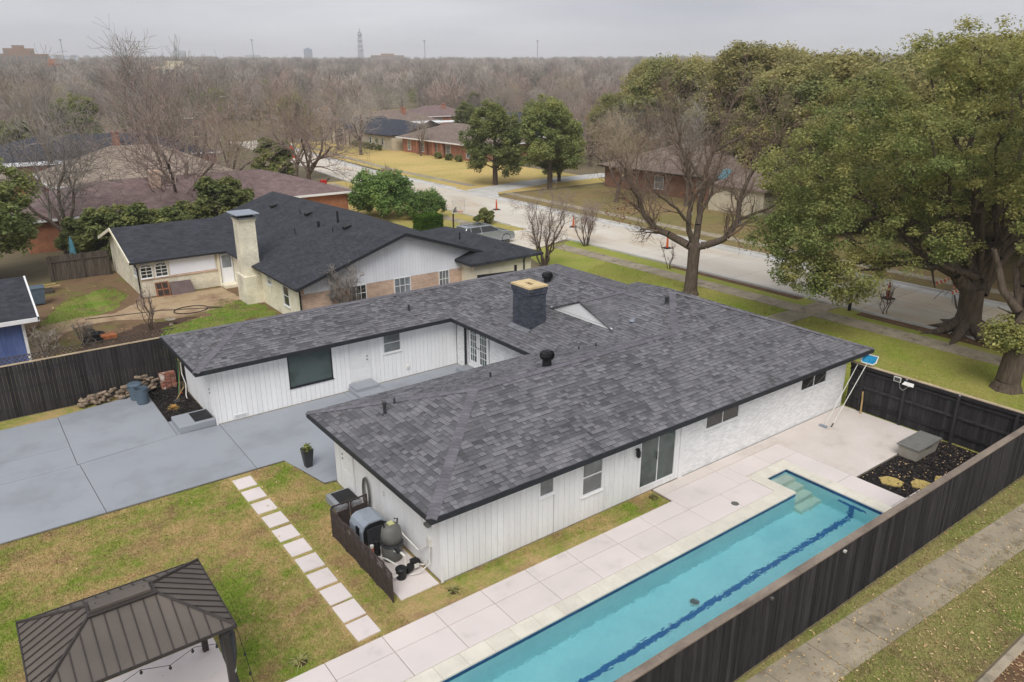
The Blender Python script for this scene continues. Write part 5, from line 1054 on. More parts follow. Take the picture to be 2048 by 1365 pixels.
# ================================================================== bins, logs, bricks, tools
M['bin'] = mat('bin_plastic', rgb(94, 110, 122), rgb(84, 98, 110), sc_=4, rough=.55, fine=.08)
def bin_(x, y, label, lidded):
    t = thing('trash_can', label, 'trash can', (x, y, .04)); b = MB(); b.lathe((x, y, .04), [(.22, 0), (.235, .05), (.27, .64), (.285, .65), (.285, .69), (.262, .69), (.255, .64), (.21, .06), (.01, .06)], 22); bd = b.build('body', M['bin'], t, smooth=False)
    for s_ in (-1, 1): b = MB(); b.tube([(x + s_ * .27, y - .07, .56), (x + s_ * .33, y - .05, .56), (x + s_ * .33, y + .05, .56), (x + s_ * .27, y + .07, .56)], .015, 5); b.build('handle', M['bin'], t)
    if lidded: b = MB(); b.lathe((x, y, .70), [(.30, 0), (.30, .03), (.25, .07), (.05, .09)], 22); b.build('lid', M['bin'], t)
bin_(4.98, 32.78, 'open grey-blue trash can at the patio corner', False); bin_(4.86, 33.42, 'lidded grey-blue trash can behind the open one', True)
M['logwood'] = mat('split_log', rgb(158, 140, 120), rgb(124, 108, 92), sc_=6, rough=.95, fine=.3, fs=18, rnd=.2)
for i in range(78):
    f = random.random(); x = 2.75 + 3.1 * f; hmax = .14 + .55 * min(1, f * 1.4); z = .07 + hmax * random.random() ** 1.3; y = 33.95 + random.uniform(-.26, .24) * (1 - z); a = random.uniform(-.9, .9) - (1.1 if f < .35 else .3); l = random.uniform(.22, .36); r_ = random.uniform(.05, .085)
    el = random.uniform(-.15, .35); d = Vector((math.cos(a) * math.cos(el), math.sin(a) * math.cos(el), math.sin(el))) * l / 2; b = MB(); c = Vector((x, y, z + .05)); b.tube([c - d, c + d], [r_, r_ * random.uniform(.75, 1)], 6); b.build('firewood_log', M['logwood'], label='split grey-brown log in the firewood heap by the black fence', cat='log', group='firewood heap')
M['brickred'] = mat('old_brick', rgb(170, 116, 98), rgb(140, 92, 78), sc_=5, rough=.95, fine=.2, rnd=.25, c3=rgb(206, 196, 184), s3=4, lo3=.52, hi3=.6)
bs = thing('brick_stack', 'stack of reclaimed red bricks beside the firewood', 'brick stack', (6.3, 34.0, 0))
me_b = MB().box(-.1, .1, -.045, .045, 0, .062).build('brick', M['brickred'], bs, ).data
first = bs.children[0]; first.location = (6.3, 34.1, .0)
for k in range(11):
    for i in range(3):
        for j in range(3):
            o = bpy.data.objects.new('brick', me_b); COL.objects.link(o); o.parent = bs; o.matrix_parent_inverse = Matrix.Translation(-LOC[bs.name]); o.location = (6.08 + i * .215 + random.uniform(-.01, .01), 33.92 + j * .1 + random.uniform(-.012, .012), .012 + k * .065); o.rotation_euler = (0, 0, random.uniform(-.06, .06))
first.location = (6.3, 34.25, .02)
def pole(name, label, pts, r_, m_, cat, extra=()):
    t = thing(name, label, cat, pts[0]); b = MB(); b.tube(pts, r_, 6); b.build('handle', M[m_], t)
    for (nm, bb, mm) in extra: bb.build(nm, M[mm], t)
M['green'] = mat('green_handle', rgb(70, 130, 80), rgb(60, 116, 70), sc_=5, rough=.5); M['yellow'] = mat('yellow_plastic', rgb(206, 196, 60), rgb(190, 180, 50), sc_=5, rough=.5)
hd = MB(); hd.tube([(6.32, 32.40, .03), (6.29, 32.25, .02)], .03, 5); tp = MB(); tp.tube([(6.78, 33.72, 1.26), (6.80, 33.78, 1.42)], .02, 6)
pole('garden_rake', 'green handled rake with yellow grip leaning by the wall', [(6.32, 32.40, .03), (6.78, 33.72, 1.28)], .014, 'green', 'rake', (('head', hd, 'yellow'), ('grip', tp, 'yellow')))
hd = MB(); hd.box(6.4, 6.6, 32.9, 32.93, 0, .06); pole('broom', 'wooden handled broom leaning in the fence corner', [(6.5, 32.95, .03), (6.9, 33.9, 1.55)], .014, 'timber', 'broom', (('head', hd, 'orange'),))
hd = MB(); hd.raw([(6.05, 32.05, .02), (6.28, 32.12, .02), (6.32, 32.3, .06), (6.2, 32.36, .07), (6.05, 32.25, .05)], [(0, 1, 2, 3, 4)]); pole('shovel', 'shovel with pale wooden handle lying across the bed', [(6.22, 32.3, .08), (6.62, 32.62, .42)], .018, 'timber', 'shovel', (('blade', hd, 'metal'),))
b = MB(); b.tube([(6.78, 33.3, 1.3), (6.70, 33.0, .9), (6.74, 32.7, .5), (6.62, 32.4, .1), (6.6, 32.2, .03)], .02, 6); b.build('hose', M['pvc'], label='short pale hose hanging by the side wall', cat='hose')
# ================================================================== deck corner
bx = thing('deck_box', 'beige plastic storage box with grey lid by the end fence', 'storage box', (26.6, 10.95, .03))
b = MB(); b.raw([(25.80, 10.62, .04), (27.22, 10.62, .04), (27.22, 11.24, .04), (25.80, 11.24, .04), (25.72, 10.56, .5), (27.30, 10.56, .5), (27.30, 11.30, .5), (25.72, 11.30, .5)], [(0, 3, 2, 1), (0, 1, 5, 4), (1, 2, 6, 5), (2, 3, 7, 6), (3, 0, 4, 7), (4, 5, 6, 7)]); b.build('body', mat('beige_plastic', rgb(176, 170, 158), rgb(164, 158, 146), sc_=3, rough=.5, fine=.04), bx)
b = MB(); b.cbox(25.68, 27.34, 10.52, 11.34, .502, .58, .03); b.build('lid', mat('lid_grey', rgb(122, 121, 116), rgb(110, 109, 104), sc_=3, rough=.55, fine=.06), bx); b = MB(); b.box(26.3, 26.7, 10.545, 10.575, .42, .48); b.build('latch', M['midgrey'], bx)
for i, (cx, cy_, r_) in enumerate(((23.75, 10.42, .42), (24.35, 9.72, .40), (25.15, 9.35, .36))):
    n = 7; b = MB(); b.prism([(cx + r_ * random.uniform(.75, 1.1) * math.cos(2 * math.pi * k / n + i), cy_ + r_ * random.uniform(.75, 1.1) * math.sin(2 * math.pi * k / n + i)) for k in range(n)], .0, .075); b.build('flagstone', M['flag'], label=('yellow flagstone touching the pale deck slabs', 'yellow flagstone in the middle of three in the mulch', 'yellow flagstone farthest from the pale deck slabs')[i], cat='flagstone', group='flagstones in the mulch bed')
for nm, n, x0, x1, y0, y1 in (('mulch_chips', 5200, 23.15, 28.2, 8.15, 11.25), ('bed_chips', 1500, 5.4, 6.8, 30.25, 34.2)):
    c = np.stack([rng.uniform(x0, x1, n), rng.uniform(y0, y1, n), rng.uniform(.03, .075, n)], 1); a = rng.normal(size=(n, 3)); a[:, 2] *= .4; a /= np.linalg.norm(a, axis=1)[:, None]; p = np.cross(a, rng.normal(size=(n, 3))); p /= np.linalg.norm(p, axis=1)[:, None]
    s1, s2 = rng.uniform(.02, .055, n)[:, None], rng.uniform(.008, .02, n)[:, None]; V = np.concatenate([c - a * s1 - p * s2, c + a * s1 - p * s2, c + a * s1 + p * s2, c - a * s1 + p * s2], 1).reshape(-1, 3); F = np.arange(4 * n).reshape(-1, 4)
    link(nm, mesh_np(nm, V, F, M['mulchchip'], rng.random(n)), kind='stuff', label='loose dark mulch chips in the bed' if x0 > 20 else 'loose chips in the side bed')
# pool net and brush leaning on the end fence
nt1 = thing('pool_net', 'blue pool skimmer net on a white pole leaning over the fence', 'pool net', (25.95, 14.1, .05)); M['netblue'] = mat('net_blue', rgb(40, 148, 190), rgb(30, 124, 168), sc_=8, rough=.7, fine=.2, fs=30)
base, tip = Vector((25.98, 14.02, .06)), Vector((28.30, 14.2, 2.08)); b = MB(); b.tube([base, tip], .016, 8); b.build('pole', M['pvc'], nt1); b = MB(); b.tube([base, base + (tip - base) * .06], .022, 8); b.build('grip', M['black'], nt1)
d = (tip - base).normalized(); sd_ = d.cross(Vector((0, 0, 1))).normalized(); o_ = tip + d * .05
fr = [o_ - sd_ * .22, o_ - sd_ * .30 + d * .12, o_ - sd_ * .27 + d * .42, o_ + sd_ * .27 + d * .42, o_ + sd_ * .30 + d * .12, o_ + sd_ * .22, o_ - sd_ * .22]
b = MB(); b.tube(fr, .028, 6); b.build('net_frame', M['pvc'], nt1); ctr = o_ + d * .23 - Vector((0, 0, .12)); b = MB()
for p, q in zip(fr, fr[1:]): b.face([p, q, ctr])
b.build('net', M['netblue'], nt1)
br_ = thing('pool_brush', 'pool brush on a white pole beside the blue net', 'pool brush', (25.8, 14.2, .05)); b = MB(); b.tube([(25.85, 14.22, .06), (28.28, 14.55, 1.98)], .016, 8); b.build('pole', M['pvc'], br_); b = MB(); b.box(25.70, 25.82, 14.08, 14.38, .05, .12); b.build('brush_head', M['ltgrey'], br_)
b = MB(); b.tube([(28.05, 14.0, 0), (28.22, 14.1, .55), (28.2, 14.12, .95)], .035, 6); b.build('driftwood_stick', M['timber'], label='bare crooked stick standing against the end fence', cat='stick')
fl = thing('solar_floodlight', 'white twin-head solar floodlight mounted on the end fence', 'floodlight', (28.3, 12.6, 1.85)); b = MB(); b.box(28.19, 28.23, 12.72, 13.0, 1.80, 2.0); b.build('solar_panel_frame', M['pvc'], fl); b = MB(); b.box(28.18, 28.188, 12.75, 12.97, 1.83, 1.97); b.build('solar_cell', M['glassdark'], fl)
b = MB(); b.lathe((28.2, 12.4, 1.74), [(.05, 0), (.06, .1), (.02, .13)], 8); b.raw([(28.22, 12.22, 1.86), (28.22, 12.58, 1.86), (28.1, 12.62, 1.80), (28.1, 12.18, 1.80), (28.22, 12.22, 1.9), (28.22, 12.58, 1.9)], [(0, 1, 2, 3), (4, 3, 2, 5), (0, 4, 5, 1)]); b.build('lamp_heads', M['pvc'], fl); b = MB(); b.tube([(28.22, 12.78, 1.80), (28.22, 12.72, 1.58), (28.22, 12.6, 1.52), (28.22, 12.45, 1.68)], .008, 4); b.build('cable', M['pvc'], fl)
# camera on the side fence
for (x, lb) in ((16.2, 'small white lamp on the outside of the side fence'), (13.2, 'small dark lamp clipped below the side fence cap')):
    t = thing('fence_lamp', lb, 'lamp', (x, 7.9, 1.8)); b = MB(); b.cbox(x, x + .06, 7.88, 7.955, 1.79, 1.855, .01); b.build('housing', M['pvc'] if x > 15 else M['midgrey'], t); b = MB(); b.box(x + .008, x + .052, 7.873, 7.879, 1.795, 1.84); b.build('lens', M['glassdark'], t)
# ================================================================== street furniture
ct = thing('traffic_cone', 'slim orange traffic post with white bands and black base on the street', 'traffic cone', (0, 0, 0), 'traffic posts along the street')
b = MB(); b.cbox(-.3, .3, -.3, .3, 0, .07, .02); b.build('base', M['black'], ct); b = MB(); b.lathe((0, 0, .07), [(.11, 0), (.09, .3), (.075, .75), (.05, .98), (.03, 1.0)], 12); b.build('post', M['orange'], ct)
for z in (.55, .8): b = MB(); b.lathe((0, 0, z), [(.095 - .03 * z, 0), (.09 - .03 * z, .13)], 12); b.build('band', M['pvc'], ct)
cp = [(45.6, 40.4), (45.5, 82.7), (45.6, 63.9), (45.6, 51.8), (45.5, 22.2), (47.3, 97)]
for i, (x, y) in enumerate(cp):
    lb = 'banded orange traffic post on the street ' + ('behind the bare oak trunk', 'opposite the bright green shrub tree', 'opposite the clipped hedge', 'behind the crape myrtles', 'behind the black mailbox', 'opposite the yellow lawn')[i]
    if i == 0: ct.location = (x, y, .01); ct['label'] = lb
    else: dup(ct, (x, y, .01), i * .7, label=lb)
bc = thing('barricade', 'orange and white striped folding barricade lying near the oak', 'barricade', (48.4, 19.8, 0)); M['stripe'] = None
m, nt_, b_, o__ = newmat('barricade_stripe'); g_ = NG(nt_); wv2 = g_.n("ShaderNodeTexWave"); wv2.inputs['Scale'].default_value = 1.3; wv2.bands_direction = 'DIAGONAL'; g_.l(g_.pos(), wv2.inputs['Vector']); nt_.links.new(g_.mix(g_.ramp(wv2.outputs['Fac'], 0, 1, .48, .52), rgb(214, 108, 64), rgb(226, 216, 206)), b_.inputs['Base Color']); M['stripe'] = m
for (y, z0) in ((19.4, .95), (19.4, .55), (20.4, .9)): b = MB(); b.box(47.6, 49.2, y, y + .04, z0, z0 + .24); b.build('striped_board', M['stripe'], bc)
for x in (47.7, 49.05): b = MB(); b.tube([(x, 19.35, 0), (x, 19.55, 1.25), (x, 20.45, 0)], .03, 5); b.build('leg', M['metal'], bc)
b = MB(); b.tube([(46.6, 18.6, .05), (49.4, 20.0, .05)], .04, 5); b.build('foot_rail', M['black'], bc)
mb_ = thing('mailbox', 'black mailbox on a square black post at the kerb', 'mailbox', (41.3, 22.25, 0)); b = MB(); b.box(41.2, 41.34, 22.18, 22.32, 0, 1.15); b.box(41.17, 41.37, 22.15, 22.35, .55, .62); b.build('post', M['black'], mb_)
pr = [(-.12, 0), (-.12, .18), (-.07, .26), (.07, .26), (.12, .18), (.12, 0)]; b = MB(); n = 6; b.raw([(40.95 + .0, 22.25 + y, 1.15 + z) for y, z in pr] + [(41.55, 22.25 + y, 1.15 + z) for y, z in pr], [tuple(range(n)), tuple(range(2 * n - 1, n - 1, -1))] + [(k, n + k, n + (k + 1) % n, (k + 1) % n) for k in range(n)]); b.build('box', M['black'], mb_)
hp_ = thing('basketball_hoop', 'basketball hoop with clear backboard on a dark pole', 'basketball hoop', (35, 55.5, 0)); b = MB(); b.tube([(35.05, 55.6, 0), (35.05, 55.6, 2.0), (35.35, 55.55, 2.35)], .07, 8); b.build('pole', mat('maroon_pole', rgb(58, 40, 44)), hp_)
b = MB()
for (x0, x1, z0, z1) in ((34.85, 36.2, 2.96, 3.02), (34.85, 36.2, 1.86, 1.92), (34.85, 34.91, 1.92, 2.96), (36.14, 36.2, 1.92, 2.96), (35.3, 35.75, 2.42, 2.45), (35.3, 35.33, 2.0, 2.42), (35.72, 35.75, 2.0, 2.42)): b.box(x0, x1, 55.40, 55.44, z0, z1)
b.build('board_frame', M['pvc'], hp_)
m, nt_, b_, o__ = newmat('acrylic'); nt_.nodes.remove(b_); tb = nt_.nodes.new("ShaderNodeBsdfTransparent"); gb2 = nt_.nodes.new("ShaderNodeBsdfGlossy"); ms2 = nt_.nodes.new("ShaderNodeMixShader"); ms2.inputs[0].default_value = .15; gb2.inputs['Roughness'].default_value = .1; nt_.links.new(tb.outputs[0], ms2.inputs[1]); nt_.links.new(gb2.outputs[0], ms2.inputs[2]); nt_.links.new(ms2.outputs[0], o__.inputs[0]); M['acrylic'] = m
b = MB(); b.box(34.91, 36.14, 55.415, 55.425, 1.92, 2.96); b.build('backboard', M['acrylic'], hp_); b = MB(); b.tube([(35.52 + .22 * math.cos(a), 55.15 + .22 * math.sin(a), 2.0) for a in [2 * math.pi * i / 14 for i in range(15)]], .02, 5); b.build('rim', M['orange'], hp_)
b = MB(); b.box(35.0, 35.4, 55.45, 55.7, 1.9, 2.15); b.build('bracket', M['metal'], hp_)
# car
cr_ = thing('parked_car', 'silver-grey crossover car with black wheels beside the charcoal garage', 'car', (35, 50.8, 0)); M['carpaint'] = mat('silver_paint', rgb(160, 166, 174), rgb(150, 156, 164), sc_=2, rough=.25, metal=.5, fine=.03, coat=1); M['tyre'] = mat('tyre', rgb(34, 34, 36), rough=.9)
def carsec(pts, hw, top):
    return pts
side = [(32.45, .35), (32.4, .75), (32.5, 1.05), (32.75, 1.12), (36.0, 1.12), (36.9, 1.0), (37.35, .88), (37.45, .6), (37.4, .32)]
b = MB(); n = len(side); Y0c, Y1c = 49.86, 51.74
rows = [(Y0c, .97, 0), (Y0c - .03, 1, .0), (Y1c + .03, 1, 0), (Y1c, .97, 0)]
V = [(35 + (x - 35) * (1 if abs(y - 50.8) < .9 else .995), y, z) for y in (Y0c - .02, Y0c + .08, Y1c - .08, Y1c + .02) for x, z in [(x, (z if abs(y - 50.8) > .9 or z < .9 else z + .03)) for x, z in side]]
Fs = [(r_ * n + k, r_ * n + (k + 1) % n, (r_ + 1) * n + (k + 1) % n, (r_ + 1) * n + k) for r_ in range(3) for k in range(n)] + [tuple(range(n - 1, -1, -1)), tuple(range(3 * n, 4 * n))]
b.raw(V, Fs); b.build('body', M['carpaint'], cr_, smooth=False)
cab0 = [(32.55, 1.10), (36.05, 1.12)]; b = MB(); lo = [(32.50, 49.92), (36.15, 49.92), (36.15, 51.68), (32.50, 51.68)]; hi = [(32.85, 50.12), (35.15, 50.12), (35.15, 51.48), (32.85, 51.48)]
b.raw([(x, y, 1.10) for x, y in lo] + [(x, y, 1.60) for x, y in hi], [(0, 1, 5, 4), (1, 2, 6, 5), (2, 3, 7, 6), (3, 0, 4, 7)]); b.build('windows', M['glassdark'], cr_)
b = MB(); b.cbox(32.78, 35.22, 50.08, 51.52, 1.58, 1.67, .05); b.build('roof', M['carpaint'], cr_); b = MB(); b.box(33.2, 34.9, 50.35, 51.25, 1.672, 1.678); b.build('roof_glass', M['glassdark'], cr_)
for xa, xb in (((32.50, 1.10), (32.85, 1.60)), ((36.15, 1.10), (35.15, 1.60)), ((34.2, 1.1), (34.15, 1.6)), ((33.2, 1.1), (33.2, 1.6))):
    for s_, ya, yb in ((0, 49.92, 50.12), (1, 51.68, 51.48)): b = MB(); b.tube([(xa[0], ya, xa[1]), (xb[0], yb, xb[1])], .04, 5); b.build('pillar', M['carpaint'], cr_)
for y in (50.2, 51.4): b = MB(); b.tube([(33.0, y, 1.70), (33.3, y, 1.74), (34.7, y, 1.74), (35.0, y, 1.70)], .02, 5); b.build('roof_rail', M['metal'], cr_)
for (x, y) in ((36.55, 49.9), (36.55, 51.5), (33.35, 49.9), (33.35, 51.5)):
    w1 = MB(); w1.tube([(x, y - .02, .37), (x, y + .22, .37)], .37, 20); wo2 = w1.build('wheel', M['tyre'], cr_); w2 = MB()
    for k in range(5): a = 2 * math.pi * k / 5; w2.tube([(x, y - .03, .37), (x + .24 * math.cos(a), y - .03, .37 + .24 * math.sin(a))], .03, 4)
    w2.tube([(x + .25 * math.cos(a), y - .03, .37 + .25 * math.sin(a)) for a in [2 * math.pi * i / 16 for i in range(17)]], .03, 5); w2.build('rim', M['midgrey'], wo2)
    b = MB(); b.tube([(x + .44 * math.cos(a), y - .03 if y < 50.8 else y + .23, .37 + .44 * math.sin(a)) for a in [math.pi * i / 10 for i in range(11)]], .05, 5); b.build('wheel_arch', M['tyre'], cr_)
for y in (50.05, 51.35): b = MB(); b.box(37.36, 37.47, y, y + .25, .72, .86); b.build('headlight', M['glasspale'], cr_)
for y in (49.78, 51.7): b = MB(); b.box(35.7, 35.9, y, y + .14, 1.1, 1.26); b.build('mirror', M['carpaint'], cr_)
# distant roadworks
tl = thing('portable_toilet', 'red-orange portable toilet with white roof beside the far street', 'portable toilet', (48.8, 129, 0)); b = MB(); b.box(48.1, 49.4, 128.4, 129.7, 0, 2.1); b.build('cabin', mat('red_plastic', rgb(206, 78, 48), rgb(190, 70, 44), rough=.5), tl); b = MB(); b.cbox(48.05, 49.45, 128.35, 129.75, 2.1, 2.35, .12); b.build('roof', M['pvc'], tl); b = MB(); b.box(48.05, 48.09, 128.6, 129.5, .1, 2.0); b.build('door', M['orange'], tl)
dr = thing('barrel', 'yellow-green drum beside the portable toilet', 'barrel', (47.9, 127.5, 0)); b = MB(); b.lathe((47.9, 127.5, 0), [(.35, 0), (.38, .3), (.35, .9), (.3, .95)], 12); b.build('drum', M['yellow'], dr); b = MB(); b.lathe((47.9, 127.5, .95), [(.36, 0), (.36, .05), (.1, .08)], 12); b.build('lid', M['black'], dr)
gn = thing('generator', 'small red portable machine with black handle on the verge', 'generator', (38.5, 91.5, 0)); b = MB(); b.cbox(38.2, 38.9, 91.2, 91.8, .15, .85, .05); b.build('body', mat('red_paint', rgb(196, 50, 44)), gn); b = MB(); b.tube([(38.9, 91.3, .6), (39.4, 91.3, 1.0), (39.4, 91.7, 1.0), (38.9, 91.7, .6)], .05, 5); b.build('handle', M['black'], gn); b = MB(); b.tube([(38.5, 91.15, .18), (38.5, 91.85, .18)], .18, 10); b.build('wheels', M['tyre'], gn)
ys_ = thing('yard_sign', 'small blue and white yard sign across the street', 'yard sign', (57.5, 42.7, 0)); b = MB(); b.box(57.48, 57.5, 42.35, 43.0, .4, .85); b.build('panel', mat('sign_blue', rgb(60, 66, 120)), ys_); b = MB(); b.box(57.465, 57.478, 42.45, 42.9, .5, .72); b.build('white_patch', M['pvc'], ys_)
for y in (42.45, 42.9): b = MB(); b.tube([(57.49, y, 0), (57.49, y, .4)], .01, 4); b.build('stake', M['metal'], ys_)
fgp = thing('flag', 'small striped flag hanging on a pole across the street', 'flag', (59.3, 49.6, 0)); b = MB(); b.tube([(59.3, 49.6, 0), (59.3, 49.6, 2.3)], .02, 6); b.build('pole', M['pvc'], fgp); m_r = mat('flag_red', rgb(176, 64, 66))
for k in range(7): b = MB(); b.box(59.29, 59.31, 49.28 + k * .04, 49.318 + k * .04, 1.3 - .02 * k, 2.2 - .03 * k); b.build('stripe', m_r if k % 2 == 0 else M['pvc'], fgp)
# ================================================================== clutter in the dirt yard
lp_ = thing('leaning_door_panel', 'brown wooden door panel leaning against the cream wing', 'door panel', (9.9, 49.9, 0)); M['doorwood'] = mat('door_wood', rgb(148, 100, 72), rgb(124, 84, 62), sc_=3, rough=.85)
b = MB(); b.raw([(9.42, 49.85, 0), (10.25, 49.85, 0), (10.28, 50.28, .86), (9.46, 50.28, .86), (9.42, 49.9, 0), (10.25, 49.9, 0), (10.28, 50.32, .86), (9.46, 50.32, .86)], [(0, 1, 2, 3), (4, 7, 6, 5), (3, 2, 6, 7), (0, 3, 7, 4), (1, 5, 6, 2)]); b.build('panel', M['doorwood'], lp_)
for i in range(2):
    for j in range(2): u, v = 9.52 + i * .36, .08 + j * .4; b = MB(); f = lambda vv: 49.84 + vv * .5; b.raw([(u, f(v), v), (u + .3, f(v), v), (u + .3, f(v + .32), v + .32), (u, f(v + .32), v + .32)], [(0, 1, 2, 3)]); b.build('inset', M['browntrim'], lp_)
b = MB(); b.raw([(10.3, 49.8, 0), (11.72, 49.8, 0), (11.6, 50.25, .74), (10.32, 50.25, .78), (10.3, 49.84, 0), (11.72, 49.84, 0), (11.6, 50.29, .74), (10.32, 50.29, .78)], [(0, 1, 2, 3), (4, 7, 6, 5), (3, 2, 6, 7), (0, 3, 7, 4), (1, 5, 6, 2)]); b.build('leaning_board', mat('grey_board', rgb(112, 98, 96), rgb(102, 88, 86), rough=.8), label='flat grey-brown board leaning against the cream wing', cat='board')
b = MB(); b.tube([(10.35 + .95 * math.cos(a), 45.75 + .78 * math.sin(a), .05) for a in [2 * math.pi * i / 24 for i in range(25)]], .025, 5); b.tube([(11.3, 45.75, .05), (12, 45.1, .05), (9, 46.6, .05), (5, 47.4, .05)], .02, 4); b.build('garden_hose', M['black'], label='black hose lying in a loop on the neighbour patio', cat='hose')
wb = thing('wheeled_bin', 'dark blue-grey bin beside the lumber in the dirt yard', 'bin', (3.3, 52.6, 0)); b = MB(); b.raw([(2.95, 52.3, .1), (3.6, 52.3, .1), (3.6, 52.95, .1), (2.95, 52.95, .1), (2.85, 52.2, 1.05), (3.7, 52.2, 1.05), (3.7, 53.05, 1.05), (2.85, 53.05, 1.05)], [(0, 3, 2, 1), (0, 1, 5, 4), (1, 2, 6, 5), (2, 3, 7, 6), (3, 0, 4, 7), (4, 5, 6, 7)]); b.build('body', M['bin'], wb); b = MB(); b.cbox(2.82, 3.73, 52.17, 53.08, 1.052, 1.13, .03); b.build('lid', M['bin'], wb)
for k, (x, y, z, l, a, lb) in enumerate(((3.0, 55.2, .5, 3.2, .12, 'long plank on top of the lumber heap by the old fence'), (2.4, 55.6, .42, 2.4, .05, 'plank under the longest one in the lumber heap'), (2.2, 54.9, .60, 1.6, -.35, 'short plank lying askew on the lumber heap'), (3.2, 55.9, .2, 3.4, .1, 'lowest plank of the lumber heap'))):
    d = Vector((math.cos(a), math.sin(a), 0)) * l / 2; p = Vector((-d.y, d.x, 0)).normalized() * .08; c = Vector((x, y, z)); b = MB(); q = [c - d - p, c + d - p, c + d + p, c - d + p]; b.prism([(v.x, v.y) for v in q], z, z + .05); b.build('plank', M['timber'], label=lb, cat='plank')
b = MB(); b.box(1.2, 4.4, 55.0, 55.9, 0, .2); b.build('lumber_bearer', M['oldwood'], label='low timber base under the lumber heap', cat='timber')
mw = thing('scrap_mower', 'old dark lawn mower with orange deck half buried in twigs', 'lawn mower', (4.9, 43, 0)); b = MB(); b.cbox(4.3, 5.0, 42.7, 43.3, .12, .5, .08); b.lathe((4.65, 43, .5), [(.22, 0), (.25, .1), (.15, .2)], 10); b.build('engine', M['black'], mw); b = MB(); b.cbox(5.05, 5.8, 42.6, 43.1, .1, .3, .04); b.build('deck', mat('rusty_orange', rgb(168, 104, 64), rgb(140, 84, 56), sc_=6, rough=.9), mw); b = MB(); b.tube([(4.3, 42.9, .5), (3.9, 43.0, .9), (3.9, 43.4, .9)], .02, 5); b.build('handle', M['midgrey'], mw)
for (x, y) in ((4.3, 42.65), (5.0, 42.62)): b = MB(); b.tube([(x, y, .14), (x, y - .08, .14)], .14, 12); b.build('wheel', M['tyre'], mw)
b = MB(); b.tube([(5.0 + .35 * math.cos(a), 43.9 + .32 * math.sin(a), .09) for a in [2 * math.pi * i / 16 for i in range(17)]], .09, 7); b.build('discarded_car_tyre', M['tyre'], label='old tyre lying in the soil bed behind the black fence', cat='tyre')
bb_ = thing('bird_bath', 'low pale stone bird bath on the neighbour grass', 'bird bath', (8.7, 43.5, 0)); b = MB(); b.lathe((8.7, 43.5, 0), [(.14, 0), (.08, .12), (.08, .25)], 12); b.build('pedestal', M['concrete'], bb_); b = MB(); b.lathe((8.7, 43.5, .25), [(.1, 0), (.26, .06), (.28, .09), (.24, .09), (.02, .05)], 14); b.build('bowl', M['concrete'], bb_)
um = thing('folded_umbrella', 'folded turquoise garden umbrella beside the orange brick house', 'umbrella', (6.6, 62, 0)); b = MB(); b.tube([(6.6, 62, 0), (6.6, 62, 2.3)], .03, 6); b.build('pole', M['pvc'], um); b = MB(); b.lathe((6.6, 62, .7), [(.22, 0), (.24, .3), (.14, 1.2), (.02, 1.6)], 9); b.build('canopy', M['tarp'], um)
# ================================================================== vegetation
def seg_mesh(name, segs, m, tone=None):
    """tubes for (p0, p1, r0, r1) segments"""
    A = np.array([(*s[0], *s[1], s[2], s[3]) for s in segs], float); Vs, Fs, off = [], [], 0; res = []
    big = np.maximum(A[:, 6], A[:, 7])
    for msk, n in ((big > .05, 7), (big <= .05, 3)):
        S = A[msk]
        if not len(S): continue
        p, q = S[:, :3], S[:, 3:6]; d = q - p; d /= np.linalg.norm(d, axis=1)[:, None] + 1e-9
        ref = np.where(np.abs(d[:, 2:3]) > .9, np.array([[1., 0, 0]]), np.array([[0, 0, 1.]])); a = np.cross(ref, d); a /= np.linalg.norm(a, axis=1)[:, None]; c = np.cross(d, a)
        an = 2 * np.pi * np.arange(n) / n; ring = a[:, None, :] * np.cos(an)[None, :, None] + c[:, None, :] * np.sin(an)[None, :, None]
        V = np.concatenate([p[:, None, :] + ring * S[:, 6][:, None, None], q[:, None, :] + ring * S[:, 7][:, None, None]], 1); k = len(S)
        idx = np.arange(k)[:, None] * 2 * n; j = np.arange(n); F = np.stack([idx + j, idx + (j + 1) % n, idx + n + (j + 1) % n, idx + n + j], 2).reshape(-1, 4) + off
        Vs.append(V.reshape(-1, 3)); Fs.append(F); off += k * 2 * n
    return mesh_np(name, np.concatenate(Vs), np.concatenate(Fs), m, smooth=True)
def grow(out, p, d, L, r, lev, maxlev, rs, wander=.22, upb=.12, nseg=4, minr=.008, kids=(2, 3), ang=(.5, 1.0), shrink=(.55, .78)):
    p = np.array(p, float); d = np.array(d, float); d /= np.linalg.norm(d)
    n = nseg if lev < 3 else 3; rr = r
    for i in range(n):
        d = d + rs.normal(size=3) * wander; d[2] += upb * (.6 if lev else .2); d /= np.linalg.norm(d)
        q = p + d * L / n; r2 = max(minr * .7, rr * (.86 if lev < 2 else .78)); out.append((p, q, rr, r2, lev))
        if lev < maxlev and (i > 0 or lev > 0):
            for _ in range(rs.integers(1, kids[0] + 1) if i < n - 1 else rs.integers(2, kids[1] + 1)):
                ax = np.cross(d, rs.normal(size=3)); ax /= np.linalg.norm(ax); th = rs.uniform(*ang); nd = d * math.cos(th) + ax * math.sin(th)
                grow(out, q, nd, L * rs.uniform(*shrink), max(minr, r2 * rs.uniform(.45, .68)), lev + 1, maxlev, rs, wander, upb, nseg, minr, kids, ang, shrink)
        p, rr = q, r2
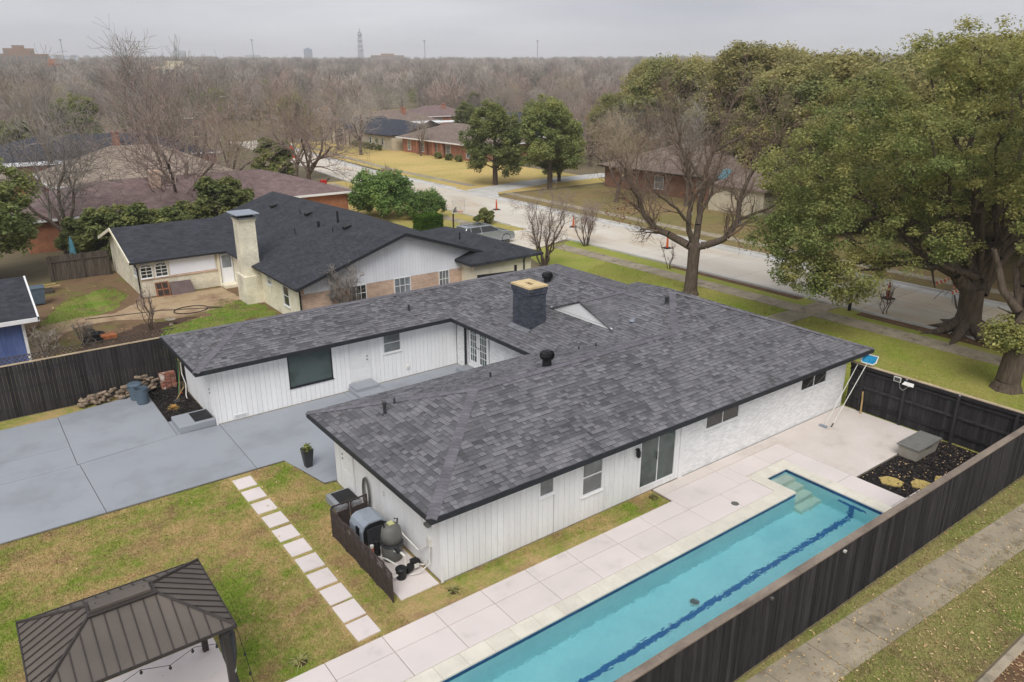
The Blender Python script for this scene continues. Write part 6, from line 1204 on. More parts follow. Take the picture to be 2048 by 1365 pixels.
def bare_tree(label, seed, H, r, maxlev=4, trunkm='bark', twigm='twig', forks=4, spread=.6, minr=.012, group=None, clear=.25, kids=(2, 3), name='bare_tree', wander=.2):
    rs = np.random.default_rng(seed); t = thing(name, label, 'tree', (0, 0, 0), group); out = []
    h0 = H * clear; out.append((np.array([0, 0, -.1]), np.array([0, 0, .25]), r * 1.7, r * 1.1, 0)); out.append((np.array([0, 0, .25]), np.array([rs.normal() * .1, rs.normal() * .1, h0]), r * 1.1, r * .85, 0))
    top = out[-1][1]
    for k in range(forks):
        a = 2 * math.pi * (k + rs.uniform(-.3, .3)) / forks; s_ = spread * rs.uniform(.6, 1.2); grow(out, top - np.array([0, 0, rs.uniform(0, .25) * h0]), (math.cos(a) * s_, math.sin(a) * s_, 1), (H - h0) * rs.uniform(.48, .62), r * rs.uniform(.5, .7), 1, maxlev, rs, wander, .12, 4, minr, kids)
    link('trunk', seg_mesh('trunk', [s for s in out if s[4] <= 1], M[trunkm]), t); link('crown', seg_mesh('crown', [s for s in out if s[4] > 1], M[twigm]), t)
    return t, len(out)
def leaves_mesh(name, clumps, per, size, m, rs, flat=.5):
    """clumps: array (x,y,z,r,tone)"""
    C = np.repeat(np.asarray(clumps, float), per, 0); n = len(C)
    v = rs.normal(size=(n, 3)); v /= np.linalg.norm(v, axis=1)[:, None]; rad = rs.random(n)[:, None] ** .45
    c = C[:, :3] + v * rad * C[:, 3:4] * np.array([1, 1, .75]); nrm = v * flat + rs.normal(size=(n, 3)) * .5 + np.array([0, 0, .95]); nrm /= np.linalg.norm(nrm, axis=1)[:, None]
    a = np.cross(nrm, rs.normal(size=(n, 3))); a /= np.linalg.norm(a, axis=1)[:, None]; b_ = np.cross(nrm, a); s1 = (size * rs.uniform(.6, 1.25, n))[:, None]; s2 = s1 * rs.uniform(.45, .7, n)[:, None]
    V = np.stack([c - a * s1, c - b_ * s2, c + a * s1, c + b_ * s2], 1).reshape(-1, 3)
    return mesh_np(name, V, np.arange(4 * n).reshape(-1, 4), m, np.clip(C[:, 4] + rs.normal(size=n) * .16, .01, 1))
def lobes_to_clumps(lobes, per, rs, cr=(.55, .95)):
    out = []
    for (x, y, z, r) in lobes:
        t0 = rs.uniform(.15, .75)
        for _ in range(per):
            v = rs.normal(size=3); v /= np.linalg.norm(v); k = r * rs.uniform(.55, 1.0); c = np.array([x, y, z]) + v * k * np.array([1, 1, .8]); out.append((*c, rs.uniform(*cr), np.clip(t0 + rs.normal() * .18 + .18 * v[2], 0, 1)))
    return out
RV, DV = np.array([rt.x, rt.y, 0.]), np.array([math.cos(yaw), math.sin(yaw), 0.])
def limb(out, p0, p1, r0, r1, rs, n=6, sag=.0, twigs=0, maxlev=2, L=1.6, minr=.012):
    p0, p1 = np.array(p0, float), np.array(p1, float); pts = [p0 + (p1 - p0) * i / n + (rs.normal(size=3) * np.linalg.norm(p1 - p0) * .035 if 0 < i < n else 0) + np.array([0, 0, sag * math.sin(math.pi * i / n)]) for i in range(n + 1)]
    for i in range(n):
        a, c = r0 + (r1 - r0) * i / n, r0 + (r1 - r0) * (i + 1) / n; out.append((pts[i], pts[i + 1], a, c, 0))
        if twigs and i >= 1:
            for _ in range(twigs):
                d = pts[i + 1] - pts[i]; d /= np.linalg.norm(d); ax = np.cross(d, rs.normal(size=3)); ax /= np.linalg.norm(ax); th = rs.uniform(.5, 1.1); grow(out, pts[i + 1], d * math.cos(th) + ax * math.sin(th) + np.array([0, 0, .25]), L * rs.uniform(.6, 1.2), max(minr, c * .5), 2, 2 + maxlev, rs, .2, .14, 3, minr)
    return pts
# ---------------------------------------------------------------- big leafless red oak on the front lawn
rs = np.random.default_rng(5); ro = thing('bare_oak', 'large leafless oak with forked trunk on the front lawn', 'tree', (36.47, 30.17, 0)); out = []; B0 = np.array([36.47, 30.17, 0])
def Q(a, d, z): return B0 + RV * a + DV * d + np.array([0, 0, z])
for p, q, r0, r1 in ((Q(0, 0, -.1), Q(0, 0, .35), .62, .42), (Q(0, 0, .35), Q(.03, 0, 1.8), .42, .36), (Q(.03, 0, 1.8), Q(.05, 0, 3.1), .36, .38)): out.append((p, q, r0, r1, 0))
paths = [[(0, 0, 3.0), (-1.2, .2, 3.6), (-2.4, .3, 4.2), (-3.3, .4, 5.4), (-4.0, .3, 6.9), (-4.8, .2, 8.2)], [(.1, 0, 3.0), (1.0, -.1, 3.3), (1.9, -.2, 3.7), (2.5, -.2, 4.8), (2.6, -.1, 6.2), (3.3, 0, 7.8), (4.4, .1, 9.6)], [(.05, 0, 3.1), (.3, .3, 5), (.5, .6, 7), (.9, .9, 8.6), (1.5, 1.0, 10.2), (2.0, 1.1, 11.6)], [(0, 0, 3.2), (-.5, -.3, 4.6), (-.4, -.6, 6.4), (-.9, -.8, 7.8), (-1.5, -.8, 9.4), (-1.9, -.8, 10.8)],
         [(-.4, -.3, 4.6), (-1.4, -.9, 5.6), (-2.6, -1.4, 6.4), (-3.6, -1.7, 7.8)], [(.3, .3, 5), (1.2, 1.4, 6.2), (1.8, 2.4, 7.8), (2.4, 3.2, 9.8)], [(2.5, -.2, 4.8), (3.6, -.9, 5.4), (4.8, -1.4, 6.2), (5.8, -1.6, 7.6)], [(-2.4, .3, 4.2), (-3.0, 1.2, 5.0), (-3.3, 2.4, 6.8), (-3.2, 3.0, 8.8)], [(.5, .6, 7), (-.6, 1.8, 8.4), (-1.2, 2.4, 9.6), (-1.4, 2.6, 10.9)], [(.9, .9, 8.6), (2.6, .4, 9.8), (3.8, 0, 11.0)]]
for k, pa in enumerate(paths):
    r0 = (.27, .26, .22, .19, .11, .12, .11, .12, .1, .09)[k]; n = len(pa) - 1
    for i in range(n):
        limb(out, Q(*pa[i]), Q(*pa[i + 1]), r0 * (1 - .78 * i / n), r0 * (1 - .78 * (i + 1) / n), rs, 3, 0, twigs=(0 if i == 0 and k < 4 else 2), maxlev=2, L=1.55, minr=.010)
link('trunk', seg_mesh('trunk', [s for s in out if s[4] == 0], M['bark']), ro); link('crown', seg_mesh('crown', [s for s in out if s[4] > 0], M['twigoak']), ro)
cl = [(*(Q(-4.6 + rs.normal() * .35, rs.normal() * .4, 5.3 + rs.normal() * .7)), .35, .4) for _ in range(16)] + [(*(Q(rs.uniform(-3.6, 4.5), rs.normal() * 1.5, rs.uniform(3.6, 8.5))), .25, .5) for _ in range(16)]
link('dead_leaves', leaves_mesh('dead_leaves', cl, 9, .075, M['brownleaf'], rs), ro)
# ---------------------------------------------------------------- live oaks at the street corner
def live_oak(label, base, lobes, trunk, seed, per, leaf, size, m='liveoak', cr=(.36, .68)):
    rs = np.random.default_rng(seed); t = thing('live_oak', label, 'tree', (*base, 0)); o = np.array([*base, 0.]); q = lambda a, d, z: o + RV * a + DV * d + np.array([0, 0, z]); out = []
    trunk(out, q, rs)
    L = [(*q(a, d, z), r) for a, d, z, r in lobes]; fk = q(0, 0, 3.2)
    for (x, y, z, r) in L: limb(out, fk + rs.normal(size=3) * .25, (x, y, z), rs.uniform(.13, .2), .04, rs, 6, .4, twigs=1, maxlev=0, L=1.2)
    link('trunk', seg_mesh('trunk', out, M['oakbark']), t); link('crown', leaves_mesh('crown', lobes_to_clumps(L, per, rs, cr), leaf, size, M[m], rs), t)
    return t
def trunkA(out, q, rs):
    for p, c, r0, r1 in ((q(0, 0, -.2), q(0, 0, .35), 1.2, .74), (q(0, 0, .35), q(0, 0, 1.2), .74, .60), (q(0, 0, 1.2), q(-.1, 0, 2.5), .60, .58)): out.append((p, c, r0, r1, 0))
    for a in np.linspace(0, 2 * math.pi, 9)[:-1]:
        d = RV * math.cos(a) + DV * math.sin(a); s_ = rs.uniform(1.5, 2.2); out.append((q(0, 0, .55) + d * .5, q(0, 0, .12) + d * s_ * .75, .30, .2, 0)); out.append((q(0, 0, .12) + d * s_ * .75, q(0, 0, -.05) + d * s_ * 1.3, .2, .05, 0))
    limb(out, q(-.2, 0, 2.3), q(-2.4, .2, 4.6), .4, .3, rs, 4); limb(out, q(-2.4, .2, 4.6), q(-5.5, .3, 7.2), .36, .18, rs, 4); limb(out, q(.3, 0, 2.2), q(1.6, .3, 4.6), .42, .32, rs, 4); limb(out, q(1.6, .3, 4.6), q(2.6, .5, 8.5), .4, .2, rs, 4); limb(out, q(0, .2, 2.4), q(-.3, 1.2, 6.5), .45, .22, rs, 4)
LA = [(-9.2, 1, 8.7, 2.8), (-8.8, 0, 5.7, 2.5), (-7.0, -1, 3.7, 2.0), (-9.0, -.5, 3.6, 1.6), (-5.8, 0, 8.7, 3.2), (-6.7, 1.5, 11.4, 2.9), (-3.6, 1, 12.8, 3.0), (-2.0, 0, 13.8, 2.3), (-2.5, -1.5, 9.6, 3.3), (.5, 1, 12.2, 3.2), (.8, -2, 9.0, 3.1), (-1.6, 2, 7.0, 2.4), (-4.4, -2, 5.8, 2.5), (2.4, 1, 6.6, 2.5), (4.5, 0, 9.2, 3.4), (6.4, 1, 6.8, 3), (5, 1, 12.2, 3), (8, 0, 9, 3), (-3, 6, 9, 3.2), (2, 6, 10, 3.2), (-6, 5, 7, 3), (2, -5, 8.6, 2.6), (5, 5, 8, 3), (-5.2, -3, 10.2, 2.4), (-8.2, 3, 7.2, 2.4), (-9.8, 1.5, 5.0, 1.9), (3.5, 3, 13.5, 2.5)]
live_oak('huge evergreen oak with flared roots between pavement and street', (42.3, 16.2), LA, trunkA, 21, 58, 105, .080)
def trunkB(out, q, rs):
    for p, c, r0, r1 in ((q(0, 0, -.2), q(0, 0, .4), .8, .5), (q(0, 0, .4), q(.1, 0, 2.0), .5, .44), (q(.1, 0, 2.0), q(.3, 0, 4.5), .42, .34), (q(.3, 0, 4.5), q(.6, 0, 8.5), .34, .25), (q(.6, 0, 8.5), q(.5, 0, 13), .25, .1)): out.append((p, c, r0, r1, 0))
    limb(out, q(.2, 0, 3), q(-1.6, .4, 6.2), .22, .1, rs, 4)
live_oak('second evergreen oak with straight trunk beside the end fence', (35.7, 11.6), [(.2, .5, 14.2, 2.1), (1.4, 0, 11.6, 2.6), (1.6, 1, 8.2, 2.4), (3.5, 0, 10, 3), (4, 1, 13, 2.6), (-.3, 0, 2.6, .8), (.8, -.5, 6.2, 1.5), (3.2, -1, 6.5, 2.4), (1.2, 2, 15.2, 1.8)], trunkB, 22, 58, 105, .080)
# ---------------------------------------------------------------- evergreen prototypes
def evergreen(label, seed, H, Rr, m, leaf=48, size=.24, nl=18, group=None, name='evergreen_tree', low=.28, trunkr=.28, cat='tree', per=20):
    rs = np.random.default_rng(seed); t = thing(name, label, cat, (0, 0, 0), group); out = [(np.array([0, 0, -.1]), np.array([0, 0, H * .3]), trunkr * 1.3, trunkr, 0), (np.array([0, 0, H * .3]), np.array([0, 0, H * .8]), trunkr, trunkr * .35, 0)]; L = []
    for k in range(nl):
        a = 2.4 * k + rs.normal() * .3; f = (k + .5) / nl; z = H * (low + (1 - low) * f) - Rr * .18 * f; rad = Rr * .68 * math.sqrt(max(.04, 1 - ((f - .38) / .66) ** 2)) * rs.uniform(.75, 1.1); L.append((rad * math.cos(a), rad * math.sin(a), z, Rr * rs.uniform(.26, .40)))
    for (x, y, z, r) in L: limb(out, (0, 0, min(z, H * .75) * .75), (x, y, z), trunkr * .35, .03, rs, 4, .1)
    link('trunk', seg_mesh('trunk', out, M['oakbark']), t); link('crown', leaves_mesh('crown', lobes_to_clumps(L, per, rs, (Rr * .1, Rr * .19)), leaf, size, M[m], rs), t); return t
E1 = evergreen('dense round evergreen tree on the lawn by the pale driveway', 31, 10.2, 4.4, 'evergreen', low=.20, size=.15, leaf=95); E1.location = (56.7, 79.7, 0)
E2 = evergreen('upright dark evergreen tree with bare lower trunk', 32, 10.8, 4.6, 'evergreen', size=.15, leaf=95, low=.30); E2.location = (60.2, 73.0, 0); E2['label'] = 'upright dark evergreen tree with leaning trunk beside the round one'
dup(E1, (65.5, 77.5, 0), 1.9, .72, 'smaller evergreen tree behind the leaning-trunk evergreen')
F1 = evergreen('broad olive-green oak in the grove across the street', 33, 15.0, 8.2, 'liveoakfar', size=.21, leaf=105, nl=28, group='evergreen oaks across the street', low=.2, trunkr=.5, per=24)
F2 = evergreen('broad olive-green oak in the grove across the street', 34, 15.5, 7.4, 'liveoakfar', size=.21, leaf=105, nl=28, group='evergreen oaks across the street', low=.2, trunkr=.5, per=24)
F1.location = (72.5, 41, 0); F2.location = (66.0, 27, 0)
for (x, y, s_, k) in ((84, 52, 1.02, 0), (88, 66, .98, 1), (98, 76, 1.0, 0), (80, 34, 1.05, 1), (58, 14, .95, 0), (74, 16, 1.05, 1), (92, 44, 1.05, 0), (104, 62, 1.0, 1), (86, 20, 1.05, 0), (110, 88, .95, 1), (98, 30, 1.1, 0), (58.5, 3, 1.0, 1), (70, 4, 1.05, 0), (122, 74, 1.0, 0), (62, 36.5, .66, 1), (112, 50, 1.05, 1), (93, 82, 1.05, 0), (103, 96, 1.0, 1), (90, 92, .7, 0), (84, 62, 1.08, 1), (95, 68, 1.12, 0), (77, 52, .9, 1), (68, 34, .9, 0)): dup((F1, F2)[k], (x, y, 0), random.uniform(0, 6), s_)
S1 = evergreen('wide bright green shrub tree beside the charcoal roof', 35, 4.3, 3.7, 'shrub', size=.15, leaf=60, nl=16, low=.25, trunkr=.12); S1.location = (34.3, 67.5, 0)
dup(S1, (37.0, 63.8, 0), 2, .62, 'smaller bright green shrub beside the wide one')
S2 = evergreen('bushy green shrub behind the cream wing roof', 36, 4.0, 2.3, 'evergreen', size=.15, leaf=56, nl=13, low=.12, trunkr=.1, group='shrubs along the orange brick house', name='garden_shrub', cat='shrub'); S2.location = (9.0, 63.2, 0)
for (x, y, s_) in ((11.0, 64.0, 1.0), (13.2, 64.5, .85), (15.4, 64.5, .9), (18.6, 66.0, 1.3), (20.2, 66.5, 1.0), (7.6, 64.6, .8)): dup(S2, (x, y, 0), random.uniform(0, 6), s_)
dup(E1, (1.2, 60.5, 0), 2.5, (.95, .95, .80), 'dense dark green tree above the blue shed'); dup(E2, (-3.5, 57.0, 0), .5, .8, 'dark evergreen tree beyond the shed roof')
dup(E2, (65.5, 226, 0), 1.0, .95, 'dark green tree at the bend of the street'); dup(E1, (100, 150, 0), 1.0, .6, 'small dark green tree behind the timbered house')
cn = evergreen('dark conical conifer behind the charcoal roof ridge', 37, 6.6, 2.6, 'evergreen', size=.2, leaf=52, nl=18, low=.1, trunkr=.15, name='conifer'); cn.location = (31.5, 88.5, 0)
# hedge and foundation shrubs
hg = thing('clipped_hedge', 'box-clipped bright green hedge near the basketball hoop', 'hedge', (34.0, 58.2, 0)); rs = np.random.default_rng(8); n = 6500; c = np.stack([rs.uniform(32.9, 35.1, n), rs.uniform(57.4, 58.9, n), rs.uniform(.05, 1.5, n)], 1); f = rs.integers(0, 5, n)
for k, (ax, v) in enumerate(((0, 32.9), (0, 35.1), (1, 57.4), (1, 58.9), (2, 1.5))): c[f == k, ax] = v + rs.normal(size=(f == k).sum()) * .04
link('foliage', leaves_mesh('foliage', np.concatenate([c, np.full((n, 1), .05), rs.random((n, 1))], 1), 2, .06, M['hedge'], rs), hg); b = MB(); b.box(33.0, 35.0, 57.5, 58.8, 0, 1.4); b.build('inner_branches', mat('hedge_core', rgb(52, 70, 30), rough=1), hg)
sbp = evergreen('low clipped shrub along the front of the timbered house', 38, 1.1, .8, 'evergreen', size=.12, leaf=26, nl=8, low=.2, trunkr=.05, group='foundation shrubs at the timbered house', name='foundation_shrub', cat='shrub'); sbp.location = (67.4, 132.5, 0)
for y in (135, 137.5, 140, 142.4): dup(sbp, (67.4, y, 0), y, 1.1)
dup(sbp, (40.2, 58.2, 0), 0, 1.3, 'brown rounded shrub behind the hoop pole')
for y in (106, 109, 112.4): dup(sbp, (68.2, y, 0), y, 1.0, 'low shrub in front of the red brick house', 'shrubs at the red brick house')
# ---------------------------------------------------------------- crape myrtles and small leafless trees
def vase(label, seed, loc, H, n, rs_=.05, m='twigred', name='crape_myrtle', mk=2):
    rs = np.random.default_rng(seed); t = thing(name, label, 'tree', loc); out = []; o = np.array([*loc[:2], 0.])
    for k in range(n):
        a = 2 * math.pi * k / n + rs.normal() * .3; e = rs.uniform(.15, .55); top = o + np.array([math.cos(a) * e * H * .55, math.sin(a) * e * H * .55, H * rs.uniform(.6, .75)]); limb(out, o + np.array([math.cos(a) * .12, math.sin(a) * .12, -.05]), top, rs_ * rs.uniform(.8, 1.2), .022, rs, 5, 0, twigs=2, maxlev=mk, L=H * .13, minr=.008)
    link('trunk', seg_mesh('trunk', [s for s in out if s[4] == 0], M['bark']), t); link('crown', seg_mesh('crown', [s for s in out if s[4] > 0], M[m]), t)
vase('leafless crape myrtle with many stems beside the garage roof', 41, (33.7, 41.4, 0), 6.2, 9, .075); vase('smaller crape myrtle on the verge by the driveway', 42, (41.0, 45.0, 0), 4.2, 8, .05); vase('thin reddish sapling on the verge near the bare oak', 43, (40.6, 35.6, 0), 2.6, 3, .035, 'brownleaf' and 'twigred', 'sapling', 1)
vase('thin bare bush against the cream gable corner', 44, (16.6, 37.6, 0), 3.6, 9, .03, 'twig', 'bare_bush'); vase('leafless reddish shrub beside the street', 45, (41.5, 80, 0), 3.6, 9, .05, 'twigred', 'bare_bush')
vase('bare sapling in the soil bed behind the black fence', 46, (7.6, 43.2, 0), 2.6, 7, .02, 'twigred', 'bare_bush', 1); vase('tangle of bare twigs around the old mower', 47, (4.3, 42.4, 0), 1.5, 12, .015, 'twig', 'bare_bush', 1); vase('thin whippy shrub by the blue shed', 48, (2.4, 39.6, 0), 2.4, 7, .02, 'twig', 'bare_bush', 1); vase('thin bare shrub rising above the lattice', 49, (3.4, 36.2, 0), 2.6, 5, .018, 'twig', 'bare_bush', 1); vase('dry shrub at the corner of the side fence', 50, (29.2, 7.6, 0), 1.6, 10, .02, 'twigpale', 'bare_bush', 2); vase('dangling bare shrub at the street edge by the mailbox', 52, (42.2, 20.6, 0), 2.2, 5, .02, 'twigred', 'bare_bush', 1)
# ---------------------------------------------------------------- named leafless trees
PR = []
for k in range(6):
    t, n = bare_tree('leafless brown tree in the wooded neighbourhood', 60 + k, 11.5, .26, 4, twigm=('twig', 'twigred', 'twig', 'twigpale', 'twigred', 'twig')[k], forks=(4, 5, 3, 4, 5, 4)[k], spread=(.6, .8, .45, .7, .9, .55)[k], minr=.017, group='leafless trees of the neighbourhood', clear=(.22, .18, .28, .2, .25, .3)[k]); PR.append(t)
mid = [(17.3, 73.0, 1.22, 1, 'leafless tree rising behind the brown roof near its chimney'), (6.7, 66.5, .92, 0, 'leafless tree with curved pale trunk before the orange brick wall'), (33.7, 84.0, 1.1, 4, 'wide leafless tree on the verge beside the street'), (38.0, 99.0, .95, 3, 'leafless tree near the small red machine'), (22.5, 112, 1.5, 2, 'tallest leafless tree between tan and slate roofs'), (26, 101, 1.25, 0, 'thick leafless tree beside the tan roof'), (11.5, 113.5, 1.2, 5, 'leafless tree in front of the white patio cover'), (68.3, 118.4, .6, 2, 'slim bare tree before the columned porch'), (61.9, 138.3, .95, 2, 'straight bare tree on the yellow lawn'), (60.8, 126.5, 1.0, 0, 'bare tree standing on the yellow lawn by the kerb'), (27.5, 92, .9, 3, 'pale willowy leafless tree beside the conifer'), (-2, 88, 1.0, 1, 'leafless tree at the far end of the brick house'), (59, 60, .8, 3, 'leafless tree in front of the oak-shaded house'), (63, 53.5, .95, 5, 'bare tree by the garage across the street')]
first_used = set()
for (x, y, s_, k, lb) in mid: dup(PR[k], (x, y, 0), random.uniform(0, 6), s_, lb, 'leafless trees with their own place')
boxes = [(3, 33, 67, 83), (9, 26, 91, 105), (2, 35, 111, 137), (66, 85, 101, 156), (62, 81, 43, 72), (84, 106, 170, 186), (102, 122, 142, 158), (74, 98, 197, 213), (50, 70, 224, 240), (107, 129, 188, 204), (89, 107, 104, 120), (95, 113, 56, 76), (9, 31, 157, 173), (-12, 8, 182, 198), (90, 108, 158, 168), (-7, 9, 95, 107)]
def ok(x, y):
    if any(a - 1 < x < c + 1 and e - 1 < y < f + 1 for a, c, e, f in boxes): return False
    if nearX(y) - 4 < x < farX(y) + 4 and y < 262: return False
    if 49 < x < 74 and 70 < y < 160: return False
    if y < 86 and x < 48: return False
    return True
rs = np.random.default_rng(77); pts_ = []; used = [False] * 6; tries = 0
while len(pts_) < 215 and tries < 20000:
    tries += 1; a = R(rs.uniform(12, 94)); d = 95 + 215 * rs.random() ** .8; x, y = d * math.cos(a), d * math.sin(a)
    if a < R(38) and d < 130: continue
    if a > R(66) and d < 165 and rs.random() < .8: continue
    if 80 < x < 130 and 125 < y < 210 and rs.random() < .7: continue
    if not ok(x, y) or any((x - p) ** 2 + (y - q) ** 2 < 36 for p, q in pts_): continue
    pts_.append((x, y)); k = int(rs.integers(0, 6)); s_ = rs.uniform(.62, 1.0)
    if not used[k]: used[k] = True; PR[k].location = (x, y, terrain(x, y)); PR[k].rotation_euler = (0, 0, rs.uniform(0, 6)); PR[k].scale = (s_,) * 3
    else: dup(PR[k], (x, y, terrain(x, y)), rs.uniform(0, 6), s_)
eg = []
while len(eg) < 58:
    a = R(rs.uniform(14, 92)); d = rs.uniform(130, 330); x, y = d * math.cos(a), d * math.sin(a)
    if ok(x, y): eg.append((x, y)); dup((E1, E2)[len(eg) % 2], (x, y, terrain(x, y)), rs.uniform(0, 6), rs.uniform(.6, 1.0), 'dark evergreen among the leafless trees', 'scattered evergreens of the neighbourhood')
# ---------------------------------------------------------------- far wood: one mass
def far_proto(seed, n, m, H=12):
    rs = np.random.default_rng(seed); V = []; 
    c = rs.normal(size=(n, 3)); c /= np.linalg.norm(c, axis=1)[:, None]; c *= rs.random(n)[:, None] ** .4 * np.array([4.6, 4.6, 4.2]); c[:, 2] += H * .58; d = c - np.array([0, 0, H * .25]); d /= np.linalg.norm(d, axis=1)[:, None]; d += rs.normal(size=(n, 3)) * .45; d /= np.linalg.norm(d, axis=1)[:, None]
    s_ = np.cross(d, rs.normal(size=(n, 3))); s_ /= np.linalg.norm(s_, axis=1)[:, None]; L = rs.uniform(.7, 1.7, n)[:, None]; wd = rs.uniform(.035, .09, n)[:, None]
    V = np.stack([c - d * L - s_ * wd, c - d * L + s_ * wd, c + d * L], 1).reshape(-1, 3); me = mesh_np('far_tree', V, np.arange(3 * n).reshape(-1, 3), m); return me
def scatter(name, label, pts, me, smin, smax, seed):
    pm = bpy.data.meshes.new(name); pm.from_pydata([tuple(p) for p in pts], [], []); o = link(name, pm, kind='stuff', label=label)
    src = bpy.data.objects.new(name + '_model', me)
    ng = bpy.data.node_groups.new(name, 'GeometryNodeTree'); ng.interface.new_socket('Geometry', in_out='INPUT', socket_type='NodeSocketGeometry'); ng.interface.new_socket('Geometry', in_out='OUTPUT', socket_type='NodeSocketGeometry')
    N = ng.nodes.new; gi, go = N('NodeGroupInput'), N('NodeGroupOutput'); oi = N('GeometryNodeObjectInfo'); oi.inputs[0].default_value = src; ip = N('GeometryNodeInstanceOnPoints'); r1 = N('FunctionNodeRandomValue'); r1.data_type = 'FLOAT_VECTOR'; r1.inputs[0].default_value = (0, 0, 0); r1.inputs[1].default_value = (0, 0, 6.28); r2 = N('FunctionNodeRandomValue'); r2.data_type = 'FLOAT'; r2.inputs[2].default_value = smin; r2.inputs[3].default_value = smax; r2.inputs['Seed'].default_value = seed
    ln = ng.links.new; ln(gi.outputs[0], ip.inputs['Points']); ln(oi.outputs['Geometry'], ip.inputs['Instance']); ln(r1.outputs[0], ip.inputs['Rotation']); ln(r2.outputs[1], ip.inputs['Scale']); ln(ip.outputs[0], go.inputs[0])
    md = o.modifiers.new('scatter', 'NODES'); md.node_group = ng; return o
def farpts(n, dmin, dmax, pw=.75):
    a = np.radians(rs.uniform(8, 98, n)); d = dmin + (dmax - dmin) * rs.random(n) ** pw; return [(d[i] * math.cos(a[i]), d[i] * math.sin(a[i]), terrain(d[i] * math.cos(a[i]), d[i] * math.sin(a[i])) - .3) for i in range(n)]
far_ok = lambda P: [p for p in P if ok(p[0], p[1])]
scatter('far_wood', 'grey-brown mass of leafless trees reaching to the horizon', far_ok(farpts(5200, 270, 1900)), far_proto(1, 620, M['twig']), .6, 1.45, 1)
scatter('far_russet_wood', 'russet-brown leafless trees within the distant wood', far_ok(farpts(2200, 230, 1200)), far_proto(2, 560, M['twigred']), .6, 1.25, 2)
scatter('far_olive_wood', 'olive and dark green trees dotted through the distant wood', far_ok(farpts(1500, 260, 1700)), far_proto(3, 700, M['liveoakfar'], 10), .6, 1.0, 3)
# ---------------------------------------------------------------- grass blades and fallen leaves
def blades(name, label, poly, n, m, h=(.03, .075), seed=1, tone=None):
    rs = np.random.default_rng(seed); P = np.array(poly); x0, y0 = P.min(0); x1, y1 = P.max(0); c = np.stack([rs.uniform(x0, x1, n), rs.uniform(y0, y1, n)], 1)
    ins = np.zeros(n, bool); j = len(P) - 1
    for i in range(len(P)):
        cond = ((P[i, 1] > c[:, 1]) != (P[j, 1] > c[:, 1])) & (c[:, 0] < (P[j, 0] - P[i, 0]) * (c[:, 1] - P[i, 1]) / (P[j, 1] - P[i, 1] + 1e-12) + P[i, 0]); ins ^= cond; j = i
    ins &= ~((c[:, 0] > 5.85) & (c[:, 0] < 6.62) & (c[:, 1] > 14.2)); ins &= ~((c[:, 0] > 38.4) & (c[:, 0] < 40)); ins &= ~((c[:, 0] < 3.15) & (c[:, 1] < 16.52)) 
    c = c[ins]; n = len(c); a = rs.uniform(0, 2 * np.pi, n); hh = rs.uniform(*h, n); wd = rs.uniform(.006, .014, n); lean = rs.uniform(.1, 1.0, n) * hh; b2 = rs.uniform(0, 2 * np.pi, n)
    base = np.concatenate([c, np.full((n, 1), .004)], 1); sx = np.stack([np.cos(a) * wd, np.sin(a) * wd, np.zeros(n)], 1); tip = base + np.stack([np.cos(b2) * lean, np.sin(b2) * lean, hh], 1)
    V = np.stack([base - sx, base + sx, tip], 1).reshape(-1, 3); return link(name, mesh_np(name, V, np.arange(3 * n).reshape(-1, 3), m, rs.random(n)), kind='stuff', label=label)
blades('grass', 'short patchy grass of the back lawn', [(-2, 14.07), (7.25, 14.07), (7.25, 15), (16.8, 14.07), (16.8, 14.94), (8.74, 14.94), (7.4, 14.94), (7.4, 18.9), (8.7, 18.9), (8.7, 21.8), (8.36, 21.9), (7.85, 24.2), (-2, 24.3)], 150000, M['lawn'], seed=3)
blades('verge_grass', 'short grass of the verge beside the dark fence', [(8, 4.7), (32, 4.7), (32, 6.3), (14.5, 6.66), (8, 6.9)], 60000, M['verge'], seed=4); blades('fence_foot_grass', 'grass at the foot of the dark side fence', [(8, 7.95), (30, 7.95), (30, 7.05), (12.3, 7.84)], 14000, M['verge'], seed=5)
blades('yard_blades', 'ragged green grass in the dirt yard', [(11.2, 45.4), (12.6, 47.2), (14.2, 45.2), (14.3, 41), (12, 36), (8, 35), (6.8, 38.0), (8.2, 43.2), (11, 44)], 26000, M['yardgreen'], h=(.04, .1), seed=9); blades('yard_far_blades', 'ragged grass beside the shed', [(2.6, 47.6), (4.5, 52.4), (7.6, 54.8), (8.2, 51.6), (6.6, 48.4), (4.6, 47.4), (3, 44.3), (1.6, 43.2)], 18000, M['yardgreen'], h=(.04, .1), seed=10)
blades('front_grass', 'longer grass of the front lawn', [(28.5, 8.2), (38.5, 8.2), (38.5, 40), (29, 36)], 90000, M['frontlawn'], h=(.03, .08), seed=6)
def litter(name, label, n, x0, x1, y0, y1, seed, size=.035, z=.035, excl=None):
    rs = np.random.default_rng(seed); c = np.stack([rs.uniform(x0, x1, n), rs.uniform(y0, y1, n), np.full(n, z) + rs.random(n) * .015], 1); a = rs.uniform(0, 6.28, n); t = rs.normal(size=(n, 2)) * .25; ax = np.stack([np.cos(a), np.sin(a), t[:, 0]], 1); bx_ = np.stack([-np.sin(a), np.cos(a), t[:, 1]], 1); s1 = rs.uniform(.6, 1.4, n)[:, None] * size
    V = np.stack([c - ax * s1, c - bx_ * s1 * .55, c + ax * s1, c + bx_ * s1 * .55], 1).reshape(-1, 3); link(name, mesh_np(name, V, np.arange(4 * n).reshape(-1, 4), M['leaflitter'], rs.random(n)), kind='stuff', label=label)
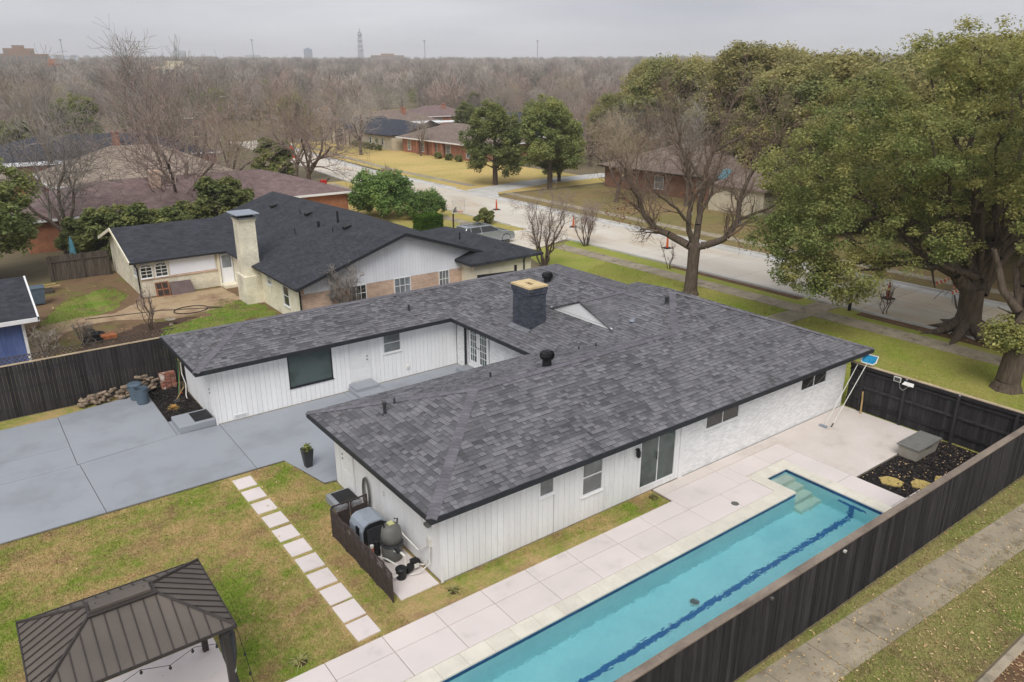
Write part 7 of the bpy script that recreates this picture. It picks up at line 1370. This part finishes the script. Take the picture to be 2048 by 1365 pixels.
litter('fallen_leaves', 'pale fallen leaves scattered on the verge and pavement', 2600, 9, 33, 4.7, 7.9, 1); litter('gutter_leaf_litter', 'drift of brown leaves in the side street gutter', 2600, 10, 36, 3.5, 4.5, 2, .04); litter('yard_litter', 'scraps and leaves on the dirt yard', 260, 2, 13, 36, 57, 3, .06, .02); litter('lawn_leaves', 'a few pale leaves on the back lawn', 160, -1, 7.4, 14.3, 24, 4, .04); litter('front_leaves', 'fallen leaves on the front lawn by the oak', 900, 29, 41, 8, 22, 5, .035, .05); litter('bed_leaves', 'pale leaves on the dark mulch bed', 260, 23.2, 28.1, 8.2, 11.2, 6, .035, .07)
# ================================================================== skyline
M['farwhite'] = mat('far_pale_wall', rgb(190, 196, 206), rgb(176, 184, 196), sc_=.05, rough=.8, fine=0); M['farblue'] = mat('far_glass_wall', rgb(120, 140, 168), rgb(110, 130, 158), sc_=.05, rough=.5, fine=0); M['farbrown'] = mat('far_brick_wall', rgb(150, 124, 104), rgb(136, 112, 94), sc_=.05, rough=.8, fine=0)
def tower_block(name, label, az, D, wd, dp, z1, m, floors, bays):
    x, y = D * math.cos(az), D * math.sin(az); z0 = terrain(x, y); t = thing(name, label, 'building', (x, y, z0)); ux, uy = -math.sin(az), math.cos(az); vx, vy = math.cos(az), math.sin(az)
    def bx(u0, u1, v0, v1, a, c): 
        b = MB(); b.prism([(x + ux * u + vx * v, y + uy * u + vy * v) for u, v in ((u0, v0), (u0, v1), (u1, v1), (u1, v0))][::-1], a, c); return b
    bx(-wd / 2, wd / 2, 0, dp, z0, z1).build('wall', M[m], t); bx(-wd / 5, wd / 5, dp * .3, dp * .7, z1, z1 + 3).build('plant_room', M[m], t)
    for k in range(floors):
        h = (z1 - z0) * .92 / floors
        for j in range(bays): w_ = wd / bays; bx(-wd / 2 + j * w_ + w_ * .15, -wd / 2 + (j + 1) * w_ - w_ * .15, -.3, -.02, z0 + k * h + h * .3, z0 + k * h + h * .85).build('window', M['glassgrey'], t)
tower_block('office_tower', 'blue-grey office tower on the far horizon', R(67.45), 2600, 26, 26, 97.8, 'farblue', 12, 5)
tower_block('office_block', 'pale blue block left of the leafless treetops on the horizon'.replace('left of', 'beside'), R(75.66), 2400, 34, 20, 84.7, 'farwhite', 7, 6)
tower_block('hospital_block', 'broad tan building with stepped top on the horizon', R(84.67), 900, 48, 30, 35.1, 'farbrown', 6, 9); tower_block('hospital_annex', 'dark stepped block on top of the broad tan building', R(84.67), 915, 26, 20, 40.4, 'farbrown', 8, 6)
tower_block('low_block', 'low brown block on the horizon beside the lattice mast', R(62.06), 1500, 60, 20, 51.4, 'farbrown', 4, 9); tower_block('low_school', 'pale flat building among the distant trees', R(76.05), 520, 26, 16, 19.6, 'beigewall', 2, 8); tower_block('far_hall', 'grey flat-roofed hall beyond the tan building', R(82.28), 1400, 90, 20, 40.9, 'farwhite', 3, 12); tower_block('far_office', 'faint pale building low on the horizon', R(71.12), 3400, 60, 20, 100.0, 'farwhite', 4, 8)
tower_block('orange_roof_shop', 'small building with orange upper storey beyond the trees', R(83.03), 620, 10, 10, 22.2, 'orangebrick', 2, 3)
# lattice mast
D = 1500.; az = R(63.89); mx_, my_ = D * math.cos(az), D * math.sin(az); z0 = terrain(mx_, my_); z1 = 97.8; tw = thing('radio_mast', 'tall steel lattice mast with antenna platforms on the horizon', 'mast', (mx_, my_, z0)); H_ = z1 - z0
b = MB(); hw = lambda f: 4.6 * (1 - f) + 1.4 * f
for (sx, sy) in ((-1, -1), (1, -1), (1, 1), (-1, 1)): b.tube([(mx_ + sx * hw(f), my_ + sy * hw(f), z0 + H_ * f) for f in (0, .5, .9)], .32, 4)
b.build('legs', M['metal'], tw)
b = MB()
for k in range(14):
    f0, f1 = k * .064, (k + 1) * .064; c = [(-1, -1), (1, -1), (1, 1), (-1, 1)]
    for i in range(4): p, q = c[i], c[(i + 1) % 4]; b.tube([(mx_ + p[0] * hw(f0), my_ + p[1] * hw(f0), z0 + H_ * f0), (mx_ + q[0] * hw(f1), my_ + q[1] * hw(f1), z0 + H_ * f1)], .2, 4); b.tube([(mx_ + q[0] * hw(f0), my_ + q[1] * hw(f0), z0 + H_ * f0), (mx_ + p[0] * hw(f1), my_ + p[1] * hw(f1), z0 + H_ * f1)], .2, 4)
b.build('bracing', M['metal'], tw, kind='stuff')
for f in (.40, .52, .66, .80): b = MB(); b.lathe((mx_, my_, z0 + H_ * f), [(3.2, 0), (4.6, .6), (4.6, 2.4), (3.0, 3)], 10); b.build('antenna_ring', M['farwhite'], tw)
b = MB(); b.tube([(mx_, my_, z0 + H_ * .88), (mx_, my_, z1)], .5, 5); b.build('whip', M['metal'], tw)
for (az, zt, D, lb) in ((71.05, 67.7, 1300, 'thin light mast above the low pale horizon'), (59.44, 63.7, 1200, 'thin light mast above the middle of the wood'), (51.48, 63.6, 1200, 'thin light mast beside the tall leafless crown'), (82.36, 63.9, 1300, 'thin light mast above the tan building')):
    az = R(az); x, y = D * math.cos(az), D * math.sin(az); t = thing('light_mast', lb, 'mast', (x, y, terrain(x, y))); b = MB(); b.tube([(x, y, terrain(x, y)), (x, y, zt)], .45, 5); b.build('pole', M['metal'], t); b = MB(); b.lathe((x, y, zt - .6), [(2.2, 0), (2.4, .6), (.4, 1.0)], 8); b.build('lamp_ring', M['metal'], t)
lp2 = thing('street_light', 'street lamp on a tall pole beside the far street', 'street lamp', (58.5, 186, 0)); b = MB(); b.tube([(58.5, 186, 0), (58.5, 186, 8.4), (56.2, 186, 8.9)], .12, 6); b.build('pole', M['metal'], lp2); b = MB(); b.cbox(55.2, 56.3, 185.8, 186.2, 8.8, 8.98, .05); b.build('lamp_head', M['pvc'], lp2)
# ================================================================== air
hz = bpy.data.materials.new('haze'); hz.use_nodes = True; nt = hz.node_tree; nt.nodes.clear(); oo = nt.nodes.new("ShaderNodeOutputMaterial"); pv = nt.nodes.new("ShaderNodeVolumePrincipled"); pv.inputs['Color'].default_value = (.94, .95, .97, 1); pv.inputs['Density'].default_value = .00030; pv.inputs['Anisotropy'].default_value = .1; nt.links.new(pv.outputs[0], oo.inputs['Volume'])
b = MB(); b.box(-4000, 4000, -4000, 4000, -3.5, 150); b.build('haze', hz, kind='stuff', label='pale winter haze filling the air')
